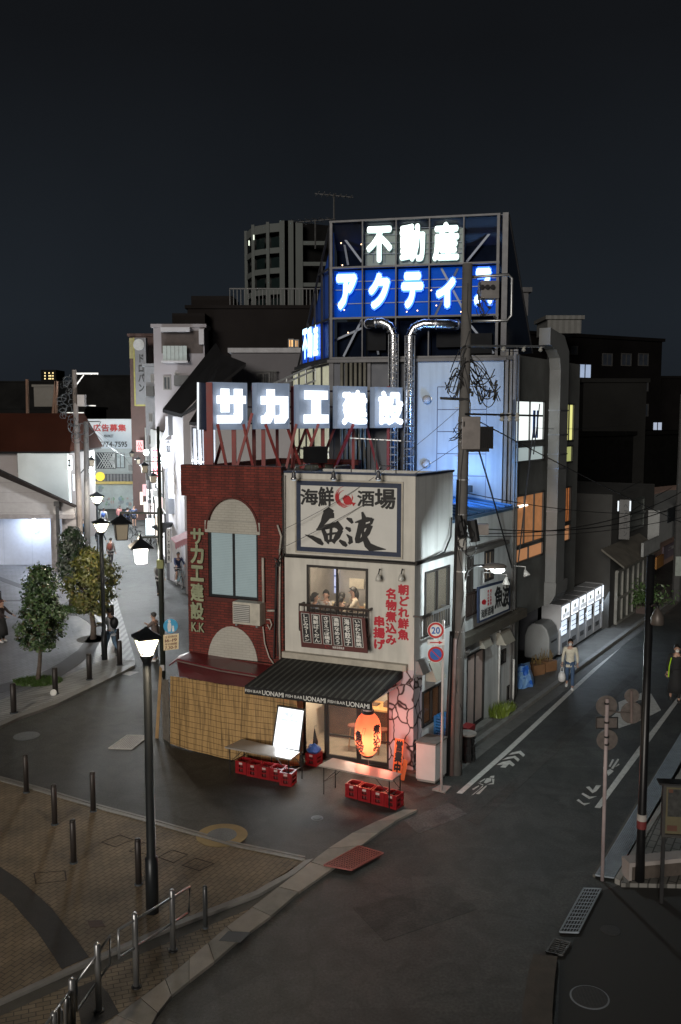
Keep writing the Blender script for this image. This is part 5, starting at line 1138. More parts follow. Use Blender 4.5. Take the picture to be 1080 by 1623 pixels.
mb = MB(); a = at(460, HOR, Yt-.4); b = at(524, HOR, Yt+1.5); mb.poly([V((a.x, a.y, 0)), V((b.x, b.y, 0)), V((b.x, b.y+10, 0)), V((a.x, a.y+10, 0))], V((0, 0, at(490, 352, Yt).z))); mb.build('rear_wing', drk, ap)
mb = MB()
for y in (388, 421, 454): a = at(478, y, Yt-.8); mb.box(a, V((2.2, .05, 0)), V((0, .5, 0)), V((0, 0, .35)))
a = at(470, HOR, Yt-.9); mb.box(V((a.x, a.y, 0)), V((.65, 0, 0)), V((0, .6, 0)), V((0, 0, at(470, 353, Yt-.9).z))); mb.build('wing_slab', apm, ap)
mb = MB(); 
for x in (444.5, 448, 451.5): p = at(x, 369, Yt+.6); mb.cube(p, .14, .05, .35)
for x, y in ((395, 389), (402.5, 380)): p = at(x, y, Yt+1); mb.cube(p, .12, .05, .45)
mb.build('lit_slit', glow('dim_window_light', (.8, .95, .75), .8), ap)
# dark block with a warm window, left of the glass box
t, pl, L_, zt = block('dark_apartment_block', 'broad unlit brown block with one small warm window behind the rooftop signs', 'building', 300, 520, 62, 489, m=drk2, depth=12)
wins(t, pl, [(457, 466, 537, 551, stripes('warm_slats', (1, .55, .2), (.4, .18, .05), RT, .22, .6, .6, .1, emit=.9)), (467, 474, 538, 551, MC['warm_slats'])])
mb = MB(); 
for i in range(26): u = L_*(.30+i*.026); mb.bx(pl, (u, u+.05, zt+.2, zt+1.3), -.1, -.15)
mb.bx(pl, (L_*.30, L_*.97, zt+1.28, zt+1.36), -.1, -.16); mb.build('roof_railing', mat('rail_grey_dark', (.09, .09, .09), .6), t)
mb = MB(); mb.bx(pl, (L_*.02, L_*.32, zt+.2, zt+.9), -.5, -4); mb.build('roof_room', drk2, t)
# low grey roof building in front of it
t, pl, L_, zt = block('grey_flat_building', 'low grey flat roofed building with a pale coping behind the glowing characters', 'building', 368, 480, 44, 559, m=mat('mid_grey_wall', (.12, .115, .125), .8, var=.12, sc=.6), depth=6, roofm=mat('coping_pale', (.36, .36, .38), .7))
r = pl.R(370, 440, 588, 614, .05); mb = MB()
for i in range(30): u = r[0]+(r[1]-r[0])*i/30; mb.bx(pl, (u, u+.03, r[2], r[3]), .3, .27)
mb.bx(pl, (r[0], r[1], r[3]-.03, r[3]+.03), .31, .26); mb.build('roof_railing', mat('rail_grey_dark', (.09, .09, .09)), t)
wins(t, pl, [(408, 428, 590, 612, dpane)])
# white four storey building with balcony
t, pl, L_, zt = block('white_apartment_house', 'pale four storey house with a top floor balcony behind green glass panels', 'building', 246, 326, 60, 519, m=mat('pinkish_white_wall', (.27, .25, .265), .8, var=.08, sc=.5), depth=9)
mb = MB(); mb.bx(pl, pl.R(256, 322, 524, 560), .02, .005); mb.build('balcony_recess', mat('recess_brown', (.07, .055, .05), .8, var=.3), t)
mb = MB()
for i in range(6): x = 258.5+i*6.4; mb.bx(pl, pl.R(x, x+5.9, 548, 572, .5), .55, .5)
mb.build('balcony_panel', mat('green_glass', (.17, .22, .22), .3), t)
mb = MB(); mb.bx(pl, pl.R(257, 299, 572, 575, .3), .62, .0); mb.bx(pl, pl.R(256, 302, 519, 526, .3), .6, .0); mb.bx(pl, pl.R(316, 324, 522, 546, .2), .4, .01); mb.build('balcony_slab', ltw, t)
mb = MB(); mb.bx(pl, (L_*.33, L_*.98, zt+.2, zt+1.0), -.8, -4); mb.build('roof_room', drk2, t)
wins(t, pl, [(259, 271, 596, 618, dpane), (277, 285, 590, 612, dpane)])
mb = MB(); mb.bx(pl, pl.R(277, 300, 595, 611, .2), .5, .01); mb.build('small_balcony', mat('dark_rail_panel', (.06, .06, .06), .6), t)
# dark tiled pitched roof house
rh = thing('tiled_roof_house', 'house with steep dark tiled roof between the pale apartment house and the rooftop sign', 'building', at(310, HOR, 46))
mb = MB()
ra_, rb_, rc_, rd_ = at(258, 648, 47), at(288, 656, 43.5), at(352, 560, 43.5), at(342, 543, 47)
mb.poly([ra_, rb_, rc_, rd_], V((0, 0, -.18))); e_ = at(345, 610, 40); mb.poly([rb_, at(330, 622, 41), at(390, 575, 41), rc_], V((0, 0, -.15)))
mb.build('roof', tile, rh)
mb = MB(); a, b, c, d = at(290, 652, 43.4), at(316, 652, 42.6), at(316, 627, 42.6), at(303, 640, 43)
q = [at(290, 655, 43.4), at(334, 610, 42), at(334, 760, 42), at(290, 760, 43.4)]; q = [V((p.x, p.y, p.z)) for p in q]
q2 = [V((q[0].x, q[0].y, 0)), V((q[1].x, q[1].y, 0)), q[1], q[0]]; mb.poly(q2, V((.8, 5, 0))); mb.build('wall', gwall, rh)
mb = MB(); mb.poly([V((at(262, HOR, 47.5).x, 47.5, 0)), V((at(291, HOR, 45).x, 45, 0)), V((at(291, HOR, 45).x+1, 52, 0)), V((at(262, HOR, 47.5).x+1, 52, 0))], V((0, 0, at(275, 660, 46).z))); mb.build('wing_wall', ltw, rh)
mb = MB(); p = at(266, 672, 47); mb.box(at(267, 690, 46.6), V((.75, -.45, 0)), V((.2, .4, 0)), V((0, 0, 1.5))); mb.build('dark_opening', mat('opening_dark', (.05, .05, .055), .7), rh)
# bright glazed corner beside the brick building
gz = thing('glazed_shop', 'brightly lit shop with tall dark framed glazing behind the left end of the rooftop sign', 'building', at(320, HOR, 38))
a, b = at(303, HOR, 40), at(338, HOR, 36.5); gp = Plane(a, V((b.x-a.x, b.y-a.y, 0))); Lg = (V((b.x, b.y, 0))-V((a.x, a.y, 0))).length; zg = at(318, 667, 38).z
mb = MB(); mb.bx(gp, (0, Lg, 0, zg), -.1, -4); mb.bx(gp, (-.1, .15, 0, zg), .02, -.1); mb.build('wall', ltw, gz)
mb = MB(); mb.bx(gp, (.35, Lg-.1, zg-2.6, zg-.3), .01, -.09); mb.build('pane', mat('shop_glow', (.5, .5, .55), .5, var=.7, sc=2.2, emit=(.75, .85, 1.0), es=.75), gz)
mb = MB()
for k in range(5): u = .30+(Lg-.4)*k/4; mb.bx(gp, (u-.04, u+.04, zg-2.6, zg-.3), .05, .011)
for z in (zg-2.62, zg-1.7, zg-.3): mb.bx(gp, (.3, Lg-.1, z-.03, z+.03), .051, .012)
mb.build('window_bar', mat('window_black', (.015, .016, .018)), gz)
mb = MB(); mb.poly([at(300, 669, 40), at(345, 668, 36.5), at(350, 630, 38), at(318, 640, 41)], V((0, 0, -.12))); mb.build('roof', tile, gz)
# far sign column
vs_ = thing('vertical_sign', 'faded tall vertical sign with yellow edge and dark katakana on a dim building', 'sign', at(222, HOR, 72))
Pv = Plane(at(213, HOR, 73), V((1, -.08, 0))); r = Pv.R(214.5, 232, 535, 641)
mb = MB(); mb.bx(Pv, r, 0, -.5); mb.build('panel', mat('sign_greyish', (.13, .13, .14), .6, var=.2, sc=1.2), vs_)
mb = MB(); mb.bx(Pv, (r[0]-.12, r[0], r[2]-.1, r[3]), .03, -.5); mb.bx(Pv, (r[0], r[1], r[2]-.12, r[2]), .03, -.5); mb.build('yellow_edge', mat('yellow_edge', (.22, .20, .05), .6), vs_)
mb = MB(); vtext(mb, 'ドロパン', lambda u, z, o=0: Pv.P(u, z, o), Pv.R(219, 229, 560, 622), .04, 0, .02); mb.build('letters', ink, vs_)
mb = MB(); mb.lathe(Pv.P((r[0]+r[1])/2-.1, r[3]-.55, .02), [(.45, 0), (.45, .05)], 16, Pv.n); mb.build('round_mark', mat('mark_grey', (.35, .35, .35), .6), vs_)
t, pl, L_, zt = block('old_sign_building', 'dim brown building with a small yellowish side sign beside the tall vertical sign', 'building', 208, 246, 75, 533, m=mat('brick_brown', (.07, .04, .035), .8, var=.3, sc=.8), depth=8)
mb = MB(); mb.bx(pl, pl.R(206, 214, 536, 568, .3), .5, .0); mb.build('side_sign', mat('yellow_sign_dim', (.22, .19, .08), .6), t)
# balconied narrow building
t, pl, L_, zt = block('narrow_house', 'narrow bluish grey house with small dark balconies left of the pale apartment house', 'building', 231, 247, 66, 581, m=mat('bluish_wall', (.24, .25, .27), .8, var=.15), depth=6)
mb = MB()
for y in (612, 745): mb.bx(pl, pl.R(233, 245, y, y+16, .3), .6, .0)
mb.build('balcony', mat('dark_rail_panel', (.06, .06, .06)), t)
wins(t, pl, [(239, 245, 593, 606, dpane), (236, 242, 655, 668, dpane), (236, 244, 690, 704, dpane)])
# dark hills / roofs silhouettes far left
t, pl, L_, zt = block('dark_house', 'unlit dark house block on the skyline behind the billboard', 'building', 118, 232, 120, 597, m=drk, depth=20)
t, pl, L_, zt = block('dark_house', 'unlit dark low block on the skyline at the far left edge', 'building', -60, 118, 135, 606, m=drk, depth=20)
t, pl, L_, zt = block('rooftop_shed', 'small pale shed on the roof left of the leaning wooden poles', 'building', 55, 87, 90, 613, m=mat('shed_wall', (.15, .14, .125), .8, var=.1), depth=4)
t, pl, L_, zt = block('low_dark_building', 'low dark building in front of the pale shed above the brown roof', 'building', -60, 135, 88, 648, m=drk, depth=8)
far = thing('distant_tower_block', 'distant tower block with a cluster of tiny warm lit windows', 'building', at(78, HOR, 320))
Pfar = Plane(at(60, HOR, 320), V((1, 0, 0))); mb = MB(); mb.bx(Pfar, Pfar.R(66, 90, 586, 660), 0, -10); mb.build('wall', drk, far)
mb = MB()
for x in (70.5, 77, 79.5, 83): 
    for y in (590, 594.5, 599, 604):
        if random.random() < .8: mb.bx(Pfar, Pfar.R(x, x+1.9, y, y+2.1), .1, .01)
mb.build('lit_windows', glow('far_window_light', (1, .72, .30), 1.0), far)
for k, (x0, x1, y0, y1) in enumerate(((43, 1, 600, 0), (85, 1, 602, 0), (90, 1, 600, 0))):
    t = thing('wooden_pole', ['thin brownish pole standing on the dark roof at far left', 'leaning brownish pole over the brown roof, left one of two', 'upright brownish pole next to the leaning one above the brown roof'][k], 'pole', at(x0, HOR, 70))
    MB().tube([at([44, 84, 89][k], 662, 70), at([43, 89, 89.5][k], [601, 604, 604][k], 70)], .13, 6).build('shaft', mat('pole_brown', (.16, .09, .06), .8), t)
# brown roofed house, left
bh = thing('brown_roof_house', 'house with large rusty brown hipped roof and pinkish wall at the left', 'building', at(50, HOR, 60))
wm = mat('pinkish_wall', (.30, .27, .265), .8, var=.08, sc=.8)
Pb = Plane(at(-60, HOR, 58), V((1, .03, 0)))
mb = MB(); r = Pb.R(-60, 105, 712, 905); mb.bx(Pb, (r[0], r[1], 0, r[3]), 0, -8); mb.build('wall', wm, bh)
mb = MB(); z0 = Pb.uz(50, 715)[1]; z1 = z0+2.4; u0, u1 = Pb.uz(-80, 715)[0], Pb.uz(115, 715)[0]
vv = [Pb.P(u0, z0, .6), Pb.P(u1, z0, .6), Pb.P(u1, z0, -8.6), Pb.P(u0, z0, -8.6), Pb.P(u0, z1, -2.8), Pb.P(Pb.uz(103, 670)[0], z1, -2.8), Pb.P(Pb.uz(103, 670)[0], z1, -5), Pb.P(u0, z1, -5)]
mb.add(vv, [(0, 1, 5, 4), (1, 2, 6, 5), (2, 3, 7, 6), (4, 5, 6, 7), (0, 4, 7, 3)]); mb.build('roof', mat('rusty_roof', (.045, .014, .008), .9, var=.2, sc=.5, spec=.1), bh)
mb = MB(); mb.bx(Pb, (u0, u1, z0-.12, z0), .62, -8); mb.build('eave', tile, bh)
wins(bh, Pb, [(27, 56, 722, 749, mat('dusky_pane', (.09, .085, .09), .3))])
mb = MB(); mb.bx(Pb, Pb.R(57, 64, 716, 765), .12, .0); mb.bx(Pb, Pb.R(62, 66, 716, 770), .25, .13); mb.build('corner_post', mat('brown_post', (.07, .05, .045), .7), bh)
# white shed like building with sloping verge
wb = thing('white_gable_building', 'white building with long sloping dark verge and blue lit open bay at the left edge', 'building', at(50, HOR, 48))
Pw = Plane(at(-60, HOR, 49.5), V((1, .02, 0)))
uR = Pw.uz(119, 850)[0]; uL = Pw.uz(-80, 850)[0]; zlg = Pw.uz(60, 819)[1]; siding = stripes('white_siding', (.36, .345, .345), (.30, .285, .285), (0, 0, 1), .55, .93, .7, .06)
mb = MB(); zA = Pw.uz(0, 752)[1]; zB = Pw.uz(118, 802)[1]; uA = Pw.uz(0, 750)[0]
mb.poly([Pw.P(uL, zlg, 0), Pw.P(uR, zlg, 0), Pw.P(uR, zB, 0), Pw.P(uL, zA+(zA-zB)/(uR-uA)*(uA-uL), 0)], -Pw.n*.4); mb.build('gable_wall', siding, wb)
mb = MB(); p0, p1 = Pw.P(uL, zA+(zA-zB)/(uR-uA)*(uA-uL), .5), Pw.P(uR+.15, zB-.05, .5); mb.poly([p0, p1, p1+V((0, 0, .10)), p0+V((0, 0, .45))], -Pw.n*.45); mb.build('sloping_roof', mat('verge_dark', (.02, .016, .015), .9, var=.2, spec=.1), wb)
uC = Pw.uz(81, 860)[0]; uD = Pw.uz(97, 860)[0]
mb = MB(); mb.bx(Pw, (uL, uR, zlg-.1, zlg+.12), .15, -.2); mb.bx(Pw, (uC, uD-.2, 0, zlg), .0, -.6); mb.bx(Pw, (uD, uR, 0, zlg), -.25, -.9); mb.build('pillar', mat('pillar_grey', (.28, .26, .26), .8), wb)
mb = MB(); mb.bx(Pw, (uL, uC, 0, zlg), -2.2, -2.4); mb.bx(Pw, (uC, uC+.1, 0, zlg), -.6, -2.3); mb.build('bay_wall', stripes('bay_cladding', (.46, .50, .60), (.38, .42, .52), RT, 1.6, .97, .6, .05), wb)
mb = MB(); lp_ = Pw.hit(54, 833, -1.9); mb.ball(lp_, .30, .15, .42, 10); mb.build('bay_lamp', glow('bay_lamp_light', (.85, .95, 1), 6), wb)
lamp('bay_light', 'POINT', lp_+Pw.n*.5, 150, (.72, .84, 1.0), .3)
# grey wire post and box
pst = thing('thin_post', 'thin dark post with a small head beside the open bay', 'post', at(94, 905, 47)); b0 = G(94, 908)
MB().tube([b0, V((b0.x, b0.y, at(93, 800, b0.y).z))], .09, 6).build('shaft', dark_metal, pst); MB().cube(V((b0.x, b0.y, at(93, 802, b0.y).z)), .3, .2, .25).build('head', dark_metal, pst)
# ---- end of the shopping street: billboard building
Pe = Plane(at(130, HOR, 84), V((1, .01, 0)))
eb = thing('billboard_building', 'white building closing the shopping street with lattice window and painted shutter', 'building', at(175, HOR, 84))
litw = mat('street_white_wall', (.52, .55, .54), .7, var=.12, sc=.5)
r = Pe.R(134, 217, 664, 806); mb = MB(); mb.bx(Pe, (r[0], r[1], 0, r[3]), 0, -8); mb.bx(Pe, (r[1], r[1]+1.2, 0, r[3]-.5), -.5, -8); mb.build('wall', litw, eb)
bbd = thing('billboard', 'white rooftop billboard with red kanji and a black telephone number at the street end', 'billboard', Pe.hit(175, 690, .3))
mb = MB(); mb.bx(Pe, Pe.R(135, 211, 664, 711, .3), .35, .10); mb.build('board', mat('billboard_white', (.60, .64, .68), .6, var=.05, emit=(.8, .9, 1), es=.06), bbd)
mb = MB(); htext(mb, '広告募集', lambda u, z, o=0: Pe.P(u, z, o), Pe.R(147, 200, 672, 684, .4), .03, 0, .40); mb.build('red_letters', mat('bill_red', (.50, .05, .05), .6), bbd)
mb = MB(); htext(mb, '03-5774-7595', lambda u, z, o=0: Pe.P(u, z, o), Pe.R(144, 202, 700, 708, .4), .02, 0, .40); htext(mb, 'MARKET', lambda u, z, o=0: Pe.P(u, z, o), Pe.R(165, 180, 689, 693, .4), .02, 0, .40); mb.build('black_letters', ink, bbd)
wins(eb, Pe, [(152, 183, 717, 743, dpane), (184, 198, 718, 742, mat('white_pane', (.5, .55, .55), .3))])
mb = MB(); r = Pe.R(153, 182, 718, 742, .15)
for i in range(8):
    u = r[0]+(r[1]-r[0])*i/7
    mb.tube([Pe.P(u, r[2], .12), Pe.P(min(u+.9, r[1]), r[3], .12)], .035, 4); mb.tube([Pe.P(u, r[3], .14), Pe.P(min(u+.9, r[1]), r[2], .14)], .035, 4)
mb.build('lattice', white_plastic, eb)
ac_unit(Pe, Pe.R(204, 216, 735, 747, .3), .5, 'white air conditioner on the street end building right of its lattice window', .05)
mb = MB(); r = Pe.R(140, 217, 751, 764, .8); mb.bx(Pe, r, .82, .78)
mb.build('balcony_fence', stripes('fence_slats', (.22, .21, .21), (.08, .08, .08), RT, .30, .6, .7, .2), eb)
mb = MB(); mb.bx(Pe, Pe.R(140, 217, 763, 767, .8), .95, .0); mb.build('yellow_fascia', mat('yellow_fascia', (.45, .33, .10), .6, emit=(1, .8, .3), es=.10), eb)
mb = MB(); mb.lathe(Pe.hit(159, 755, .86), [(.42, 0), (.42, .06)], 18, Pe.n); mb.build('yellow_round_sign', glow('yellow_disc', (1, .68, .05), .45), eb)
mb = MB(); mb.bx(Pe, Pe.R(141, 215, 768, 805), .04, .004); sh_ = mb.build('shutter', mat('painted_shutter', (.52, .57, .56), .6, var=.16, sc=1.4), eb)
mb = MB(); random.seed(3)
for k in range(26):
    x, y = random.choice([(random.uniform(142, 165), random.uniform(770, 778)), (random.uniform(185, 212), random.uniform(785, 802)), (random.uniform(160, 180), random.uniform(790, 800))]); p = Pe.hit(x, y, .05); mb.lathe(p, [(random.uniform(.08, .24), 0), (.05, .012)], 7, Pe.n, k % 4)
mb.build('mural_patches', [mat('mural_green', (.30, .44, .32), .7), mat('mural_grey', (.35, .38, .40), .7), mat('mural_blue', (.32, .42, .46), .7), mat('mural_pink', (.50, .40, .37), .7)], sh_)
mb = MB(); mb.bx(Pe, Pe.R(177.5, 179, 768, 806), .08, .041); mb.build('shutter_post', litw, eb)
# bright narrow shops left of the end building
lb_ = thing('lit_shop_row', 'bright white shop fronts on the left side of the far shopping street', 'building', at(118, HOR, 75))
Pl_ = Plane(at(105, HOR, 58), V((at(137, HOR, 84).x-at(105, HOR, 58).x, 26, 0))); Ll = (at(137, HOR, 84)-at(105, HOR, 58)).length
mb = MB(); mb.bx(Pl_, (0, Ll, 0, 6.2), 0, -3); mb.build('wall', litw, lb_)
mb = MB(); mb.bx(Pl_, (1, Ll*.5, .6, 5.4), .06, .004); mb.bx(Pl_, (Ll*.55, Ll*.95, 1.0, 5.8), .06, .004); mb.build('lit_front', mat('lit_front_left', (.5, .5, .5), .5, var=.75, sc=.9, emit=(.85, .93, 1), es=1.1), lb_)
mb = MB(); mb.bx(Pl_, (Ll*.3, Ll*.9, 6.3, 8.0), .3, .1); mb.build('roof_sign', mat('teal_sign', (.25, .45, .50), .5, var=.8, sc=1.2, emit=(.5, .9, .95), es=.55), lb_)
# ---- right-hand shops
A_, B_ = at(262, HOR, 50), at(222, HOR, 84); Pr = Plane(A_, V((B_.x-A_.x, B_.y-A_.y, 0))); Lr = (B_-A_).length
sr = thing('shop_row_building', 'row of lit shop fronts along the right side of the far street', 'building', Pr.P(Lr/2, 0))
mb = MB(); mb.bx(Pr, (0, Lr, 0, 7.6), 0, -5); mb.bx(Pr, (Lr*.5, Lr, 7.6, 11.5), -.2, -5); mb.build('wall', mat('shop_wall_grey', (.34, .33, .32), .75, var=.2, sc=.6), sr)
fronts = [(.02, .16, .3, 3.1, (.95, .95, 1), 1.0), (.18, .34, .3, 2.9, (1, .85, .7), .8), (.36, .52, .3, 3.0, (.9, .97, 1), 1.0), (.55, .72, .3, 3.0, (1, .8, .8), .9), (.75, .95, .3, 3.0, (.95, 1, 1), .9), (.05, .3, 3.9, 6.2, (.80, .9, 1), .35)]
for k, (a, b, c, d, col, s_) in enumerate(fronts):
    mb = MB(); mb.bx(Pr, (a*Lr, b*Lr, c, d), .03, .004); mb.build('lit_front', mat('lit_front_%d' % k, (.4, .4, .4), .5, var=.85, sc=1.6, emit=col, es=s_), sr)
    mb = MB(); mb.frame(Pr, (a*Lr, b*Lr, c, d), .1, .12, .031); mb.build('front_frame', dark_metal, sr)
def boxsign(name, label, x0, x1, y0, y1, Y, m, text=None, tm=None, vert=True, th=.2, cat='sign', ry=0):
    P_ = Plane(at(x0, HOR, Y), V((1, ry, 0))); r = P_.R(x0, x1, y0, y1); t = thing(name, label, cat, P_.P(r[0], r[2]))
    MB().bx(P_, r, 0, -th).build('panel', m, t)
    if text:
        mb = MB(); ins = (r[1]-r[0])*.15; rr_ = (r[0]+ins, r[1]-ins, r[2]+.08, r[3]-.08); f_ = lambda u, z, o=0: P_.P(u, z, o)
        (vtext if vert else htext)(mb, text, f_, rr_, .03, 0, .012); mb.build('letters', tm, t)
    return t, P_, r
wl3 = glow('sign_letter_white', (1, 1, 1), 1.0)
t, P_, r = boxsign('dental_sign', 'red vertical box sign with white characters and white edge over the street', 242, 251, 712, 756, 50, glow('sign_red', (.85, .02, .05), .75), '歯由科立', wl3)
mb = MB(); mb.frame(P_, (r[0]-.06, r[1]+.06, r[2]-.06, r[3]+.06), .06, .02, -.2); mb.build('white_edge', glow('sign_edge', (.9, .9, .9), .5), t)
boxsign('street_banner', 'tall pink and white lit panel behind the green lamp pole', 252, 261, 778, 830, 54, mat('pink_lit', (.5, .4, .4), .5, var=.5, sc=2.0, emit=(1, .72, .72), es=1.5))
boxsign('street_banner', 'bright white lit panel right of the green lamp pole', 262, 269, 778, 812, 53, glow('white_panel_lit', (1, .97, .97), 1.5))
boxsign('street_banner', 'orange red glowing vertical banner above the white lit panel', 265, 269.5, 717, 752, 51, mat('orange_banner', (.6, .1, .05), .5, var=.5, sc=4, emit=(1, .22, .08), es=.9))
boxsign('street_banner', 'narrow red banner near the parked bicycles', 254, 257, 838, 866, 48, mat('red_banner', (.45, .02, .05), .6, emit=(1, .0, .1), es=.1))
boxsign('menu_light_sign', 'small white lit standing sign left of the green lamp pole', 231, 244, 822, 848, 58, mat('stand_sign_lit', (.5, .5, .5), .5, var=.8, sc=5, emit=(.8, .95, 1), es=1.5), cat='sign')
boxsign('vertical_sign', 'white nobori banner with black hiragana beside the dark alley', 264.5, 270.5, 838, 892, 44, mat('banner_white', (.5, .5, .5), .6), 'くしのみあ', ink)
boxsign('street_banner', 'pale pink sign with letter strokes beside the billboard', 216, 227, 698, 716, 74, mat('pink_sign', (.5, .25, .25), .6, var=.4, sc=3, emit=(1, .5, .5), es=.22), '公', mat('bill_red', (.5, .05, .05)))
for k, (x0, x1, y0, y1, Y, c, e_, tx, lb) in enumerate(((226, 231, 768, 786, 66, (1, .35, .40), .8, '', 'small pink lit sign low on the far right shops'), (233, 241, 776, 792, 62, (.9, .97, 1), 1.3, '酒', 'white lit box sign with one character on the far right shops'), (222, 226, 780, 800, 70, (1, .6, .25), .9, '', 'orange lit strip sign near the street end'), (244, 250, 764, 777, 58, (.85, .95, 1), 1.2, '薬', 'white square lit sign under the lower small hanging lantern'), (228, 233, 796, 812, 64, (1, .9, .8), 1.4, '', 'warm white lit doorway sign on the far right shops'), (236, 243, 798, 816, 60, (1, .8, .8), 1.1, 'めし', 'pale pink lit sign with two characters on the far right shops'), (246, 252, 788, 818, 56, (.95, 1, 1), 1.3, '', 'tall white lit shop window panel left of the pink banner'), (271, 279, 752, 764, 46.5, (.9, .95, 1), .9, '', 'small white lit sign above the pale blue panel'), (216, 220, 790, 806, 76, (.7, .9, 1), 1.1, '', 'bluish lit panel at the street end corner'), (252, 256, 736, 758, 52, (1, .95, .9), 1.0, '歯', 'narrow white lit sign right beside the dental sign'), (107, 113, 722, 745, 57, (.9, .97, 1), 1.2, '本', 'white lit sign with one character at the left side of the far street'), (112, 117, 752, 778, 60, (.8, .9, 1), 1.1, '', 'tall bluish lit panel at the left side of the far street'), (126, 133, 735, 752, 66, (.5, .7, 1), .8, '', 'blue lit window behind the two far poles'), (127, 132, 776, 800, 70, (.95, 1, .95), 1.0, '', 'white lit doorway between the two far poles'))):
    boxsign('lit_sign', lb, x0, x1, y0, y1, Y, mat('lit_sign_%d' % k, (.4, .4, .4), .5, var=.35, sc=4, emit=c, es=e_), tx, ink)
# curved white balcony shop
cb = thing('curved_front_shop', 'white shop with curved upper front and dim lettered sign above the street', 'building', at(275, HOR, 46))
Pc = Plane(at(258, HOR, 47), V((1, -.10, 0)))
r = Pc.R(258, 291, 674, 742); mb = MB(); u0, u1, z0, z1 = r
q = [(u0+.0, z0), (u1, z0), (u1, z1), (u0+.25, z1), (u0-.02, z1-.6), (u0-.10, (z0+z1)/2)]; mb.poly([Pc.P(u, z, 0) for u, z in q], -Pc.n*3); mb.build('upper_front', mat('curved_white', (.50, .52, .58), .6, var=.08), cb)
r2 = Pc.R(261, 290, 702, 722, .1); mb = MB(); mb.bx(Pc, r2, .12, .004); mb.build('sign_panel', mat('sign_bluegrey', (.42, .44, .50), .5, var=.15, emit=(.6, .75, 1), es=.12), cb)
mb = MB(); htext(mb, 'SUZUNARI', lambda u, z, o=0: Pc.P(u, z, o), (r2[0]+.1, r2[1]-.1, r2[2]+.18, r2[3]-.15), .03, 0, .13); mb.build('letters', ink, cb)
r3 = Pc.R(262, 289, 689, 697, .1); mb = MB(); mb.poly([Pc.P(r3[0]+(r3[1]-r3[0])*i/10, r3[2]+(r3[3]-r3[2])*math.sin(math.pi*i/10), .004) for i in range(11)], Pc.n*.3); mb.build('arched_hood', mat('hood_brown', (.10, .09, .09), .7), cb)
mb = MB(); mb.bx(Pc, (u0, u1, 0, z0), -.3, -3); mb.build('lower_wall', mat('lower_wall_dark', (.13, .13, .14), .7, var=.3), cb)
mb = MB(); mb.bx(Pc, Pc.R(270, 283, 742, 800, -.2), -.15, -.29); mb.build('pale_panel', mat('pale_blue_panel', (.48, .50, .56), .5, var=.3, sc=2, emit=(.8, .9, 1), es=.30), cb)
mb = MB(); mb.bx(Pc, Pc.R(284, 297, 738, 790, -.1), .1, -.28); mb.build('brown_panel', mat('brown_panel', (.20, .15, .12), .6, var=.2), cb)
mb = MB(); mb.bx(Pc, Pc.R(269, 284, 790, 814, .3), .5, -.2); mb.build('grey_canopy', mat('canopy_greyblue', (.20, .22, .26), .6), cb)
mb = MB(); mb.poly([Pc.hit(240, 836, 1.4), Pc.hit(262, 829, 1.2), Pc.hit(277, 830, 0), Pc.hit(258, 846, .2)], V((0, 0, .06))); mb.build('small_awning', mat('awning_dim', (.09, .10, .11), .6), cb)
mb = MB(); mb.bx(Pc, Pc.R(278, 300, 742, 925, -.5), -.8, -1.2); mb.build('alley_wall', mat('alley_dark', (.03, .032, .036), .8, var=.2), cb)
# pink awning on a pole by the alley
pa = thing('pink_awning', 'pink scalloped awning on a white pole at the alley beside the brick wall', 'awning', G(293, 910))
Y_ = 40; mb = MB(); a, b, c, d = at(271, 854, 39.5), at(300, 842, 41.5), at(303, 852, 38.5), at(278, 862, 37.5)
mb.poly([a, b, c, d], V((0, 0, .05))); mb.build('cloth', mat('pink_cloth', (.50, .25, .28), .7, var=.1, emit=(1, .5, .55), es=.06), pa)
mb = MB()
for i in range(8): p, q = d.lerp(c, i/8), d.lerp(c, (i+1)/8); mb.poly([p, q, q-V((0, 0, .16)), p.lerp(q, .5)-V((0, 0, .26)), p-V((0, 0, .16))], V((0, -.02, 0)))
mb.build('scallop', mat('pink_cloth', (.50, .25, .28)), pa); b_ = G(294, 925); MB().tube([V((b_.x, b_.y, 0)), V((b_.x, b_.y, at(294, 848, b_.y).z))], .04, 6).build('pole', white_plastic, pa)
rc_ = thing('red_cone_sign', 'red folded parasol leaning by the alley behind the cyclist', 'parasol', G(298, 915)); p = G(298, 915); MB().tube([p+V((0, 0, .1)), p+V((0, 0, .9)), p+V((0, 0, 1.7))], [.12, .10, .02], 8).build('cloth', mat('red_banner', (.45, .02, .05)), rc_)
# big blank building left behind brick building, closing gaps
# ---- right background
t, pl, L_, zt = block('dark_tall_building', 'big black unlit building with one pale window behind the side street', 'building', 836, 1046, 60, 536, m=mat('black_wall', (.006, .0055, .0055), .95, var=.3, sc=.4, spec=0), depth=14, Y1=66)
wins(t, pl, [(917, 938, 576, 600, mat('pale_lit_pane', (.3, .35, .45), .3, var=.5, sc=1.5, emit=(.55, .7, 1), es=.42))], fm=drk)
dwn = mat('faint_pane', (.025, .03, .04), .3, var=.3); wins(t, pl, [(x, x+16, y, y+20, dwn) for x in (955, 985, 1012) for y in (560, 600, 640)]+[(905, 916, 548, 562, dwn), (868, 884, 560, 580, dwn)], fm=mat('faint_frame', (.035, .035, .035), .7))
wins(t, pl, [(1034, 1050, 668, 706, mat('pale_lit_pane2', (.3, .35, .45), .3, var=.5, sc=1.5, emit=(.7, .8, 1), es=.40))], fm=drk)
t, pl, L_, zt = block('grey_dim_building', 'dim grey windowless building in front of the black block', 'building', 924, 1024, 52, 606, m=mat('dim_grey_wall', (.014, .014, .0135), .95, var=.2, sc=.4, spec=0), depth=4)
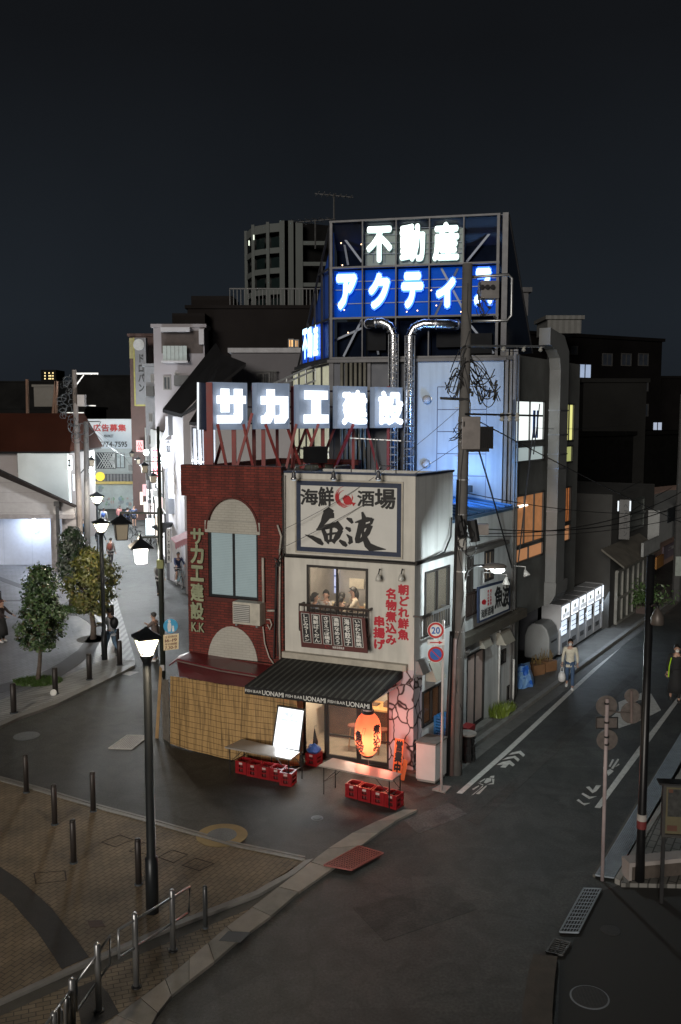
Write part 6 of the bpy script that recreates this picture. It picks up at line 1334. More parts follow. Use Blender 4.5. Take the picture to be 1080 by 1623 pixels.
t, pl, L_, zt = block('rooftop_box', 'pale corrugated box on the roof line right of the sign tower', 'building', 865, 918, 55, 506, m=stripes('corrugated_pale', (.13, .13, .125), (.10, .10, .095), RT, .35, .5, .7, .1), depth=3, yb=528)
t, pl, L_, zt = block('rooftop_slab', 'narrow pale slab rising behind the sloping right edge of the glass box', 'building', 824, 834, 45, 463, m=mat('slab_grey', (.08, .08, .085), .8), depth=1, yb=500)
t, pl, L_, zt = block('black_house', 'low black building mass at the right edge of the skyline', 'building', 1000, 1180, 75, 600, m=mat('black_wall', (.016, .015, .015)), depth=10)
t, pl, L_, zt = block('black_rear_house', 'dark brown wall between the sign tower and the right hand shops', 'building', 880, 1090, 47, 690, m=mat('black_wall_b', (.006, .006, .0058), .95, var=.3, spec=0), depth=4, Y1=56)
# dark wall over the vending machines
u9 = PS.uz(976, 1000)[0]
vb = thing('vending_house', 'unlit dark house behind the row of vending machines', 'building', PS.P((ueN+u9)/2, 0, -1.5))
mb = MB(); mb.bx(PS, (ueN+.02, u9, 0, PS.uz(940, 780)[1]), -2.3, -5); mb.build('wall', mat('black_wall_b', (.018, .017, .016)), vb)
# shop with shuttered glass doors and upper floor
uA2, uB2 = u9+.05, PS.uz(1042, 960)[0]
rs = thing('old_shop_house', 'old two storey shop house with glazed doors, dim vertical sign and small canopy', 'building', PS.P((uA2+uB2)/2, 0))
rsw = mat('old_wall', (.045, .045, .043), .85, var=.3, sc=1.0); zr2 = PS.uz(1005, 779)[1]
mb = MB(); mb.bx(PS, (uA2, uB2, 0, zr2), -.3, -5); mb.build('wall', rsw, rs)
r = PS.R(979, 1034, 893, 976, -.2); mb = MB(); n = 7
for i in range(n+1): u = r[0]+(r[1]-r[0])*i/n; mb.bx(PS, (u-.05, u+.05, .1, r[3]), -.18, -.295)
for z in (.1, 1.1, r[3]): mb.bx(PS, (r[0], r[1], z-.05, z+.05), -.17, -.292)
mb.build('door_frame', mat('old_frame', (.22, .22, .20), .6), rs)
mb = MB(); mb.bx(PS, (r[0], r[1], .1, r[3]), -.25, -.29); mb.build('door_glass', mat('old_glass', (.07, .08, .075), .3, var=.3, sc=2), rs)
r = PS.R(1000, 1022, 790, 838, -.2); mb = MB(); mb.bx(PS, r, -.26, -.299); mb.frame(PS, r, .08, -.2, -.255); mb.bx(PS, (r[0], r[1], (r[2]+r[3])/2-.05, (r[2]+r[3])/2+.05), -.15, -.25); mb.build('upper_window', mat('old_glass', (.07, .08, .075)), rs)
r = PS.R(978, 1035, 872, 886, .3); mb = MB(); mb.poly([PS.P(r[0], r[3]+.25, -.29), PS.P(r[1], r[3]+.25, -.29), PS.P(r[1], r[2], .6), PS.P(r[0], r[2], .6)], V((0, 0, .08))); mb.build('canopy', mat('old_canopy', (.13, .12, .10), .8, var=.3), rs)
r = PS.R(1019, 1045, 855, 876, .7); mb = MB(); mb.bx(PS, r, .75, .65); mb.build('blank_fascia', mat('fascia_grey', (.26, .27, .27), .7), rs)
vs2 = thing('vertical_sign', 'dim hanging vertical sign with faint characters on the old shop house', 'sign', PS.P(uA2+1, 5, .5)); P5 = Plane(PS.P(PS.uz(982, 830)[0], 0, .1), V((1, -.35, 0)))
r = P5.R(982, 999, 792, 855); mb = MB(); mb.bx(P5, r, 0, -.2); mb.build('panel', mat('dim_sign', (.10, .10, .10), .6, var=.2), vs2)
mb = MB(); vtext(mb, 'ヘアサロン', lambda u, z, o=0: P5.P(u, z, o), (r[0]+.4*(r[1]-r[0]), r[1]-.08, r[2]+.1, r[3]-.1), .02, 0, .01); mb.build('letters', mat('dim_letters', (.035, .035, .04), .6), vs2)
mb = MB()
for x in (980.5, 999.5): p = P5.hit(x, 800, .05); mb.tube([p+V((0, 0, -.25)), p+V((0, 0, .15))], .03, 5)
mb.build('tube_light', glow('pale_tube', (.8, .9, 1), .8), vs2)
# further house with pink lit entrance
uC2 = PS.uz(1120, 900)[0]
ph = thing('pink_entrance_house', 'house with white balcony front over a warm pink lit entrance at the right edge', 'building', PS.P(uB2+2, 0)); pinkw = mat('entrance_pink', (.42, .28, .23), .7, var=.08)
mb = MB(); mb.bx(PS, (uB2+.3, uC2+6, 0, PS.uz(1060, 800)[1]), -2.2, -6); mb.build('entrance_wall', pinkw, ph)
r = PS.R(1046, 1100, 800, 848, .2); mb = MB(); mb.bx(PS, (r[0], r[1]+5, r[2], r[3]), .2, -2.1); mb.build('balcony_front', mat('balcony_white', (.27, .28, .28), .7, var=.1), ph)
wins(ph, PS, []); mb = MB(); mb.bx(PS, PS.R(1060, 1078, 803, 825, .25), .24, .205); mb.build('balcony_window', dpane, ph)
mb = MB(); mb.bx(PS, PS.R(1056, 1078, 862, 882, -2), -2.12, -2.19); mb.build('notice_plate', mat('notice_mauve', (.22, .18, .22), .6), ph)
mb = MB(); htext(mb, 'ご案内', uz_text_P(PS), RX(PS, 1059, 1074, 864, 870, -2.1), .02, 0, -2.11); mb.build('plate_letters', mat('plate_white', (.6, .6, .6)), ph)
mb = MB(); mb.bx(PS, PS.R(1040, 1051, 881, 899, -1), -.95, -1.05); mb.build('wooden_gate', stripes('orange_wood', (.42, .20, .05), (.12, .05, .015), SD, .25, .7, .6, .2), ph)
lamp('entrance_light', 'POINT', PS.P(uB2+2.2, 2.9, -1.2), 95, (1, .62, .42), .15)
po = thing('utility_pole', 'dark utility pole at the far right in front of the pink entrance', 'pole', G(1072, 952)); p = G(1072, 952); MB().tube([p, p+V((.1, .3, 9.5))], [.2, .15], 10).build('shaft', mat('dark_pole', (.05, .05, .05), .8), po)
MB().cube(p+V((0, -.22, 1.2)), .35, .04, .9).build('wrapped_notice', mat('notice_pale', (.25, .28, .26), .6), po)
# ---- vending machines
PV = Plane(G(963, 991), SD); vu1 = 0.0; gm_ = glow('machine_glow', (.82, .90, 1.0), 1.5)
wcase = mat('machine_case', (.55, .57, .60), .4, var=.05); dvm = mat('machine_dark_front', (.10, .105, .11), .4, var=.1); bands = [(905, 917.5), (917.8, 929.5), (929.8, 941.5), (941.8, 953), (953.3, 964.5)]
def vending(x0, x1, label, yb, k, side=False):
    u0, u1 = PV.uz(x0, yb-40)[0], PV.uz(x1, yb-40)[0]; u0, u1 = min(u0, u1), max(u0, u1)-.03; H_ = 1.86
    t = thing('vending_machine', label, 'vending machine', PV.P((u0+u1)/2, 0), 'vending machines along the side street')
    MB().bx(PV, (u0, u1, .06, H_), 0, -.72).build('body', wcase, t, bevel=.015)
    w_ = u1-u0; mb = MB(); mb.bx(PV, (u0+.08*w_, u1-.1*w_, 1.30, 1.78), .02, .002); p_ = mb.build('display_window', mat('machine_poster', (.5, .5, .5), .3, var=.5, sc=7, emit=(.86, .93, 1), es=1.25) if k % 2 else gm_, t)
    mb = MB()
    mb.bx(PV, (u0+.08*w_, u0+.62*w_, .74, 1.24), .02, .002); mb.build('lower_display', mat('machine_rows', (.5, .5, .5), .3, var=.7, sc=6, emit=(.72, .85, 1), es=.95), t)
    mb = MB()
    for z in (.90, 1.07): mb.bx(PV, (u0+.08*w_, u0+.62*w_, z-.012, z+.012), .028, .021)
    mb.build('display_shelf', dvm, p_)
    mb = MB(); random.seed(k)
    for q in range(5): c = u0+w_*(.16+q*.15); mb.bx(PV, (c, c+.06, 1.34+random.uniform(0, .03), 1.50), .026, .021)
    mb.lathe(PV.P(u0+w_*.45, 1.60, .021), [(.09, 0), (.09, .004)], 12, PV.n, 1)
    mb.build('goods', [mat('goods_dark', (.05, .05, .06), .5), mat('goods_green', (.25, .35, .1), .5)], p_)
    MB().bx(PV, (u0+.2*w_, u0+.7*w_, .28, .45), .012, .002).build('delivery_flap', dvm, t)
    MB().bx(PV, (u1-.30*w_, u1-.12*w_, .85, 1.15), .012, .002).build('coin_panel', dvm, t)
lab = ['second vending machine from the near end of the row, plain white top display', 'third vending machine from the near end, with a lit drink poster', 'middle vending machine of the lit row beyond the third', 'fifth vending machine from the near end of the row', 'farthest vending machine, at the dark far end of the row']
for k, (a, b) in enumerate(bands): vending(a, b, lab[k], 1020, k)
vending(889, 903.5, 'nearest vending machine, its pale side showing above the grey bin', 1040, 5)
for k, x in enumerate((895, 925, 950)): lamp('machine_light', 'AREA', PV.P(PV.uz(x, 990)[0], 1.35, .15), [34, 26, 16][k], (.70, .84, 1.0), .9, PV.n-V((0, 0, .5)), sy=.8)
# grey recycling bin, cardboard, blue crates
bn = thing('recycling_box', 'large rounded grey collection box in front of the nearest vending machine', 'bin', PS.P(PS.uz(868, 1045)[0], 0, .2))
bb0 = PV.uz(871, 1020)[0]; bb1 = bb0+.95; mb = MB(); sec = [(.1, .12), (.1, .9), (.2, 1.2), (.38, 1.36), (.72, 1.36), (.9, 1.2), (1.0, .9), (1.0, .12)]
mb.poly([PV.P(bb0, z, .10-x) for x, z in sec], PS.u*(bb1-bb0)); mb.build('shell', mat('bin_grey', (.30, .32, .33), .5, var=.08), bn, bevel=.05)
mb = MB(); mb.bx(PV, (bb0+.2, bb1-.2, .7, .76), .01, .0); mb.build('slot', blackm, bn)
mb = MB(); mb.bx(PV, (bb0+.1, bb1-.1, 0, .12), -.05, -.8); mb.build('foot', dark_metal, bn)
cardm = mat('cardboard', (.22, .115, .055), .8, var=.15)
for k, (x, y, s_, rz) in enumerate(((849, 1068, .48, .55), (867, 1062, .52, .6))):
    p = G(x, y, .06); t = thing('cardboard_box', ['brown cardboard box of dry stems, nearer the blue crates', 'brown cardboard box of dry stems under the grey collection box'][k], 'box', p)
    MB().cube(p, s_, s_*.8, .34, rz).build('carton', cardm, t); mb = MB()
    for q in range(16): a = p+V((random.uniform(-.18, .18), random.uniform(-.15, .15), .34)); mb.tube([a, a+V((random.uniform(-.1, .1), random.uniform(-.1, .1), random.uniform(.15, .38)))], .008, 3)
    mb.build('dry_stems', mat('dry_stem', (.25, .17, .06), .8), t)
bcr = thing('blue_tarp_bundle', 'bright blue and pale plastic sheet bundle leaning at the wall end by the cardboard boxes', 'bundle', G(835, 1090, .06)); p = G(834, 1092, .06)
mb = MB(); rz = angS-.5; n = 6; g_ = {}
for i in range(7):
    for j in range(7):
        g_[i, j] = p+V((math.cos(rz), math.sin(rz), 0))*((i-3)/6*.62)+V((0, 0, .02+j/6*.62))+V((-.15, .25, 0))*(j/6)+V((random.uniform(-.02, .02), random.uniform(-.03, .03), random.uniform(-.015, .015)))
for i in range(6):
    for j in range(6): mb.face([g_[i, j], g_[i+1, j], g_[i+1, j+1], g_[i, j+1]])
nn_ = len(mb.v); back = V((.12, .35, 0)); vs = [v+back for v in mb.v]; mb.add(vs, [tuple(x for x in f) for f in mb.f[:]])
bor = [g_[i, 0] for i in range(7)]+[g_[6, j] for j in range(1, 7)]+[g_[i, 6] for i in range(5, -1, -1)]+[g_[0, j] for j in range(5, 0, -1)]
for i in range(len(bor)): a, b = bor[i], bor[(i+1) % len(bor)]; mb.face([a, b, b+back, a+back])
m_ = bpy.data.materials.new('blue_sheet'); m_.use_nodes = True; t_ = m_.node_tree; b_ = t_.nodes['Principled BSDF']; vo = t_.nodes.new('ShaderNodeTexVoronoi'); vo.distance = 'CHEBYCHEV'; vo.inputs['Scale'].default_value = 5.5; g2_ = t_.nodes.new('ShaderNodeNewGeometry'); t_.links.new(g2_.outputs['Position'], vo.inputs['Vector'])
rr_ = t_.nodes.new('ShaderNodeValToRGB'); rr_.color_ramp.elements[0].color = (.01, .10, .50, 1); rr_.color_ramp.elements[1].color = (.25, .45, .70, 1); sp2 = t_.nodes.new('ShaderNodeSeparateColor'); t_.links.new(vo.outputs['Color'], sp2.inputs[0]); t_.links.new(sp2.outputs[0], rr_.inputs[0]); t_.links.new(rr_.outputs[0], b_.inputs['Base Color']); b_.inputs['Roughness'].default_value = .35
mb.build('sheet', m_, bcr)
# ================================================================ street furniture
def glowglass(name, col, s, alpha=.5):
    m = glow(name, col, s); m.node_tree.nodes['Principled BSDF'].inputs['Alpha'].default_value = alpha; return m
warmg = glowglass('lantern_glass_warm', (1, .84, .56), 1.9, .55); whiteg = glowglass('lantern_glass_white', (1, .98, .92), 3.0, .5); dimg = mat('lantern_glass_off', (.33, .29, .22), .4, var=.05, emit=(1, .85, .6), es=.05)
lmet = mat('lamp_metal', (.022, .025, .028), .4, .4, var=.1)
def square(c, s, z, rz): return [V((c.x+math.cos(rz+a)*s, c.y+math.sin(rz+a)*s, z)) for a in (math.pi/4, 3*math.pi/4, 5*math.pi/4, 7*math.pi/4)]
def loft(mb, rings, m=0):
    n = len(rings[0]); b = len(mb.v); mb.v += [V(p) for r in rings for p in r]
    for i in range(len(rings)-1):
        for j in range(n): mb.f.append((b+i*n+j, b+i*n+(j+1) % n, b+(i+1)*n+(j+1) % n, b+(i+1)*n+j)); mb.mi.append(m)
    mb.f.append(tuple(range(b, b+n))[::-1]); mb.f.append(tuple(b+(len(rings)-1)*n+j for j in range(n))); mb.mi += [m, m]
def lantern_post(label, bx_, by_, ya, ye, yg, hw_top, hw_bot, energy, glassmat, rz=.5, col=(1, .82, .58), thick=.10, lowh=1.0, grp='lantern posts'):
    b = G(bx_, by_, .05); Y = b.y; t = thing('street_lamp', label, 'street lamp', b, grp); m_ = 1450/Y
    za, ze, zg = at(bx_, ya, Y).z, at(bx_, ye, Y).z, at(bx_, yg, Y).z; st, sb_ = hw_top/m_*1.2, hw_bot/m_*1.2
    MB().tube([b, b+V((0, 0, lowh)), b+V((0, 0, lowh+.02)), V((b.x, b.y, zg-.02))], [thick, thick, thick*.72, thick*.62], 12).build('post', lmet, t, True)
    mb = MB(); loft(mb, [square(b, st*1.12, ze-.03, rz), square(b, st*1.16, ze+.02, rz), square(b, st*.5, ze+(za-ze)*.5, rz), square(b, .02, za, rz)]); mb.lathe(V((b.x, b.y, zg-.16)), [(thick*.6, 0), (sb_*.9, .1), (sb_*.9, .14)], 12)
    for p, q in zip(square(b, st, ze-.02, rz), square(b, sb_, zg, rz)): mb.tube([p, q], .014, 4)
    mb.build('lantern_frame', lmet, t)
    mb = MB(); loft(mb, [square(b, sb_*.93, zg, rz), square(b, st*.93, ze-.04, rz)]); mb.build('glass', glassmat, t)
    lamp('lantern_light', 'POINT', V((b.x, b.y, (zg+ze)/2)), energy, col, .08)
    return t
lantern_post('tall lantern post in front of the reed fence, standing on the tan paved square', 242, 1446, 993, 1009, 1036, 20, 10, 480, warmg, thick=.11, lowh=.98)
lantern_post('lantern post beside the round yellowish tree and the bollard row', 166, 1046, 821, 828, 842, 12.5, 5.5, 620, warmg, col=(1, .84, .64), thick=.10)
b_ = G(157, 912, .05)
lantern_post('farthest lantern post, its lit head just above the walkers in the shopping street', 157, 912, 779, 786, 797, 10, 4.5, 900, warmg, col=(1, .93, .82), thick=.10)
# green pole with two hanging lanterns and signs
gp_ = thing('lamp_pole', 'dark green steel pole with two long arms at the corner of the reed fence', 'street lamp', G(259, 1092)); b = G(259, 1092); Yg = b.y
def ag(x, y, Y=None): return at(x, y, Y or Yg)
grn = mat('green_black_paint', (.030, .035, .028), .45, .3, var=.2)
MB().tube([b, V((b.x, b.y, ag(259, 806).z)), V((b.x, b.y, ag(259, 803).z)), V((b.x, b.y, ag(259, 676).z))], [.082, .082, .045, .045], 10).build('shaft', grn, gp_, True)
mb = MB(); mb.tube([ag(259, 813.5), ag(190, 812.5)], .045, 4); mb.tube([ag(259, 851), ag(222, 851.5)], .045, 4); mb.build('arm', grn, gp_)
MB().cube(V((b.x, b.y-.06, ag(259, 900).z)), .2, .16, .26).build('control_box', mat('olive_box', (.22, .24, .08), .5), gp_)
MB().cube(V((b.x, b.y-.07, ag(259, 1062).z)), .12, .03, .18).build('sticker', mat('sticker_grey', (.4, .4, .4), .6), gp_)
def hanging(label, cx, ya, yb, yc, yd, hr, ht, hb, Y, glassmat, energy, grp='hanging lanterns'):
    """roof from ya (finial) over yb to yc; glass from yc to yd"""
    c = at(cx, yc, Y); m_ = 1450/Y; t = thing('hanging_lantern', label, 'street lamp', c, grp); rz = .35; z = lambda y: at(cx, y, Y).z
    R_ = lambda h: h/m_*1.12
    mb = MB(); loft(mb, [square(c, R_(hr), z(yc), rz), square(c, R_(hr), z(yc)+.03, rz), square(c, R_(hr*.45), z(yb)-(z(yb)-z(yc))*.25, rz), square(c, R_(hr*.2), z(yb), rz), square(c, .02, z(ya), rz)]); mb.build('roof', lmet, t)
    mb = MB()
    for p, q in zip(square(c, R_(ht), z(yc), rz), square(c, R_(hb), z(yd), rz)): mb.tube([p, q], .016, 4)
    s4 = square(c, R_(hb), z(yd), rz)
    for i in range(4): mb.tube([s4[i], s4[(i+1) % 4]], .014, 4)
    mb.build('frame', lmet, t)
    mb = MB(); loft(mb, [square(c, R_(hb*.93), z(yd), rz), square(c, R_(ht*.93), z(yc)-.01, rz)]); mb.build('glass', glassmat, t)
    if energy: lamp('hanging_light', 'POINT', V((c.x, c.y, (z(yc)+z(yd))/2)), energy, (1, .97, .90), .1)
hanging('unlit hanging lantern with beige panes on the upper long arm', 192, 812, 818, 830, 855, 20, 13, 10.5, Yg, dimg, 0)
hanging('brightly lit white hanging lantern on the lower arm of the green pole', 223, 846, 855, 868, 893, 23, 14, 11, Yg, whiteg, 260)
# second lantern pole further on, and one at the left
gp2 = thing('lamp_pole', 'farther dark pole carrying two small lanterns above the dental sign', 'street lamp', G(257, 925)); b = G(257, 925); Y2 = b.y
MB().tube([b, V((b.x, b.y, at(258, 720, Y2).z))], .07, 8).build('shaft', grn, gp2); mb = MB(); mb.tube([at(257, 731, Y2), at(228, 731, Y2)], .05, 4); mb.tube([at(257, 747, Y2), at(238, 747, Y2)], .05, 4); mb.build('arm', grn, gp2)
hanging('small grey hanging lantern left of the dental sign, upper of two', 229, 728, 733, 738, 749, 9, 6, 5, Y2, dimg, 0); hanging('small grey hanging lantern below the dental sign, lower of two', 243, 745, 750, 754, 765, 9, 6.5, 5, Y2, dimg, 0)
hanging('tiny hanging lantern between the billboard and the street light', 209, 712, 715, 718, 724, 5.5, 4, 3, 66, dimg, 0); hanging('tiny hanging lantern just right of the air conditioner on the street end building', 219, 722, 725, 728, 735, 6, 4, 3, 62, dimg, 0); hanging('tiny hanging lantern left of the lattice window', 145, 722, 725, 729, 739, 7, 5, 4, 56, dimg, 0)
sl = thing('street_light', 'bright white bulb light high above the narrow end of the shopping street', 'street lamp', at(232, 717, 60)); MB().ball(at(232, 717, 60), .20, k=10).build('bulb', glow('bright_bulb', (.95, 1, 1), 9), sl, True); MB().tube([at(232, 717, 60), at(236, 714, 60), V((at(236, 714, 60).x, 60, 0))], .05, 6).build('post', dark_metal, sl)
lamp('street_end_light', 'POINT', at(229, 726, 57), 1500, (.90, .97, 1), .3); lamp('street_end_light', 'POINT', at(176, 735, 68), 2600, (.90, .97, 1.0), .4); lamp('street_mid_light', 'POINT', at(205, 740, 46), 1300, (.88, .94, 1.0), .4)
sl = thing('street_light', 'bluish white lit street lamp in front of the far left pole', 'street lamp', at(144, 747, 60)); MB().ball(at(144, 747, 60), .28, .15, .14, 10).build('bulb', MC['bright_bulb'], sl, True); MB().tube([at(142, 745, 60), at(133, 744, 60), at(126, 752, 60)], .04, 6).build('arm', dark_metal, sl)
# signs on the green pole
rs_ = thing('round_sign', 'round blue sign with white adult and child figures on the dark green pole', 'sign', ag(270, 992, Yg-.15)); c = ag(270.5, 992, Yg-.15); m_ = 1450/Yg
nd = (CAM-c); nd.z = 0; nd.normalize()
MB().lathe(c, [(11.5/m_, 0), (11.5/m_, .02)], 28, nd).build('disc', mat('sign_cyan', (.06, .33, .55), .45, var=.1, emit=(.1, .6, 1), es=.05), rs_)
Pq = Plane(c, V((-nd.y, nd.x, 0)) if -nd.y > 0 else V((nd.y, -nd.x, 0)))
def wp(x, y, o): return Pq.hit(x, y, o)
mb = MB(); mb.lathe(wp(268.5, 985, .025), [(.045, 0), (.045, .006)], 10, nd); mb.poly([wp(*q, .025) for q in ((266, 987.5), (271, 987.5), (272, 994), (270.5, 1001), (266.5, 1001), (265.5, 994))], nd*.006)
mb.lathe(wp(274.5, 993, .025), [(.03, 0), (.03, .006)], 8, nd); mb.poly([wp(*q, .025) for q in ((273, 994.5), (276, 994.5), (276.5, 1001), (272.8, 1001))], nd*.006); mb.build('figures', mat('sign_white_paint', (.7, .7, .68), .5, emit=(1, 1, 1), es=.06), rs_)
rs2 = thing('time_plate', 'pale yellow plate with two lines of times under the round blue sign', 'sign', ag(271, 1017, Yg-.15))
mb = MB(); q = [wp(259.5, 1031, 0), wp(283, 1028.5, 0), wp(283.5, 1004, 0), wp(259, 1007, 0)]; mb.poly(q, nd*.02); mb.build('plate', mat('plate_yellow', (.62, .50, .30), .5, var=.08, emit=(1, .8, .5), es=.10), rs2)
QQ = QP(q, nd); mb = MB(); htext(mb, '土日休日', QQ, (.08, .9, .78, .95), .02, 0, .026); htext(mb, '16-19', QQ, (.08, .9, .53, .72), .02, 0, .026); htext(mb, '平日時間', QQ, (.08, .9, .30, .46), .02, 0, .026); htext(mb, '7.30-9', QQ, (.08, .9, .06, .25), .02, 0, .026); mb.build('letters', mat('plate_ink', (.16, .05, .04), .6), rs2)
# ---- main utility pole
B0 = G(723, 1227); up_ = thing('utility_pole', 'tall leaning concrete utility pole at the bar corner, wrapped in cables and conduits', 'pole', B0)
TP0 = at(741.5, 418, B0.y+.1); ax = TP0-B0
def pp_(y, dx=0, dy=0, Y=None):       # point on the pole at picture height y
    t_ = 0; lo, hi = 0., 1.
    for _ in range(30):
        t_ = (lo+hi)/2; p = B0+ax*t_; d = p-CAM; py = 811.5-F*(d.dot(UP)/d.dot(FW))
        if py > y: lo = t_
        else: hi = t_
    return B0+ax*t_
MB().tube([B0, B0+ax*.25, B0+ax*.6, TP0], [.145, .14, .125, .115], 16).build('shaft', pole_concrete, up_, True)
mb = MB(); mb.tube([B0+V((0, 0, .0)), B0+V((0, 0, .62))], [.135, .135], 14); mb.build('base_sleeve', mat('sleeve_grey', (.20, .20, .20), .7), up_)
mb = MB()
for dx, r_, y1 in ((-.20, .050, 1000), (-.13, .035, 760)): mb.tube([B0+V((dx-.05, -.06, 0)), pp_(y1)+V((dx*.9, -.06, 0))], r_, 7)
mb.build('conduit', blackm, up_, True)
mb = MB(); mb.tube([B0+V((-.115, -.10, 0)), pp_(1010)+V((-.10, -.10, 0))], .052, 8); mb.build('pinkish_conduit', mat('pink_conduit', (.17, .11, .10), .6), up_, True)
mb = MB()
for y in (1160, 1100, 1040, 1000, 905, 860, 815, 760, 700): c = pp_(y); mb.tube([c-ax.normalized()*.015, c+ax.normalized()*.015], .140, 12)
for k in range(16):
    c = pp_(1140-k*38); s_ = -1 if k % 2 else 1; mb.tube([c, c+V((s_*.20, 0, 0))], .010, 4)
mb.build('steel_band', steel, up_)
MB().cube(pp_(870)+V((0, -.12, 0)), .17, .05, .28).build('number_plate', mat('plate_pale', (.42, .42, .40), .6), up_)
# boxes on the pole
tr = thing('transformer', 'grey transformer cabinet with black cooling fins mounted on the utility pole', 'transformer', pp_(690)); Yp = pp_(690).y; PQ = Plane(V((0, Yp-.35, 0)), V((1, .1, 0)))
r = PQ.R(731, 760, 660, 712); MB().bx(PQ, r, .12, -.32).build('cabinet', mat('cabinet_grey', (.24, .22, .21), .5, .2), tr, bevel=.015)
r2 = PQ.R(760, 782, 676, 711); MB().bx(PQ, r2, .02, -.25).build('tank', blackm, tr)
mb = MB(); 
for i in range(7): u = r2[0]+.02+(r2[1]-r2[0]-.04)*i/6; mb.bx(PQ, (u-.008, u+.008, r2[2]+.03, r2[3]-.03), .07, .021)
mb.build('fin', blackm, tr); mb = MB(); mb.bx(PQ, PQ.R(738, 775, 711, 716), .05, -.3); mb.bx(PQ, PQ.R(733, 735, 668, 676), .13, .121); mb.build('base_plate', dark_metal, tr)
jb = thing('switch_box', 'grey switch box with three round bushings inside a square pipe bracket on the pole top', 'switch box', pp_(462)); PJ = Plane(V((0, Yp-.1, 0)), V((1, .1, 0)))
MB().bx(PJ, PJ.R(761, 789, 446, 474), .15, -.2).build('box', mat('switch_grey', (.20, .19, .185), .5), jb, bevel=.01)
mb = MB(); 
for x in (764, 772.5, 781): mb.lathe(PJ.hit(x, 455, .15), [(.055, 0), (.055, .05), (.03, .051)], 10, PJ.n)
mb.build('bushing', blackm, jb)
mb = MB(); mb.tube([PJ.hit(747, 439, 0), PJ.hit(806, 435, 0), PJ.hit(812, 441, 0), PJ.hit(811, 500, 0), PJ.hit(804, 508, 0), PJ.hit(748, 509, 0)], .035, 6); mb.build('bracket', steel, jb, True)
mb = MB()
for k in range(9): a, b = PJ.hit(752+random.uniform(0, 10), random.uniform(440, 500), .05), PJ.hit(random.uniform(762, 790), random.uniform(474, 500), .05); wire(mb, a, b, .12, .011)
for k in range(4): p = PJ.hit(756+k*9, 481+k*2+(k % 2)*14, .05); mb.tube([p, p+V((.06, 0, -.06))], .03, 6)
mb.build('connector', blackm, jb)
ca = thing('crossarm', 'long grey steel cross arm with insulators reaching right from the pole', 'crossarm', pp_(550)); mb = MB(); a = at(742, 548, Yp-.15); b = at(863, 549, Yp+1.2); mb.tube([a, b], .035, 4); mb.build('bar', steel, ca)
mb = MB()
for f_ in (.45, .72, .95): p = a.lerp(b, f_); mb.lathe(p-V((0, 0, .12)), [(.03, 0), (.055, .03), (.03, .06), (.055, .09), (.02, .12)], 8)
mb.build('insulator', mat('porcelain', (.45, .45, .42), .3), ca)
cb_ = thing('crossarm', 'shorter cross arm with two pale insulators above the transformer', 'crossarm', pp_(655)); mb = MB(); a = at(738, 656, Yp-.15); b = at(860, 659, Yp+.8); mb.tube([a, b], .032, 4); a2, b2 = at(698, 631, Yp-.1), at(742, 633, Yp-.1); mb.tube([a2, b2], .03, 6); mb.build('bar', dark_metal, cb_)
mb = MB()
for x in (796, 808, 820): p = at(x, 661, Yp+.4); mb.lathe(p-V((0, 0, .1)), [(.03, 0), (.06, .04), (.03, .08), (.06, .12), (.03, .16), (.05, .2)], 8)
mb.build('insulator', MC['porcelain'], cb_)
# tangles of black cable
random.seed(21)
cbl = thing('cable_tangle', 'tangle of looped black cables hanging round the upper utility pole', 'cables', pp_(600)); mb = MB()
def loop(cx, cy, rx, ry, Y, n=12, r_=.012, wob=.2):
    a0 = random.uniform(0, 6.28); sp_n = random.uniform(.6, 1.0); pts = []
    for i in range(n+1): a = a0+sp_n*6.28*i/n; pts.append(at(cx+rx*math.cos(a)*(1+random.uniform(-wob, wob)), cy+ry*math.sin(a)*(1+random.uniform(-wob, wob)), Y+random.uniform(-.06, .06)))
    mb.tube(pts, r_, 4)
def droop(x0, y0, x1, y1, d, r_=.013, up=0):
    n = 10; mb.tube([at(x0+(x1-x0)*i/n+random.uniform(-.3, .3), y0+(y1-y0)*i/n+d*4*(i/n)*(1-i/n)-up*math.sin(math.pi*min(1, i/n*2)), Yp-.2+.03*math.sin(i)) for i in range(n+1)], r_, 4)
for k in range(6): x = random.uniform(765, 795); droop(746, random.uniform(560, 575), x, random.uniform(605, 640), random.uniform(-22, -4)); droop(x, random.uniform(605, 630), random.uniform(752, 764), random.uniform(600, 625), random.uniform(12, 34))
for k in range(9): droop(random.uniform(744, 752), random.uniform(575, 610), random.uniform(762, 786), random.uniform(580, 625), random.uniform(4, 30))
for k in range(7): droop(random.uniform(728, 736), random.uniform(590, 612), random.uniform(704, 714), random.uniform(600, 650), random.uniform(-26, 22))
for k in range(7): droop(732, random.uniform(668, 700), random.uniform(710, 722), random.uniform(672, 706), random.uniform(-8, 14), .010)
for k in range(7): loop(random.uniform(726, 748), random.uniform(825, 870), random.uniform(5, 12), random.uniform(8, 18), Yp-.25, wob=.3)
for k in range(7): a = at(738+random.uniform(-4, 6), 560+random.uniform(-20, 20), Yp-.15); b = at(random.uniform(712, 730), random.uniform(560, 650), Yp-.2); wire(mb, a, b, random.uniform(-.2, .3), .014)
for k in range(10): p = at(random.uniform(735, 790), random.uniform(600, 625), Yp-.22); mb.tube([p, p+V((random.uniform(-.1, .1), 0, random.uniform(-.2, -.1)))], .026, 5)
for k in range(10): y = 450+k*75; mb.tube([pp_(y)+V((random.uniform(-.12, .12), -.12, 0)), pp_(y+40)+V((random.uniform(-.13, .13), -.13, 0)), pp_(y+80)+V((random.uniform(-.12, .12), -.12, 0))], .013, 4)
mb.build('cable', blackm, cbl)
kn = thing('cable_closure', 'dark cable splice box and bundled loops on the pole at parapet height', 'splice box', pp_(830)); p = pp_(840)
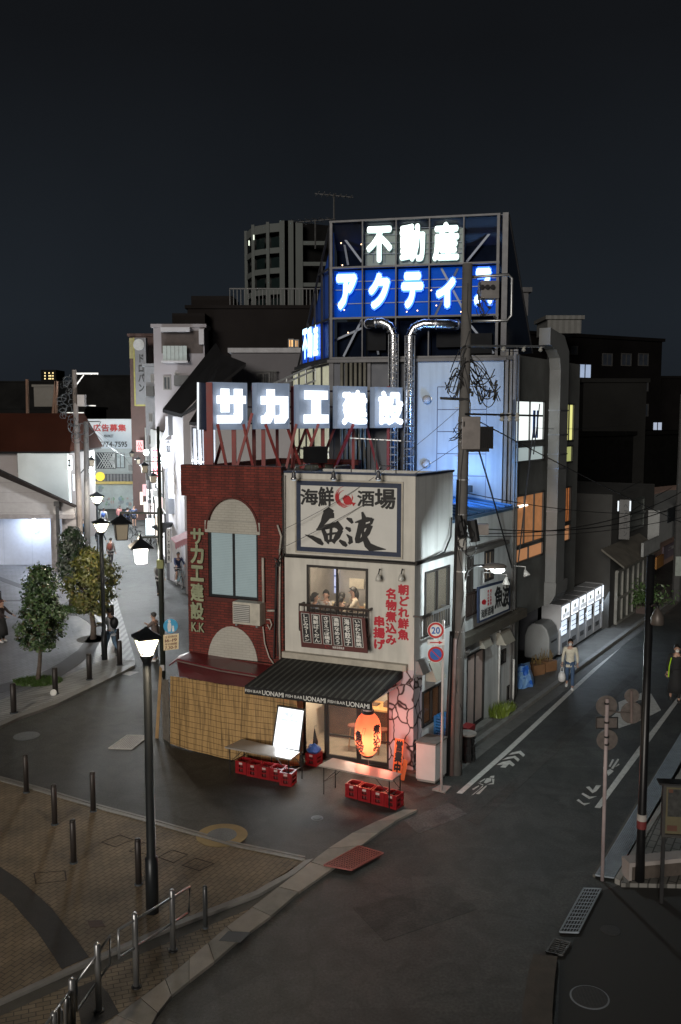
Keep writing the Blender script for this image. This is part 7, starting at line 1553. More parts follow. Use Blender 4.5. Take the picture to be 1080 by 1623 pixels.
mb = MB(); mb.tube([p+V((.22, -.12, .25)), p+V((.30, -.14, -.25))], .12, 8); mb.tube([p+V((-.1, -.13, .35)), p+V((.0, -.15, -.1))], .09, 8); mb.build('closure', blackm, kn); MB().cube(p+V((.48, -.05, -.1)), .26, .2, .25).build('grey_box', mat('cabinet_grey', (.24, .22, .21)), kn)
# street light on the pole
sl = thing('street_light', 'lit cobra head street lamp on a curved arm from the utility pole', 'street lamp', at(787, 903, Yp+.1)); lc = at(785, 902, Yp-.05)
MB().tube([at(734, 945, Yp-.1), at(735, 925, Yp-.1), at(742, 905, Yp-.1), at(752, 897, Yp-.1), at(768, 896, Yp-.1)], .028, 8).build('arm', dark_metal, sl, True)
mb = MB(); mb.ball(lc+V((-.02, 0, .06)), .30, .13, .085, 14); mb.build('head', mat('lamp_head_grey', (.14, .13, .12), .5), sl, True)
MB().ball(lc+V((.06, -.02, -.02)), .17, .10, .075, 12).build('lens', glow('lamp_lens_lit', (.90, 1, .96), 9), sl, True)
lamp('street_lamp_light', 'POINT', lc+V((.06, -.05, -.14)), 230, (.86, .97, .98), .08)
# ---- wires across the scene
wr = thing('overhead_wires', 'black overhead wires strung from the utility pole over the bar and side street', 'wires', pp_(700)); mb = MB()
pq = lambda x, y, Y: at(x, y, Y)
wire(mb, pp_(655), pq(1120, 845, 30), .1, .014, 14); wire(mb, pp_(640), pq(812, 900, 26), -.1, .022); wire(mb, pp_(835), pq(1100, 790, 38), .55, .02, 14); wire(mb, pp_(845), pq(1100, 768, 38), .6, .016, 14)
wire(mb, pp_(780), pq(1100, 805, 38), .35, .014, 14); wire(mb, pp_(850), pq(1100, 815, 34), .25, .012, 14)
wire(mb, pp_(700), pq(440, 872, 22), .12, .009); wire(mb, pp_(640), pq(452, 838, 22), .25, .008); wire(mb, pq(449, 838, 22.9), pq(318, 893, 23.6), .05, .008)
wire(mb, pp_(545), pq(860, 555, 30), .1, .012); wire(mb, pq(856, 640, 27), pq(846, 720, 26.5), .0, .02); wire(mb, pq(846, 680, 26.5), pq(822, 890, 26), -.05, .022); wire(mb, pq(845, 678, 26.5), pq(1000, 672, 40), .1, .010)
wire(mb, pq(1018, 762, 36), pq(985, 778, 34), 0, .012); wire(mb, pq(1065, 773, 36), pq(1040, 787, 35), 0, .012); wire(mb, pq(1020, 798, 36), pq(998, 812, 34), 0, .016)
mb.build('wire', blackm, wr)
mb = MB(); a = PF.hit(716, 845, .1); mb.tube([PS.hit(716, 820, .06), PS.hit(715, 850, .08), PS.hit(705, 875, .08), PS.hit(680, 888, .10), PF.hit(655, 893, .12), PF.hit(600, 888, .11), PF.hit(453, 882, .10)], .022, 5); mb.build('ledge_cable', blackm, wr)
# ---- far poles
fp = thing('utility_pole', 'far utility pole with transformer and crossed arm above the brown roof', 'pole', G(121, 905, 0)); Yf = 50
p = at(122, HOR, Yf); MB().tube([V((p.x, Yf, 0)), V((at(118, 592, Yf).x, Yf, at(118, 586, Yf).z))], [.17, .13], 10).build('shaft', mat('brownish_pole', (.17, .145, .13), .8), fp)
mb = MB(); mb.tube([at(115, 592, Yf), at(156, 592, Yf)], .06, 4); mb.tube([at(121, 610, Yf), at(133, 594, Yf)], .04, 4); mb.tube([at(98, 654, Yf), at(133, 654, Yf)], .04, 4); mb.tube([at(120, 642, Yf), at(152, 643, Yf)], .04, 4); mb.build('crossarm', steel, fp); MB().cube(at(130, 644, Yf-.3), .38, .4, .62).build('transformer', mat('cabinet_grey', (.24, .22, .21)), fp)
mb = MB()
for k in range(26): c = (random.uniform(95, 118), random.uniform(600, 660)); loop(c[0], c[1], random.uniform(2, 8), random.uniform(2, 8), Yf-.1, 7, .016)
for k in range(12): loop(random.uniform(112, 135), random.uniform(665, 700), random.uniform(3, 9), random.uniform(3, 10), Yf-.2, 7, .018)
mb.build('cable', mat('cable_grey', (.05, .055, .06), .5), fp)
fp2 = thing('utility_pole', 'plain pale utility pole in front of the billboard building', 'pole', G(139, 905)); p = G(139, 905); MB().tube([p, V((at(136.5, 668, p.y).x, p.y, at(137, 668, p.y).z))], [.17, .13], 12).build('shaft', pole_concrete, fp2, True)
mb = MB(); wire(mb, at(137, 670, p.y), at(232, 722, 62), .8, .012, 12, 4); wire(mb, at(137, 668, p.y), at(226, 712, 62), .9, .012, 12, 4); wire(mb, at(137, 672, p.y), at(213, 745, 62), -.3, .008, 10, 4); wire(mb, at(137, 692, p.y), at(160, 668, 60), .2, .02); mb.tube([at(137, 668, p.y-.1), at(158, 668, p.y-.1)], .04, 4); mb.build('wire', blackm, fp2)
# ---- speed limit pole
B1 = G(700, 1254, .02); sp1 = thing('sign_post', 'thin pinkish white sign post with round speed limit and no parking signs', 'sign', B1); T1_ = V((B1.x, B1.y, at(697, 983, B1.y).z))
MB().tube([B1, T1_], .031, 10).build('post', mat('post_pinkish', (.52, .47, .46), .4), sp1, True)
mb = MB(); mb.poly([G(x, y, .004) for x, y in ((685, 1253), (697, 1246), (716, 1248), (706, 1258))], V((0, 0, .03))); mb.build('base_plate', concrete, sp1)
PN = Plane(B1+V((0, -.06, 0)), V((1, -.02, 0)))
swh = mat('sign_white_paint', (.7, .7, .68)); srd = mat('sign_red_paint', (.50, .03, .03), .45, emit=(1, .02, .02), es=.03); sbl = mat('sign_blue_paint', (.03, .12, .42), .45, emit=(.05, .3, 1), es=.03)
def rsign(cx, cy, rp, kind):
    c = PN.hit(cx, cy); r = rp/1450*B1.y; mb = MB(); mb.lathe(c, [(r, 0), (r, .012)], 32, PN.n); o = mb.build('round_sign', swh if kind else swh, sp1)
    mb = MB(); n = 32; ring = [c+(PN.u*math.cos(a)+V((0, 0, 1))*math.sin(a))*r*.95+PN.n*.014 for a in [2*math.pi*i/n for i in range(n)]]; ring2 = [c+(PN.u*math.cos(a)+V((0, 0, 1))*math.sin(a))*r*.70+PN.n*.014 for a in [2*math.pi*i/n for i in range(n)]]
    for i in range(n): mb.face([ring[i], ring[(i+1) % n], ring2[(i+1) % n], ring2[i]])
    if kind == 1: mb.poly([c+(PN.u*(x)+V((0, 0, z)))*r+PN.n*.018 for x, z in ((-.52, .44), (-.44, .52), (.52, -.44), (.44, -.52))], PN.n*.003)
    mb.build('red_ring', srd, o)
    mb = MB()
    if kind == 1: mb.lathe(c+PN.n*.013, [(r*.70, 0), (r*.70, .002)], 32, PN.n); mb.build('blue_field', sbl, o)
    else:
        f_ = lambda u, z, o_=0: c+PN.u*u+V((0, 0, z))+PN.n*o_
        htext(mb, '20', f_, (-r*.52, r*.52, -r*.38, r*.38), .03, 0, .016); mb.build('number', sbl, o)
rsign(691, 999, 13.6, 0); rsign(691, 1037, 13.6, 1)
r = PN.R(678, 705, 1014, 1022.5); mb = MB(); mb.bx(PN, r, .012, 0); o = mb.build('arrow_plate', swh, sp1); mb = MB(); zc_ = (r[2]+r[3])/2; mb.bx(PN, (r[0]+.05, r[1]-.12, zc_-.012, zc_+.012), .016, .013); mb.poly([PN.P(r[1]-.13, zc_-.04, .013), PN.P(r[1]-.04, zc_, .013), PN.P(r[1]-.13, zc_+.04, .013)], PN.n*.003); mb.build('arrow', srd, o)
# ---- right hand poles
B2 = G(955, 1396); s3 = thing('sign_post', 'pinkish grey sign post seen from behind with four round signs and a rectangle', 'sign', B2); Yb = B2.y; back = mat('sign_back', (.14, .12, .11), .5, .4, var=.25, sc=12)
MB().tube([B2, at(963, 1108, Yb)], .034, 10).build('post', mat('post_mauve', (.34, .28, .28), .5), s3, True)
mb = MB()
PZ = Plane(V((0, Yb+.06, 0)), V((1, 0, 0))); MB().tube([at(961, 1127, Yb+.02), at(1001, 1131, Yb+.02)], .016, 6).build('cross_bar', back, s3)
MB().tube([PZ.hit(1001.5, 1095, .05), PZ.hit(1001.5, 1145, .05)], .025, 8).build('short_post', mat('post_brown', (.17, .13, .12), .5), s3)
for cx, cy, rp in ((962, 1119, 17.5), (963, 1173, 17.5), (1002, 1103, 12), (1002, 1130, 18.5)): MB().lathe(PZ.hit(cx, cy, 0), [(rp/1450*Yb, 0), (rp/1450*Yb, -.012), (rp/1450*Yb*.97, -.013)], 28, PZ.n).build('round_sign_back', back, s3)
r = PZ.R(945, 980, 1136.5, 1155); MB().bx(PZ, r, 0, -.012).build('plate_back', back, s3)
mb = MB(); mb.frame(PZ, (r[0], r[1], r[2], r[3]), .018, .012, .0005)
for y in (1115, 1145, 1168, 1180): p = at(962, y, Yb); mb.tube([p-V((0, 0, .015)), p+V((0, 0, .015))], .045, 8)
mb.build('clamp', dark_metal, s3)
B3 = G(1014, 1403); bl = thing('lamp_post', 'tall near black lamp post with a small drooping lamp at the right foreground', 'street lamp', B3); Yc = B3.y
MB().tube([B3, V((B3.x, B3.y, .9)), V((B3.x, B3.y, at(1030, 880, Yc).z))], [.088, .078, .070], 14).build('post', mat('post_black', (.012, .012, .013), .35, .3), bl, True)
pxp = lambda y: B3.x+0
tp_ = at(1032, 958, Yc-.05); MB().tube([V((B3.x, Yc-.05, tp_.z)), tp_+V((.0, -.1, .0)), at(1042, 957, Yc-.25), at(1043, 966, Yc-.3)], .025, 8).build('arm', mat('post_black', (.012, .012, .013)), bl, True)
lm = at(1043, 966, Yc-.3); MB().lathe(lm, [(.105, -.27), (.115, -.25), (.11, -.14), (.07, -.04), (.03, .0), (.02, .03)], 16).build('lamp_head', mat('shade_brownish', (.10, .085, .075), .45, .3), bl, True)
p = V((B3.x, Yc-.078, 0)); mb = MB(); zt1 = at(1018, 1290, Yc).z; mb.tube([V((B3.x, Yc, zt1-.12)), V((B3.x, Yc, zt1))], .086, 14); mb.build('white_sticker', mat('sticker_white', (.32, .30, .28), .6), bl); mb = MB(); mb.tube([V((B3.x, Yc, zt1-.27)), V((B3.x, Yc, zt1-.121))], .086, 14); mb.build('red_sticker', mat('sticker_red', (.14, .02, .02), .6), bl)
# notice board
nb = thing('notice_board', 'dark framed street notice board on two legs at the right edge', 'notice board', G(1054, 1402)); Yn = G(1054, 1402).y; Pn = Plane(V((0, Yn, 0)), V((1, -.12, 0)))
r = Pn.R(1050, 1120, 1243, 1327); mb = MB(); mb.bx(Pn, r, .0, -.08); mb.build('case', dark_metal, nb); mb = MB(); mb.frame(Pn, (r[0], r[1], r[2], r[3]), .05, .05, .0005); mb.build('frame', mat('board_frame', (.035, .033, .03), .5), nb)
mb = MB(); mb.bx(Pn, (r[0]+.05, r[1]-.05, r[2]+.05, r[3]-.05), .006, .0005); mb.build('backing', mat('board_ochre', (.10, .085, .045), .7, var=.15), nb)
mb = MB(); mb.bx(Pn, (r[0]+.09, r[1]-.1, r[2]+.36, r[3]-.10), .010, .0065); mb.build('poster', mat('dark_poster', (.03, .03, .028), .5, var=.7, sc=9), nb); mb = MB(); mb.bx(Pn, (r[0]+.09, r[0]+.26, r[2]+.10, r[2]+.20), .010, .0065); mb.bx(Pn, (r[0]+.10, r[0]+.17, r[3]-.16, r[3]-.10), .014, .0105); mb.build('small_notice', mat('brown_notice', (.09, .035, .02), .6), nb)
mb = MB(); mb.bx(Pn, (r[0]+.02, r[0]+.08, 0, r[2]), -.01, -.07); mb.bx(Pn, (r[1]-.08, r[1]-.02, 0, r[2]), -.01, -.07); mb.build('leg', dark_metal, nb); mb = MB(); mb.bx(Pn, (r[0]-.08, r[1]+.08, r[3], r[3]+.03), .10, -.14); mb.build('cap', dark_metal, nb)
lw = thing('low_wall', 'low wall with pale stone coping behind the legs of the notice board', 'wall', G(1000, 1400)); a = G(999, 1402); b = G(1300, 1372); Pw_ = Plane(a, b-a); Lw = (b-a).length
MB().bx(Pw_, (0, Lw, 0, .34), 0, -.22).build('body', mat('wall_dark_brown', (.075, .06, .05), .85, var=.3, sc=6), lw); MB().bx(Pw_, (-.04, Lw, .34, .42), .03, -.26).build('coping', mat('coping_stone', (.30, .27, .255), .7, var=.1), lw); MB().bx(Pw_, (-.04, .02, 0, .339), .025, -.25).build('end_stone', mat('coping_stone', (.30, .27, .255)), lw)
# ---- bollards
bm = mat('bollard_brown', (.040, .034, .032), .45, .3, var=.15)
def bollard(label, x, yb, yt, z0=.05, r_=.055, m=bm, grp='bollards round the paved square', proto=[None]):
    p = G(x, yb, z0); h = at(x, yt, p.y).z-z0; t = thing('bollard', label, 'bollard', p, grp)
    MB().lathe(p, [(r_, 0), (r_, h-.06), (r_*.92, h-.055), (r_*.92, h-.045), (r_, h-.04), (r_*.9, h-.01), (r_*.5, h)], 14).build('post', m, t, True)
    MB().lathe(p, [(r_*1.35, 0), (r_*1.3, .02), (r_*1.0, .025)], 14).build('collar', MC['drain_slate'] if 'drain_slate' in MC else m, t)
G1 = 'dark bollards on the near paved square'
for lb, x, yb, yt in (('dark bollard at the far left of the near square, closest to the round manhole', 42, 1256, 1196), ('dark bollard second from left on the near square, casting a shadow to its left', 87, 1307, 1243), ('dark bollard right beside the kerb of the near square, opposite the road grating', 148, 1286, 1223), ('dark bollard on the near square between two others and the dark paving band', 117, 1368, 1299), ('dark bollard standing just left of the tall lantern post', 220, 1402, 1329)): bollard(lb, x, yb, yt, .05, .058, bm, G1)
bollard('slim grey steel bollard right of the handrail on the footpath', 326, 1471, 1404, .045, .040, mat('slim_grey', (.10, .105, .11), .35, .6))
G2 = 'brown bollards along the far plaza kerb'
for lb, x, yb, yt in (('brown bollard nearest the left edge of the far plaza', 22, 1130, 1083), ('brown bollard with a pale round lamp at its foot', 88, 1100, 1058), ('brown bollard alone between the small tree and the lantern post', 142, 1077, 1036), ('brown bollard at the end of the row by the stepped kerb strips', 190, 1054, 1015), ('brown bollard second from the near end of the tight row', 186, 1030, 996), ('brown bollard third in the tight row by the stepped kerb', 183, 1016, 983), ('brown bollard farthest in the tight row, behind the walking man', 178, 990, 958)): bollard(lb, x, yb, yt, .07, .085, bm, G2)
fl_ = thing('ground_lamp', 'small pale round disc lamp leaning at the foot of a brown bollard', 'lamp', G(85, 1100, .07)); c = at(85, 1098, G(85, 1100, .07).y-.1); MB().lathe(c, [(.10, 0), (.10, .03), (.07, .05)], 16, V((0, -1, .3))).build('disc', mat('pale_disc', (.6, .58, .52), .4, emit=(1, .95, .85), es=.15), fl_, True)
# ---- handrails
def rail_unit(name, label, frame_pts, posts, z=.03):
    c = G(*posts[0][:2], z); t = thing('handrail', label, 'railing', c, 'steel handrails at the footpath edge'); Ps = [G(x, yb, z) for x, yb, yt in posts]
    hm = mat('rail_steel', (.34, .345, .35), .30, .7, var=.15)
    for (x, yb, yt), p in zip(posts, Ps):
        h = at(x, yt, p.y).z-z; MB().lathe(p, [(.045, 0), (.045, h-.02), (.03, h)], 12).build('post', hm, t, True); MB().lathe(p, [(.08, 0), (.075, .03), (.05, .035)], 12).build('foot', dark_metal, t)
    d = (Ps[1]-Ps[0]).normalized() if len(Ps) > 1 else None
    pl_ = Plane(Ps[0], d); fp_ = [pl_.hit(x, y, .0) for x, y in frame_pts]; MB().tube(fp_+[fp_[0]], .021, 8).build('rail_loop', hm, t, True)
rail_unit('a', 'steel handrail panel nearest the slim bollard, on two posts', [(187.5, 1474), (301, 1406), (299.5, 1446), (188.5, 1519)], [(216.5, 1566, 1447), (274.5, 1508, 1410)])
rail_unit('b', 'middle steel handrail panel left of the dark footpath band', [(121, 1557), (174.5, 1484), (174, 1528), (122, 1602)], [(116, 1638, 1551), (157, 1604, 1495)])
rail_unit('c', 'nearest steel handrail panel cut by the bottom of the picture', [(62, 1640), (94, 1594), (94, 1660), (62, 1705)], [(60, 1720, 1640), (88, 1690, 1604)])
rail_unit('d', 'short steel handrail loop between the middle panel and the nearest one', [(94, 1594), (112, 1570), (111, 1640), (94, 1665)], [(97, 1668, 1600), (108, 1650, 1580)])
# ================================================================ people
def skinned(nodes, edges, sub=1, root=0):
    me = bpy.data.meshes.new('s'); me.from_pydata([tuple(p) for p, r in nodes], edges, []); o = bpy.data.objects.new('s', me); COL.objects.link(o)
    md = o.modifiers.new('sk', 'SKIN')
    if not me.skin_vertices: 
        bpy.context.view_layer.objects.active = o
    lay = me.skin_vertices[0].data
    for i, (p, r) in enumerate(nodes): lay[i].radius = r if isinstance(r, tuple) else (r, r)
    lay[root].use_root = True; md.use_smooth_shade = True; ss = o.modifiers.new('ss', 'SUBSURF'); ss.levels = sub; ss.render_levels = sub
    dg = bpy.context.evaluated_depsgraph_get(); m2 = bpy.data.meshes.new_from_object(o.evaluated_get(dg)); r = ([v.co.copy() for v in m2.vertices], [tuple(p.vertices) for p in m2.polygons])
    bpy.data.objects.remove(o); bpy.data.meshes.remove(me); bpy.data.meshes.remove(m2); return r
SKIN = mat('skin', (.42, .25, .18), .55, var=.06)
def cl(name, c): return mat('cloth_'+name, c, .85, var=.15, sc=12)
def person(base, face, h=1.68, label='', top=None, pants=None, hair=None, shoes=None, stride=.0, armL='down', armR='down', sleeves='long', skirt=False, shorts=False, bag=None, mask=False, group=None, hairlen=0, pose='stand', headtilt=0.0, bagm=None):
    """face: heading angle (0 = +X). arms: down, phone, fwd, out, hips"""
    t = thing('person', label, 'person', base, group); s = h/1.70; fw = V((math.cos(face), math.sin(face), 0)); rt = V((math.sin(face), -math.cos(face), 0)); B = V(base)
    def L(x, y, z): return B+(rt*x+fw*y)*s+V((0, 0, z*s))
    top = top or cl('grey', (.2, .2, .2)); pants = pants or cl('dark', (.03, .03, .035)); hair = hair or mat('black_hair', (.012, .010, .009), .5, var=.1); shoes = shoes or cl('shoe_dark', (.03, .03, .03))
    sit = pose in ('sit', 'bike'); hz = .92 if not sit else (.50 if pose == 'sit' else .98)
    lean = .0 if not sit else (.05 if pose == 'sit' else .12); bow = .03+lean
    ch = (0, bow*.5, hz+.30); nk = (0, bow+.01, hz+.53); hd = (0, bow+.035+headtilt*.04, hz+.66)
    legs = {}
    for sg, k in ((-1, 'L'), (1, 'R')):
        st = stride*(1 if k == 'L' else -1)
        if pose == 'sit': kn, an, to = (sg*.13, .42, hz+.03), (sg*.13, .42, .10), (sg*.14, .56, .04)
        elif pose == 'bike': kn, an, to = (sg*.12, .30, .62 if k == 'L' else .72), (sg*.15, .16 if k == 'L' else .18, .22 if k == 'L' else .38), (sg*.15, .30 if k == 'L' else .32, .17 if k == 'L' else .34)
        else:
            kn, an = (sg*.095, st*.5+abs(stride)*.10+.02, .50), (sg*.095, st*1.0-(.10 if st < 0 else 0), .085+(.07 if st < 0 else 0)); to = (sg*.11, an[1]+.13, an[2]-.05 if st >= 0 else .03)
        legs[k] = ((sg*.085, lean*.2, hz-.02), kn, an, to)
    arms = {}
    for sg, k, a in ((-1, 'L', armL), (1, 'R', armR)):
        sh = (sg*.175, bow, hz+.47)
        if a == 'down': el, wr_ = (sg*.235, bow-.03, hz+.20), (sg*.25, bow+.05, hz-.04)
        elif a == 'swing': el, wr_ = (sg*.23, bow+.10, hz+.22), (sg*.23, bow+.26, hz+.04)
        elif a == 'phone': el, wr_ = (sg*.22, bow+.04, hz+.22), (sg*.08, bow+.28, hz+.34)
        elif a == 'mouth': el, wr_ = (sg*.24, bow+.12, hz+.24), (sg*.07, bow+.13, hz+.54)
        elif a == 'fwd': el, wr_ = (sg*.22, bow+.18, hz+.26), (sg*.20, bow+.40, hz+.18)
        elif a == 'out': el, wr_ = (sg*.33, bow+.02, hz+.24), (sg*.40, bow+.06, hz+.0)
        elif a == 'hips': el, wr_ = (sg*.34, bow-.04, hz+.22), (sg*.20, bow+.08, hz+.10)
        arms[k] = (sh, el, wr_)
    N, E = [], []
    def nd_(p, r): N.append((L(*p), r*s if not isinstance(r, tuple) else tuple(x*s for x in r))); return len(N)-1
    pv = nd_((0, 0, hz), (.125, .10)); w_ = nd_((0, bow*.3, hz+.14), (.115, .085)); c_ = nd_(ch, (.14, .10)); c2_ = nd_((0, bow*.9, hz+.43), (.13, .085)); n_ = nd_(nk, .050); n2 = nd_((hd[0], hd[1]-.02, hd[2]-.08), .052)
    h1 = nd_((hd[0], hd[1], hd[2]), (.078, .092)); h2 = nd_((hd[0], hd[1]-.012, hd[2]+.07), (.070, .085)); E += [(pv, w_), (w_, c_), (c_, c2_), (c2_, n_), (n_, n2), (n2, h1), (h1, h2)]
    ends = {}
    for k in 'LR':
        sh, el, wr_ = arms[k]; a = nd_(sh, .052); b = nd_(el, .038); c = nd_(wr_, .026); d = V(wr_)-V(el); d.normalize(); hp = V(wr_)+d*.055; e_ = nd_(tuple(hp), (.036, .018)); E += [(c2_, a), (a, b), (b, c), (c, e_)]; ends[k] = (V(wr_), d, hp)
        hp_, kn, an, to = legs[k]; a = nd_(hp_, .085); b = nd_(kn, .055); c = nd_(an, .038); d_ = nd_(to, (.038, .028)); E += [(pv, a), (a, b), (b, c), (c, d_)]
    vs, fs = skinned(N, E, 1, pv); mb = MB(); mb.add(vs, fs)
    for k in 'LR':                       # fingers and thumb, nose, ears
        w0, d, hp = ends[k]; sd_ = V((1, 0, 0)) if abs(d.x) < .8 else V((0, 1, 0)); sd_ = (sd_-d*sd_.dot(d)).normalized(); cu = d.cross(sd_)
        for q in range(4):
            a = hp+d*.02+sd_*(-.024+q*.016); ln = (.060, .072, .068, .052)[q]; b = a+d*ln*.5; c = b+d*ln*.4+cu*.018*(1 if k == 'L' else -1); mb.tube([L(*a), L(*b), L(*c)], [.010*s, .009*s, .006*s], 5)
        a = hp-d*.02+sd_*.034; mb.tube([L(*a), L(*(a+sd_*.022+d*.03)), L(*(a+sd_*.026+d*.055))], [.011*s, .010*s, .007*s], 5)
    mb.ball(L(hd[0], hd[1]+.095, hd[2]-.01), .016*s, k=6)
    for sg in (-1, 1): mb.ball(L(sg*.078, hd[1]-.005, hd[2]), .014*s, .022*s, .030*s, 6)
    body = mb.build('body', SKIN, t, True)
    mb = MB()
    for sg in (-1, 1): mb.ball(L(sg*.032, hd[1]+.084, hd[2]+.022), .011*s, k=6)
    mb.build('eyes', blackm, t)
    # clothes
    g_ = 1.13
    N, E = [], []; pv = nd_((0, 0, hz-.02), (.155, .122)); lo_ = nd_((0, 0, hz-.13), (.152, .120)); E.append((pv, lo_)); w_ = nd_((0, bow*.3, hz+.14), (.138, .105)); c_ = nd_(ch, (.160, .118)); c2_ = nd_((0, bow*.9, hz+.43), (.145, .100)); n_ = nd_((nk[0], nk[1], nk[2]-.035), .062); E += [(pv, w_), (w_, c_), (c_, c2_), (c2_, n_)]
    for k in 'LR':
        sh, el, wr_ = arms[k]; a = nd_(sh, .066); E.append((c2_, a)); b = nd_(el if sleeves == 'long' else tuple(V(sh).lerp(V(el), .75)), .052 if sleeves == 'long' else .058); E.append((a, b))
        if sleeves == 'long': c = nd_(tuple(V(el).lerp(V(wr_), .93)), .037); E.append((b, c))
    vs, fs = skinned(N, E, 1, pv); MB().add(vs, fs).build('top', top, t, True)
    N, E = [], []; pv = nd_((0, 0, hz+.03), (.140, .112)); 
    for k in 'LR':
        hp_, kn, an, to = legs[k]; a = nd_((hp_[0], hp_[1], hp_[2]-.03), .098); b = nd_(kn if not shorts else tuple(V(hp_).lerp(V(kn), .85)), .070 if not shorts else .080); E += [(pv, a), (a, b)]
        if not shorts: c = nd_((an[0], an[1], an[2]+.03), .056); E.append((b, c))
    vs, fs = skinned(N, E, 1, pv); MB().add(vs, fs).build('trousers' if not shorts else 'shorts', pants, t, True)
    mb = MB()
    if skirt: mb.lathe(L(0, .02, .30), [(.24*s, 0), (.22*s, .25*s), (.15*s, .65*s), (.13*s, .70*s)], 16); mb.build('skirt', pants, t, True)
    mb = MB()
    for k in 'LR':
        an, to = legs[k][2:]; a = V(an)+V((0, -.05, -.045)); b = V(to)+V((0, .03, -.0)); a = L(*a); b = L(*b); mb.tube([a, a.lerp(b, .4)+V((0, 0, .01)), a.lerp(b, .8), b], [.042*s, .050*s, .046*s, .025*s], 8)
    mb.build('shoes', shoes, t, True)
    mb = MB(); hc = L(hd[0], hd[1]-.022, hd[2]+.035); k_ = 14; up_d = V((0, 0, 1)); n0 = len(mb.v)
    for i in range(6):
        ph_ = math.pi*.62*i/5
        for j in range(k_):
            th = 2*math.pi*j/k_; loc = rt*math.sin(ph_)*math.cos(th)*.090*s+fw*math.sin(ph_)*math.sin(th)*.108*s+up_d*math.cos(ph_)*.115*s
            if i >= 3 and math.sin(th) > .25: loc = loc+up_d*(.045*s*(i-2)*math.sin(th))*.8
            mb.v.append(hc+loc)
    for i in range(5):
        for j in range(k_): mb.f.append((n0+i*k_+j, n0+(i+1)*k_+j, n0+(i+1)*k_+(j+1) % k_, n0+i*k_+(j+1) % k_)); mb.mi.append(0)
    if hairlen: mb.tube([hc-fw*.05*s, hc-fw*.075*s-up_d*.10*s, hc-fw*.08*s-up_d*(.10+hairlen)*s], [.075*s, .078*s, .045*s], 10)
    mb.build('hair', hair, t, True)
    if mask: MB().ball(L(hd[0], hd[1]+.062, hd[2]-.035), .058*s, .042*s, .050*s, 10).build('face_mask', mat('mask_white', (.7, .7, .68), .7), t, True)
    if bag == 'backpack':
        mb = MB(); c = L(0, bow-.175, hz+.30); mb.ball(c, .15*s, .15*s, .21*s, 12); mb.build('backpack', bagm or blackm, t, True)
        mb = MB()
        for sg in (-1, 1): mb.tube([L(sg*.11, bow-.12, hz+.46), L(sg*.12, bow+.02, hz+.52), L(sg*.12, bow+.13, hz+.40), L(sg*.13, bow+.0, hz+.18)], .017*s, 5)
        mb.build('strap', bagm or blackm, t)
    if bag == 'shoulder':
        MB().ball(L(.22, bow-.08, hz+.10), .09*s, .14*s, .15*s, 10).build('shoulder_bag', bagm or blackm, t, True); MB().tube([L(.20, bow-.08, hz+.2), L(.05, bow+.12, hz+.38), L(-.13, bow+.03, hz+.52), L(-.05, bow-.14, hz+.4), L(.2, bow-.1, hz+.2)], .013*s, 4).build('strap', bagm or blackm, t)
    return t, L, ends
wht = cl('white', (.60, .60, .58)); beige = cl('beige', (.60, .57, .47)); jeans = cl('denim', (.05, .09, .17)); ljeans = cl('light_denim', (.12, .20, .30)); navy = cl('navy', (.03, .04, .09)); black = cl('black', (.015, .015, .016)); dbrown = cl('brown', (.09, .05, .035)); hood_ = cl('pale_grey', (.42, .44, .47)); shw = cl('shoe_white', (.6, .6, .6))
# woman walking with a carrier bag
wp_ = G(903, 1091, .005); t, L, ends = person(wp_, -1.85, 1.58, 'woman with face mask in beige cardigan and jeans walking with a white carrier bag', beige, jeans, shoes=shw, stride=.14, armL='down', armR='down', mask=True, hairlen=.05)
bg_ = thing('carrier_bag', 'white plastic carrier bag held by the walking woman', 'bag', wp_); hx = min((L(*ends[k][2]) for k in 'LR'), key=lambda p: p.x)
hx = hx+V((0, 0, -.05)); mb = MB(); mb.lathe(hx-V((0, 0, .50)), [(.05, 0), (.11, .04), (.125, .14), (.10, .26), (.05, .32)], 12); mb.build('bag_body', mat('bag_white', (.6, .6, .6), .4, var=.15, sc=15), bg_, True); mb = MB()
for sg in (-1, 1): mb.tube([hx+V((sg*.05, 0, -.20)), hx+V((sg*.03, 0, -.06)), hx], .012, 5)
mb.build('bag_handle', mat('bag_white', (.6, .6, .6)), bg_)
person(G(1070, 1112, .005), -1.75, 1.74, 'man in long black coat and white mask at the right edge', black, black, stride=.08, mask=True, skirt=True)
p = G(1070, 1112, .005); st_ = thing('bag_strap', 'lime green strap hanging down the side of the black coat', 'strap', p); MB().tube([p+V((-.20, -.14, 1.38)), p+V((-.24, -.10, 1.1)), p+V((-.25, -.10, .78))], .016, 5).build('webbing', mat('lime', (.35, .55, .02), .5, emit=(.5, 1, 0), es=.08), st_)
# man with backpack holding a yellow thing, by the lantern post
person(G(177, 1041, .07), 2.75, 1.72, 'man in pale grey hoodie with black backpack walking left past the lantern post', hood_, ljeans, stride=.20, armL='fwd', armR='fwd', bag='backpack')
pk = thing('yellow_packet', 'small yellow packet held out by the man in the pale hoodie', 'packet', G(177, 1041)); c = at(157, 988, G(177, 1041).y); MB().ball(c, .13, .06, .04, 8).build('packet', mat('yellow_pack', (.45, .36, .10), .5), pk)
person(G(247, 1048, .0), 2.9, 1.72, 'man in patterned shirt with a shoulder strap reading his phone behind the near lantern', cl('check', (.12, .09, .08)), cl('pale_jeans', (.22, .25, .30)), shoes=shw, armL='fwd', armR='phone', bag='shoulder', bagm=cl('strap_brown', (.06, .045, .04)))
person(G(253, 945, .0), 1.5, 1.66, 'walker in pale shirt and dark trousers half hidden by the dark green pole', cl('pale_shirt', (.42, .42, .42)), black, stride=.10, armL='swing', bag='backpack', bagm=cl('strap_grey', (.08, .08, .08)))
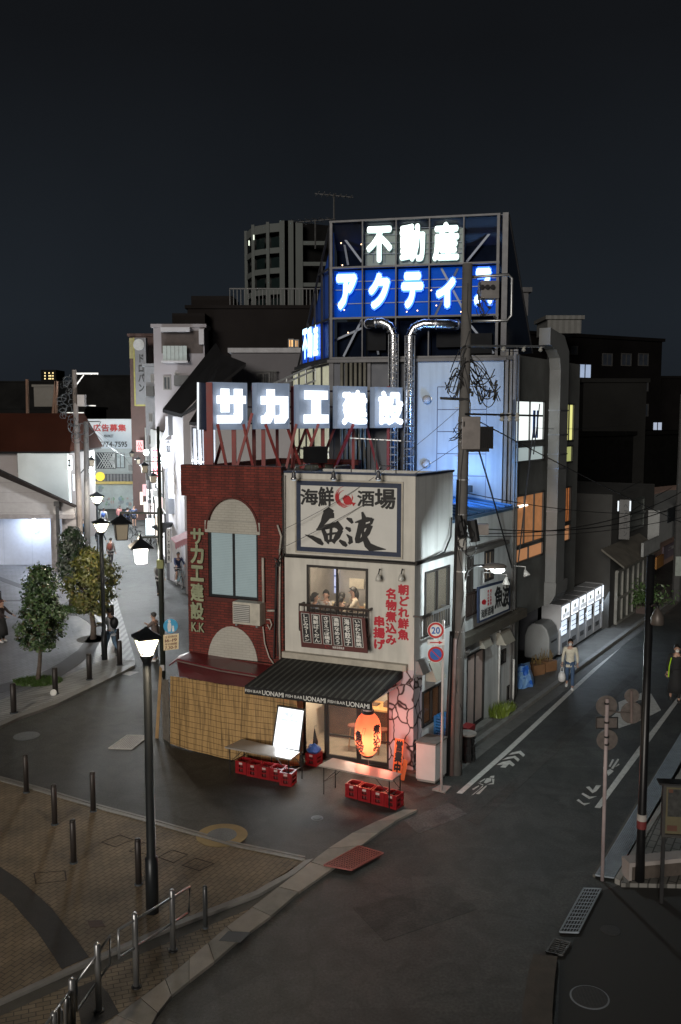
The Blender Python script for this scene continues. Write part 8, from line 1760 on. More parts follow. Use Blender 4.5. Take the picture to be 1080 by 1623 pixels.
person(G(176, 899, .0), 1.45, 1.66, 'person in grey top with a reddish brown backpack walking away up the street', cl('greybrown', (.14, .12, .11)), black, stride=.10, bag='backpack', bagm=cl('redbrown', (.17, .05, .035)))
person(G(158, 880, .0), 1.7, 1.68, 'dark dressed walker with swinging arms beside the second lantern post', cl('slate', (.07, .08, .10)), navy, stride=.16, armL='swing', armR='out')
person(G(165, 841, .0), 1.6, 1.70, 'person in white shirt with blue backpack walking away near the far lantern', wht, cl('charcoal', (.07, .07, .075)), stride=.08, bag='backpack', bagm=cl('blue', (.06, .12, .38)))
person(G(131, 862, .0), 1.3, 1.66, 'person in blue jacket half hidden behind the plain pale utility pole', cl('blue_jacket', (.10, .20, .32)), black, stride=.10, bag='shoulder')
person(G(189.5, 836, .0), 1.2, 1.70, 'standing person in reddish top with a white mask, left of the group of three', cl('reddish', (.25, .10, .10)), black, mask=True, hairlen=.04)
person(G(203, 838, .0), 1.8, 1.64, 'standing person in navy top in the middle of the group of three', navy, black, bag='backpack')
person(G(213, 835, .0), -1.2, 1.66, 'standing person in dark blue top and shorts, right of the group of three', cl('dark_blue', (.06, .08, .15)), black, shorts=True, sleeves='short')
person(G(146, 818, .0), 1.5, 1.66, 'person in black standing near the painted shutter, left of the far lantern post', black, black)
# cyclist
def bicycle(name, label, c, ang, col, basket=True, rider=False, s=1.0, grp=None):
    t = thing('bicycle', label, 'bicycle', c, grp); d = V((math.cos(ang), math.sin(ang), 0)); n = V((-d.y, d.x, 0)); P_ = lambda x, z, y=0: V(c)+d*x*s+n*y*s+V((0, 0, z*s)); tyre = mat('tyre', (.015, .015, .015), .7); fm_ = col
    for x, nm in ((-.52, 0), (.52, 1)):
        mb = MB(); R_ = .32; mb.tube([P_(x+R_*math.cos(2*math.pi*i/24), R_+R_*math.sin(2*math.pi*i/24)) for i in range(25)], .018*s, 6, cap=False); w_ = mb.build('wheel', tyre, t)
        mb = MB()
        for i in range(10): a = 2*math.pi*i/10; mb.tube([P_(x, R_), P_(x+R_*.97*math.cos(a), R_+R_*.97*math.sin(a))], .004*s, 3)
        mb.tube([P_(x, R_, -.04), P_(x, R_, .04)], .025*s, 6); mb.tube([P_(x+.29*math.cos(2*math.pi*i/20), R_+.29*math.sin(2*math.pi*i/20)) for i in range(21)], .010*s, 4, cap=False); mb.build('spokes', steel, w_)
    mb = MB(); st = P_(-.18, .78); bb_ = P_(-.08, .28); hd_ = P_(.40, .72)
    for a, b in ((bb_, st), (bb_, hd_), (P_(-.16, .66), P_(.38, .80)), (bb_, P_(-.52, .32)), (st, P_(-.52, .32)), (P_(.37, .88), P_(.52, .32))): mb.tube([a, b], .018*s, 6)
    mb.build('frame', fm_, t); MB().ball(P_(-.22, .86), .13*s, .07*s, .04*s, 8).build('saddle', blackm, t); MB().tube([P_(-.18, .76), P_(-.21, .85)], .014*s, 5).build('seat_post', steel, t)
    MB().tube([P_(.24, 1.02, -.26), P_(.34, 1.04, -.22), P_(.37, .98, 0), P_(.34, 1.04, .22), P_(.24, 1.02, .26)], .014*s, 6).build('handlebar', steel, t)
    mb = MB(); 
    if basket:
        for z in (.70, .78, .86, .94): mb.tube([P_(.48, z, -.16), P_(.78, z, -.18), P_(.78, z, .18), P_(.48, z, .16), P_(.48, z, -.16)], .008*s, 4)
        for i in range(9): y = -.17+i*.0425; mb.tube([P_(.79, .70, y), P_(.79, .94, y)], .006*s, 3); mb.tube([P_(.48+i*.037, .70, -.17), P_(.48+i*.037, .94, -.17)], .006*s, 3); mb.tube([P_(.48+i*.037, .70, .17), P_(.48+i*.037, .94, .17)], .006*s, 3)
        mb.build('basket', mat('basket_wire', (.40, .42, .42), .4, .6), t)
    mb = MB(); mb.tube([P_(-.08, .28, -.08), P_(-.08, .28, .08)], .03*s, 6); mb.tube([P_(-.02, .15, -.1), P_(-.08, .28, -.1)], .01*s, 4); mb.tube([P_(-.14, .41, .1), P_(-.08, .28, .1)], .01*s, 4); mb.build('crank', steel, t)
    return t
cy = G(284, 931, .0); bicycle('b', 'pale blue bicycle with white front basket ridden out of the alley', cy, -1.15, mat('pale_blue_frame', (.25, .45, .50), .4), True, True)
person(cy+V((math.cos(-1.15), math.sin(-1.15), 0))*-.22, -1.15, 1.70, 'cyclist in navy jacket and shorts leaning on the handlebar of a pale blue bicycle', navy, black, shorts=True, armL='fwd', armR='fwd', pose='bike', shoes=shw)
bicycle('b', 'black folding bicycle parked in front of the blue lit bay', G(71, 922, .06), 3.3, blackm, False, s=1.0)
bicycle('b', 'bicycle with front basket parked at the left end of the row on the far street', G(213, 855, .0), 2.4, blackm, True)
bicycle('b', 'bicycle parked on the far street in the middle of the row', G(228, 862, .0), .3, steel, False); bicycle('b', 'bicycle parked closest to the dark green pole on the far street', G(243, 868, .0), .2, blackm, False)
# two women at the left edge
person(G(3, 1018, .07), -.3, 1.60, 'woman in dark skirt with reddish hair at the left edge, front one of two', cl('dark_top', (.03, .02, .02)), black, hair=mat('auburn_hair', (.10, .030, .015), .5), shoes=shw, skirt=True, armL='fwd', armR='fwd', hairlen=.12)
person(G(-3, 990, .07), -.2, 1.62, 'person in black at the left edge behind the woman with reddish hair', black, black, hair=mat('brown_hair', (.06, .025, .015), .5), hairlen=.12, armR='fwd')
# diners in the upper window
zf2 = rm[2]
def diner(x, y, off, face, label, top, arms=('down', 'down'), hairlen=.06, mask=False):
    p = PF.hit(x, y, -off); p.z = at(x, y, p.y).z-1.20; person(p, face, 1.66, label, top, black, pose='sit', armL=arms[0], armR=arms[1], hairlen=hairlen)
    return p
nf = math.atan2(-PF.n.y, -PF.n.x)
diner(566, 934, .75, nf+math.pi-.9, 'long haired woman in cream jacket sitting in the right half of the lit window', cl('cream', (.62, .54, .42)), ('fwd', 'phone'), .20)
diner(518, 938, .95, nf+math.pi+.25, 'woman in pale blouse with hand at her mouth in the lit window', cl('blouse', (.5, .48, .45)), ('mouth', 'phone'), .06)
diner(539, 944, .50, nf-.1, 'diner seen from behind at the centre bar of the lit window', cl('dark_grey', (.10, .08, .07)), ('fwd', 'fwd'), .04); diner(494, 943, .60, nf-1.4, 'diner in profile at the left edge of the lit window', cl('blue_grey', (.16, .20, .28)), ('fwd', 'fwd'), .03)
dt = thing('dining_table', 'wooden dining table between the four diners in the upper room', 'table', PF.P((W1[0]+W1[1])/2, W1[2], -.8)); zt_ = W1[2]+.02
MB().bx(PF, (W1[0]+.25, W1[1]-.15, zt_-.04, zt_), -.62, -.98).build('tabletop', wood, dt); mb = MB(); mb.bx(PF, ((W1[0]+W1[1])/2, (W1[0]+W1[1])/2+.08, rm[2], zt_-.041), -.76, -.84); mb.build('leg', wood, dt)
for k in range(4):
    p = PF.P(W1[0]+.4+k*.28, zt_+.001, -.70-.06*(k % 2)); g__ = thing('drinking_glass', 'small drink on the dining table in the lit window, %s from the left' % ['first', 'second', 'third', 'fourth'][k], 'glass', p, 'drinks on the dining table'); MB().lathe(p, [(.03, 0), (.035, .12), (.03, .121)], 10).build('tumbler', mat('tumbler', (.7, .6, .4), .2), g__, True)
# ================================================================ trees
def leafy(label, base, trunk_h, lean, prof, rx, n, mats, tr=.07, name='tree', lsz=.085, limbs=7, grp=None):
    """prof: list of (height, radius factor); crown of single leaves"""
    t = thing(name, label, 'tree', base, grp); B = V(base); hz = prof[-1][0]
    top_ = B+V((lean[0], lean[1], trunk_h)); mb = MB(); pts = [B, B+V((lean[0]*.2+.03, lean[1]*.2, trunk_h*.35)), B+V((lean[0]*.7-.02, lean[1]*.6, trunk_h*.7)), top_, top_+V((0, 0, (hz-trunk_h)*.5))]
    mb.tube(pts, [tr*1.25, tr, tr*.9, tr*.8, tr*.35], 9)
    for i in range(limbs): a = 2*math.pi*i/limbs+random.random(); l = (hz-trunk_h)*random.uniform(.3, .6); mb.tube([top_+V((0, 0, -.05+.1*random.random())), top_+V((math.cos(a)*rx*.35, math.sin(a)*rx*.35, l*.5)), top_+V((math.cos(a)*rx*.7, math.sin(a)*rx*.7, l))], [tr*.5, tr*.3, tr*.1], 5)
    mb.build('trunk', mat('bark', (.11, .085, .07), .85, var=.35, sc=9, bump=.4, bsc=30), t, True)
    def rad(z):
        for (z0, r0), (z1, r1) in zip(prof, prof[1:]):
            if z0 <= z <= z1: return (r0+(r1-r0)*(z-z0)/(z1-z0))
        return 0
    ph_ = [(random.uniform(0, 6.28), random.randint(2, 5), random.uniform(.03, .09), random.uniform(1, 4)) for _ in range(6)]
    mb = MB(); c0 = V((top_.x, top_.y, B.z)); k = 0; cen = []
    while len(cen) < 170:
        z = random.uniform(prof[0][0], hz); a = random.uniform(0, 6.28); R_ = rad(z)*rx*(1+sum(am*math.sin(m_*a+p0+z*fz) for p0, m_, am, fz in ph_)); q = random.uniform(.5, .90) if random.random() < .8 else random.random()*.5; cen.append((V((math.cos(a)*R_*q, math.sin(a)*R_*q, z)), random.uniform(.08, .16)*rx, random.random()))
    while k < n:
        cc__, cs_, tn = random.choice(cen); o__ = V((random.gauss(0, 1), random.gauss(0, 1), random.gauss(0, .75)))*cs_; p = c0+cc__+o__; s_ = lsz*random.uniform(.55, 1.2); a = math.atan2(cc__.y+o__.y*2, cc__.x+o__.x*2)
        u = V((random.gauss(0, 1), random.gauss(0, 1), random.gauss(0, .6))).normalized(); nrm = (V((math.cos(a), math.sin(a), .5))+V((random.gauss(0, .5), random.gauss(0, .5), random.gauss(0, .5)))).normalized(); v = nrm.cross(u)
        if v.length < .1: continue
        v.normalize(); u = v.cross(nrm); mi = (0 if tn < .5 else 1) if random.random() < .65 else random.randrange(len(mats))
        mb.add([p-u*s_*.6, p+v*s_*.30, p+u*s_*.6+nrm*s_*.1, p-v*s_*.30], [(0, 1, 2, 3)], mi); k += 1
    mb.build('crown', mats, t); return t
def leafm(n, c, r_=.42): return mat(n, c, r_, var=.3, sc=30, spec=.6)
g1_ = [leafm('leaf_dark', (.032, .066, .024)), leafm('leaf_mid', (.065, .115, .038)), leafm('leaf_light', (.14, .20, .07)), leafm('leaf_brown', (.06, .05, .02))]; g2__ = [leafm('leaf_olive', (.105, .115, .026)), leafm('leaf_olive_dark', (.055, .068, .018)), leafm('leaf_gold', (.18, .165, .035)), leafm('leaf_rust', (.12, .095, .025))]; g3_ = [leafm('leaf_dark', (.035, .055, .028)), leafm('leaf_grey', (.09, .11, .09)), leafm('leaf_pale', (.2, .22, .17))]
def tree_at(label, bx_, by_, cx, y0, y1, hw, tr_top, n, mats, shape, **kw):
    b = G(bx_, by_, .06); Y = b.y; m_ = 1450/Y; za, zb__ = at(cx, y1, Y).z-.06, at(cx, y0, Y).z-.06; dx = at(cx, y1, Y).x-b.x; th = at(cx, tr_top, Y).z
    leafy(label, b, th, (dx, 0), [(za+(zb__-za)*f_, r_) for f_, r_ in shape], hw/m_, n, mats, **kw)
tree_at('small dark green tree with a slim bare trunk in a grass ring', 60, 1080, 68, 901, 1024, 43, 1010, 8500, g1_, [(0, .55), (.10, .95), (.30, 1.0), (.42, .98), (.50, .80), (.70, .78), (.85, .62), (.95, .36), (1, .1)], lsz=.115, tr=.065)
tree_at('round clipped tree with yellowish olive leaves beside the lantern post', 148, 1013, 145, 877, 967, 44, 955, 9500, g2__, [(0, .55), (.08, .86), (.3, 1.0), (.55, .98), (.78, .82), (.92, .5), (1, .15)], lsz=.13, tr=.10)
tree_at('tall dome of dark speckled leaves behind the yellowish tree, beside the plain pole', 113, 962, 116, 838, 915, 25, 912, 5000, g3_, [(0, .7), (.2, 1), (.5, .97), (.8, .75), (.95, .4), (1, .1)], lsz=.15, tr=.10)
def tuft(name, label, pts, z, n, h, m, r_=.5):
    c = G(*pts, z); mb = MB()
    for k in range(n):
        a = random.uniform(0, 6.28); q = r_*math.sqrt(random.random()); p = c+V((math.cos(a)*q*1.4, math.sin(a)*q, 0)); d = V((random.gauss(0, .35), random.gauss(0, .35), 1))*h*random.uniform(.4, 1.1); s_ = V((random.uniform(-1, 1), random.uniform(-1, 1), 0)).normalized()*.012
        mb.add([p-s_, p+s_, p+d*.6+s_*.7, p+d+V((random.gauss(0, .03), random.gauss(0, .03), -.02)), p+d*.6-s_*.7], [(0, 1, 2, 3, 4)])
    o = mb.build(name, m); o['kind'] = 'stuff'; o['label'] = label; o['category'] = 'grass'; return o
grs = leafm('grass_blade', (.07, .13, .025)); grs2 = leafm('weed_blade', (.16, .22, .03))
tuft('grass', 'green grass ring round the foot of the nearest small tree', (60, 1081), .065, 1500, .14, grs, .55); tuft('grass', 'green grass under the far dome tree', (121, 966), .065, 1200, .16, grs, .9)
tuft('grass', 'bright weeds growing at the foot of the side wall', (790, 1136), .05, 420, .42, grs2, .22); tuft('grass', 'weeds at the foot of the white drain pipe', (803, 1128), .05, 260, .3, grs2, .16)
mb = MB(); disc(mb, G(148, 1013, .06), .62, .062, .008, 26); o = mb.build('ground_cover_ring', mat('tree_soil', (.11, .10, .085), .9, var=.3, sc=8)); o['kind'] = 'structure'
sh2 = thing('potted_bush', 'dark leafy bush by the glazed doors of the old shop house', 'bush', PS.P(PS.uz(1010, 975)[0], 0, .1)); mb = MB(); cc_ = PS.P(PS.uz(1015, 965)[0], .5, .1)
for k in range(900):
    p = cc_+V((random.gauss(0, .55), random.gauss(0, .5), abs(random.gauss(0, .4)))); u = V((random.gauss(0, 1), random.gauss(0, 1), random.gauss(0, 1))).normalized()*.09; v = V((random.gauss(0, 1), random.gauss(0, 1), random.gauss(0, 1))).normalized()*.04; mb.add([p-u, p+v, p+u, p-v], [(0, 1, 2, 3)])
mb.build('leaves', g1_[1], sh2); MB().cube(cc_-V((0, 0, .5)), .6, .4, .4, angS).build('planter', mat('planter', (.07, .05, .045), .8), sh2)
# ================================================================ in front of the bar
tabm = mat('table_top', (.30, .275, .25), .32, var=.10, sc=3); legm = mat('table_leg', (.018, .018, .018), .4, .4)
def bench(label, corners, z=.68):
    p = [G(x, y, z) for x, y in corners]; c = sum(p, V((0, 0, 0)))/4; t = thing('folding_table', label, 'table', V((c.x, c.y, 0)), 'folding tables in front of the bar')
    MB().poly([V((q.x, q.y, z-.035)) for q in p], V((0, 0, .035))).build('tabletop', tabm, t, bevel=.008)
    d = (p[1]-p[0]).normalized(); w_ = (p[3]-p[0]); 
    for a, s_ in ((p[0], 1), (p[1], -1)):
        q0, q1 = a+d*.10*s_+w_*.10, a+d*.10*s_+w_*.90; q0.z = q1.z = 0
        for q in (q0, q1): MB().tube([q, q+V((0, 0, z-.036))], .014, 6).build('leg', legm, t)
        mb = MB(); mb.tube([q0+V((0, 0, .30)), q1+V((0, 0, .30))], .011, 5); mb.tube([q0+V((0, 0, .30)).lerp(V((0, 0, .3)), 1), q0+d*.35*s_+V((0, 0, z-.04))], .009, 5); mb.tube([q1+V((0, 0, .30)), q1+d*.35*s_+V((0, 0, z-.04))], .009, 5); mb.build('brace', legm, t)
    return p
tb1 = bench('long folding table with a grey top over red crates beside the reed fence', [(356, 1184), (461, 1204), (476, 1192), (384, 1171)]); tb2 = bench('long folding table under the red lantern, its top glossy pink in its light', [(505, 1213), (622, 1237), (637, 1226), (528, 1201)])
crm = mat('crate_red', (.24, .010, .014), .35, var=.12, sc=8)
def make_crate(p, rz, label, grp):
    t = thing('bottle_crate', label, 'crate', p, grp); w_, d_, h_ = .31, .31, .31; c, s_ = math.cos(rz), math.sin(rz); ux_, uy_ = V((c, s_, 0)), V((-s_, c, 0)); mb = MB()
    for sx_ in (-1, 1):
        for sy_ in (-1, 1): mb.cube(p+ux_*sx_*(w_/2-.025)+uy_*sy_*(d_/2-.025), .05, .05, h_, rz)
    for z, hh in ((.0, .05), (h_*.42, .03), (h_-.09, .09)):
        for sg in (-1, 1):
            mb.cube(p+uy_*sg*(d_/2-.012)+V((0, 0, z+.0)), w_-.10, .022, hh, rz); mb.cube(p+ux_*sg*(w_/2-.012)+V((0, 0, z)), .022, d_-.10, hh, rz)
    for sg in (-1, 1):
        for q in (-.08, .08): mb.cube(p+uy_*sg*(d_/2-.014)+ux_*q+V((0, 0, .05)), .04, .018, h_-.14, rz)
    mb.build('shell', crm, t)
    mb = MB(); mb.cube(p+V((0, 0, .01)), w_-.06, d_-.06, .012, rz)
    for q in (-.08, 0, .08): mb.cube(p+ux_*q+V((0, 0, .022)), .01, d_-.06, h_*.7, rz); mb.cube(p+uy_*q+V((0, 0, .022)), w_-.06, .0101, h_*.69, rz)
    mb.build('divider', mat('crate_inner', (.12, .02, .02), .6), t)
    mb = MB(); mb.cube(p-uy_*(d_/2+.001)+V((0, 0, h_-.075)), .09, .004, .05, rz); mb.build('mark', mat('crate_mark', (.5, .4, .38), .6), t); return t
dr1 = (tb1[1]-tb1[0]).normalized(); ra1 = math.atan2(dr1.y, dr1.x); dr2 = (tb2[1]-tb2[0]).normalized(); ra2 = math.atan2(dr2.y, dr2.x)
c1 = V((tb1[0].x, tb1[0].y, 0))+dr1*.30+V((tb1[3].x-tb1[0].x, tb1[3].y-tb1[0].y, 0))*.5
for k in range(4): make_crate(c1+dr1*.32*k+V((0, random.uniform(-.02, .02), 0)), ra1+random.uniform(-.05, .05), 'red bottle crate under the left table, %s' % ['nearest its left legs', 'second from its left legs', 'third from its left legs', 'fourth from its left legs'][k], 'red crates under the left table')
make_crate(c1+dr1*1.20+V((.02, -.16, 0)), ra1+.1, 'red bottle crate pulled forward at the right legs of the left table', 'red crates under the left table')
c2 = V((tb2[0].x, tb2[0].y, 0))+dr2*.72+V((tb2[3].x-tb2[0].x, tb2[3].y-tb2[0].y, 0))*.55
for k in range(4): make_crate(c2+dr2*.325*k+V((0, -.03*k, 0)), ra2+random.uniform(-.04, .04)-(.12 if k == 3 else 0), 'red bottle crate under the right table, %s' % ['with a small white mark, leftmost of the four', 'second from the left', 'third from the left', 'rightmost, by the table legs and kerb'][k], 'red crates under the right table')
bc_ = G(498, 1211, .0); make_crate(bc_, ra2, 'single red crate holding a blue plastic bag beside the glass doors', 'loose crates by the bar')
bgp = thing('plastic_bag', 'crumpled blue plastic bag sitting in the red crate by the doors', 'bag', bc_+V((0, 0, .25))); mb = MB(); mb.ball(bc_+V((0, 0, .36)), .17, .15, .12, 10); mb.v = [v+V((random.uniform(-.035, .035), random.uniform(-.035, .035), random.uniform(-.03, .05))) for v in mb.v]; mb.build('sheet', mat('bag_blue', (.06, .16, .50), .35, var=.4, sc=14), bgp)
umb = thing('folded_umbrella', 'small black folded umbrella hanging beside the blue bag', 'umbrella', PF.hit(497, 1172, .12)); a = PF.hit(499, 1155, .12); MB().tube([a, a-V((0, 0, .12)), a-V((-.02, 0, .34)), a-V((-.01, 0, .50))], [.008, .03, .07, .05], 8).build('cloth', blackm, umb); MB().tube([a, a+V((0, 0, .06)), a+V((.04, 0, .08)), a+V((.05, 0, .04))], .008, 5).build('handle', steel, umb)
# lit menu stand
mq = [(430.5, 1184), (476, 1192), (484, 1125), (440, 1118)]; bl_ = G(433, 1222); Ym = G(452, 1222).y
P4 = [at(x, y, Ym+(.12 if i > 1 else 0)+(.0 if x < 450 else -.0)) for i, (x, y) in enumerate(mq)]; ms = thing('menu_light_sign', 'glowing white standing menu light box tilted behind the left table', 'sign', V((P4[0].x, Ym, 0)))
nn = (P4[1]-P4[0]).cross(P4[3]-P4[0]).normalized(); nn = nn if nn.dot(CAM-P4[0]) > 0 else -nn
MB().poly(P4, -nn*.07).build('case', dark_metal, ms); MSP = QP(P4, nn); mb = MB(); mb.poly([MSP(.05, .03, .002), MSP(.95, .03, .002), MSP(.95, .97, .002), MSP(.05, .97, .002)], nn*.003); mb.build('light_panel', mat('menu_light_panel', (.5, .5, .5), .4, var=.0, emit=(.90, .96, 1), es=1.15), ms)
mb = MB(); htext(mb, '魚波', MSP, (.30, .62, .76, .88), .01, 0, .007); mb2 = MB()
for u, v, w_, h_ in ((.2, .66, .25, .05), (.5, .68, .3, .04), (.3, .30, .22, .03), (.55, .33, .2, .03), (.28, .18, .25, .03), (.6, .2, .18, .04)): mb2.poly([MSP(u, v, .006), MSP(u+w_, v, .006), MSP(u+w_*.9, v+h_, .006), MSP(u+.02, v+h_, .006)], nn*.002)
mb.build('letters', mat('menu_grey_ink', (.25, .30, .38), .6, emit=(.5, .6, .75), es=.6), ms); mb2.build('dish_pictures', mat('dish_tint', (.4, .5, .55), .6, emit=(.6, .72, .8), es=.9), ms)
mb = MB()
for k in (0, 1): mb.tube([P4[k]-nn*.03, V((P4[k].x, P4[k].y, 0))], .018, 6); mb.tube([P4[3-k]-nn*.03, V((P4[3-k].x, P4[3-k].y+.45, 0))], .014, 6)
mb.build('leg', dark_metal, ms)
lamp('menu_board_light', 'AREA', (P4[0]+P4[2])/2+nn*.12, 20, (.88, .95, 1), .6, nn+V((0, 0, -.25)), sy=.9)
# the red lantern
lo = .95; lc_ = PF.hit(583.5, 1163, lo); Ylan = lc_.y; m_ = 1450/Ylan; ln = thing('paper_lantern', 'big red paper lantern with black brush characters hanging from the awning', 'lantern', lc_)
Hh, Rr = 35/m_, 21.3/m_; prof = []
for i in range(29):
    f_ = -1+2*i/28; r_ = Rr*(max(0, 1-abs(f_)**3.2*.62))**.9*(1+(.012 if i % 2 else 0)); prof.append((max(r_, Rr*.42), f_*Hh))
lm_ = bpy.data.materials.new('lantern_paper'); lm_.use_nodes = True; t_ = lm_.node_tree; b_ = t_.nodes['Principled BSDF']; b_.inputs['Base Color'].default_value = (.60, .07, .03, 1); b_.inputs['Roughness'].default_value = .6
b_.inputs['Transmission Weight'].default_value = 0; tl = t_.nodes.new('ShaderNodeBsdfTranslucent'); tl.inputs['Color'].default_value = (.95, .30, .17, 1); mx_ = t_.nodes.new('ShaderNodeMixShader'); mx_.inputs[0].default_value = .75; out = t_.nodes['Material Output']; t_.links.new(b_.outputs[0], mx_.inputs[1]); t_.links.new(tl.outputs[0], mx_.inputs[2]); t_.links.new(mx_.outputs[0], out.inputs[0])
b_.inputs['Emission Color'].default_value = (1, .20, .11, 1); b_.inputs['Emission Strength'].default_value = 1.1
mb = MB(); n0 = 0; mb.lathe(lc_, prof, 40); mb.f = mb.f[:-2]; mb.mi = mb.mi[:-2]; mb.build('paper_shade', lm_, ln, True)
MB().lathe(lc_+V((0, 0, Hh-.01)), [(Rr*.46, 0), (Rr*.48, .07), (Rr*.42, .075)], 20).build('top_ring', blackm, ln); MB().lathe(lc_+V((0, 0, -Hh-.05)), [(Rr*.42, 0), (Rr*.46, .055)], 20).build('bottom_ring', blackm, ln)
MB().lathe(lc_+V((0, 0, Hh+.065)), [(Rr*.40, 0), (Rr*.34, .10), (Rr*.25, .12)], 16).build('plastic_hood', mat('pink_plastic', (.5, .35, .33), .4), ln)
mb = MB(); mb.tube([lc_+V((0, 0, Hh+.18)), V((lc_.x, lc_.y, z_bot-.03))], .008, 5); mb.tube([lc_-V((0, 0, Hh+.05)), lc_-V((-.02, 0, Hh+.25)), lc_-V((.02, 0, Hh+.42))], .006, 4); mb.build('cord', mat('cord_pale', (.4, .35, .3), .6), ln)
def LP(x0, x1, y0, y1):          # mapping on the lantern's surface
    def f_(u, v, off=0.0):
        px = x0+u*(x1-x0); py = y1-v*(y1-y0); z = (1163-py)/m_; fx = max(-.97, min(.97, (px-583.5)/21.3)); fz = max(-1, min(1, z/Hh)); Rz = Rr*(max(0, 1-abs(fz)**3.2*.62))**.9; th = math.asin(max(-.98, min(.98, fx*Rr/max(Rz, .01)))); d = (CAM-lc_); d.z = 0; d.normalize(); r__ = V((-d.y, d.x, 0)); r__ = r__ if r__.x > 0 else -r__
        return lc_+(r__*math.sin(th)+d*math.cos(th))*(Rz+.012+off)+V((0, 0, z))
    return f_
mb = MB()
for ch, x0, x1, y0, y1 in (('魚', 564, 575, 1153, 1173), ('波', 565, 577, 1173, 1192), ('煮', 592, 602, 1143, 1158), ('込', 592, 602.5, 1159, 1173), ('み', 592, 601.5, 1174, 1188)): put_glyph(mb, ch, LP(x0, x1, y0, y1), (0, 1, 0, 1), .05, 0, False, .0, 0, .0004)
mb.build('brush_characters', ink, ln); mb = MB(); f_ = LP(574, 580, 1147, 1158)
for a, b in (((0, 0), (.6, 0)), ((.6, 0), (1, 1)), ((1, 1), (.4, 1)), ((.4, 1), (0, 0))): mb.tube([f_(*a, .002), f_(*b, .002)], .004, 4)
mb.build('small_seal', ink, ln)
lamp('lantern_bulb_light', 'POINT', lc_-V((0, 0, .08)), 34, (1, .70, .42), .06); MB().ball(lc_-V((0, 0, .05)), .055, k=8).build('bulb', glow('lantern_bulb', (1, .75, .4), 20), ln, True)
lamp('lantern_glow_light', 'POINT', lc_+PF.n*.34-V((0, 0, .32)), 26, (1, .20, .12), .16); lamp('lantern_glow_right', 'POINT', lc_+FD*.42-V((0, 0, .1)), 24, (1, .22, .14), .16)
# open sign boards by the pillar
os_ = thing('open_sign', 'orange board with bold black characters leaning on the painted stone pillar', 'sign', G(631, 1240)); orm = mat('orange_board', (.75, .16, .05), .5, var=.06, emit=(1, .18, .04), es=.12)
Yo = G(631, 1240).y; q = [at(622, 1226, Yo), at(636, 1228, Yo), at(641, 1173, Yo+.05), at(627, 1170.5, Yo+.05)]; OP = QP(q, V((0, -1, 0))); MB().poly(q, V((0, .02, 0))).build('board', orm, os_); mb = MB(); vtext(mb, '営業中', OP, (.10, .90, .02, .97), .06, 0, .004, .98); mb.build('letters', ink, os_)
os2 = thing('orange_board', 'small plain orange board behind the larger lettered one', 'sign', G(642, 1242)); q = [at(634, 1236, Yo+.1), at(641, 1238, Yo+.1), at(647, 1206, Yo+.15), at(640, 1204, Yo+.15)]; MB().poly(q, V((0, .02, 0))).build('board', orm, os2)
# white cabinet, blue crates, stool on the side street
cbp = G(690, 1243, .02); cbt = thing('cabinet', 'white metal cabinet with grey top standing against the side wall behind the sign post', 'cabinet', cbp); wv = -FD*.47; dv = SD*.60
wcab = mat('cabinet_white', (.55, .53, .52), .45, var=.05); MB().box(cbp+V((0, 0, .06)), wv, dv, V((0, 0, .86))).build('body', wcab, cbt, bevel=.008)
MB().box(cbp+V((0, 0, .921))-wv*.04-dv*.03, wv*1.08, dv*1.06, V((0, 0, .04))).build('worktop', mat('worktop_grey', (.16, .15, .14), .5), cbt); MB().box(cbp+V((0, 0, .0))+wv*.04+dv*.05, wv*.92, dv*.9, V((0, 0, .059))).build('plinth', concrete, cbt)
mb = MB(); pc = Plane(cbp, SD); mb.bx(pc, (.30, .31, .10, .90), .004, .001); mb.build('door_seam', dark_metal, cbt)
blc = mat('crate_blue', (.02, .14, .36), .4, var=.15)
for k in range(2):
    p = PS.P(1.05, .02+.29*k+.62, .30); t = thing('blue_crate', ['blue plastic crate, lower of two stacked behind the white cabinet', 'blue plastic crate, upper of two stacked behind the white cabinet'][k], 'crate', p, 'blue crates behind the cabinet'); mb = MB()
    for z in (0, .07, .14, .21): mb.cube(p+V((0, 0, z)), .46, .34, .045, angS)
    for sx_ in (-1, 1):
        for sy_ in (-1, 1): mb.cube(p+SD*sx_*.20+PS.n*sy_*.14, .05, .05, .27, angS)
    mb.build('shell', blc, t)
rk = thing('wooden_rack', 'low dark rack carrying the blue crates behind the cabinet', 'rack', PS.P(1.05, 0, .3)); MB().cube(PS.P(1.05, .56, .3), .5, .4, .06, angS).build('top', dark_metal, rk); mb = MB()
for sx_ in (-1, 1):
    for sy_ in (-1, 1): mb.cube(PS.P(1.05+sx_*.2, 0, .3+sy_*.15), .04, .04, .56, angS)
mb.build('leg', dark_metal, rk)
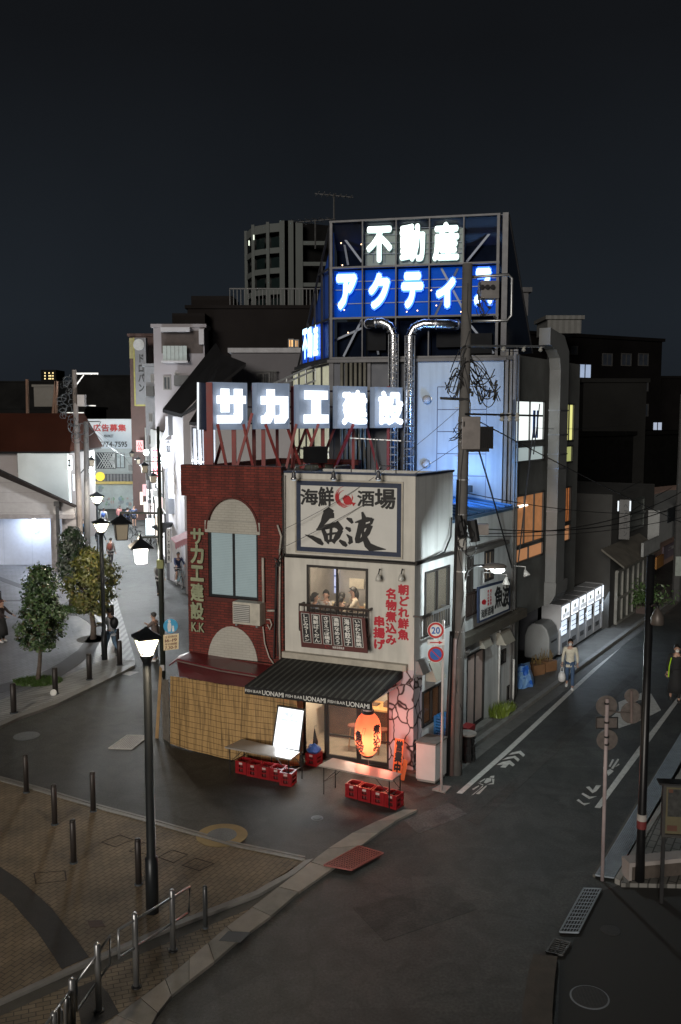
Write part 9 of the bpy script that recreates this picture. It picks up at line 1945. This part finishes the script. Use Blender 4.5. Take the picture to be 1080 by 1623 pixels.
sp__ = G(741, 1205, .02); stl = thing('stacked_stool', 'stack of dark metal stools with a round grey seat beside the utility pole', 'stool', sp__); MB().lathe(sp__+V((0, 0, .66)), [(.22, 0), (.23, .02), (.22, .05)], 20).build('seat', mat('seat_grey', (.20, .185, .17), .6), stl)
mb = MB()
for k in range(10): a = 2*math.pi*k/10; mb.tube([sp__+V((math.cos(a)*.20, math.sin(a)*.20, 0)), sp__+V((math.cos(a)*.15, math.sin(a)*.15, .65))], .014, 5)
for z in (.2, .4, .58): mb.tube([sp__+V((math.cos(2*math.pi*i/14)*.19, math.sin(2*math.pi*i/14)*.19, z)) for i in range(15)], .011, 5)
mb.build('leg_frame', dark_metal, stl); mb = MB(); mb.lathe(sp__+V((0, 0, .01)), [(.13, 0), (.12, .6)], 12); mb.build('dark_core', blackm, stl)
rbx = thing('red_box', 'flat red box lying behind the round grey stool', 'box', PS.P(2.3, .7, .25)); MB().cube(at(741, 1158, G(741, 1205).y+.45), .42, .25, .13, angS).build('box', crm, rbx); MB().cube(at(741, 1158, G(741, 1205).y+.45)-V((0, 0, .68)), .40, .23, .67, angS).build('carton', dark_metal, rbx)
# stools inside the bar
for k in range(3):
    p = PF.P(upx(540+k*24), .03, -.85); t = thing('bar_stool', ['wooden stool inside the bar, nearest the left door post', 'wooden stool inside the bar behind the middle glass', 'wooden stool inside the bar, behind the red lantern'][k], 'stool', p, 'stools at the counter'); MB().lathe(p+V((0, 0, .58)), [(.15, 0), (.16, .02), (.15, .05)], 16).build('seat', mat('stool_red', (.20, .06, .035), .5), t); mb = MB()
    for q in range(4): a = math.pi/4+q*math.pi/2; mb.tube([p+V((math.cos(a)*.17, math.sin(a)*.17, 0)), p+V((math.cos(a)*.10, math.sin(a)*.10, .58))], .014, 5)
    mb.build('leg', wood, t)
for k in range(5):
    p = PF.P(cuts[1]-.35+k*.38, 1.421, -2.38); t = thing('cardboard_carton', 'pale carton on the back shelf of the bar, %s from the left' % ['first', 'second', 'third', 'fourth', 'fifth'][k], 'box', p, 'cartons on the back shelf'); MB().cube(p, .22, .14, .17+.03*(k % 3), angF+.05*k).build('carton', mat('pale_carton', (.45, .32, .2), .7), t)
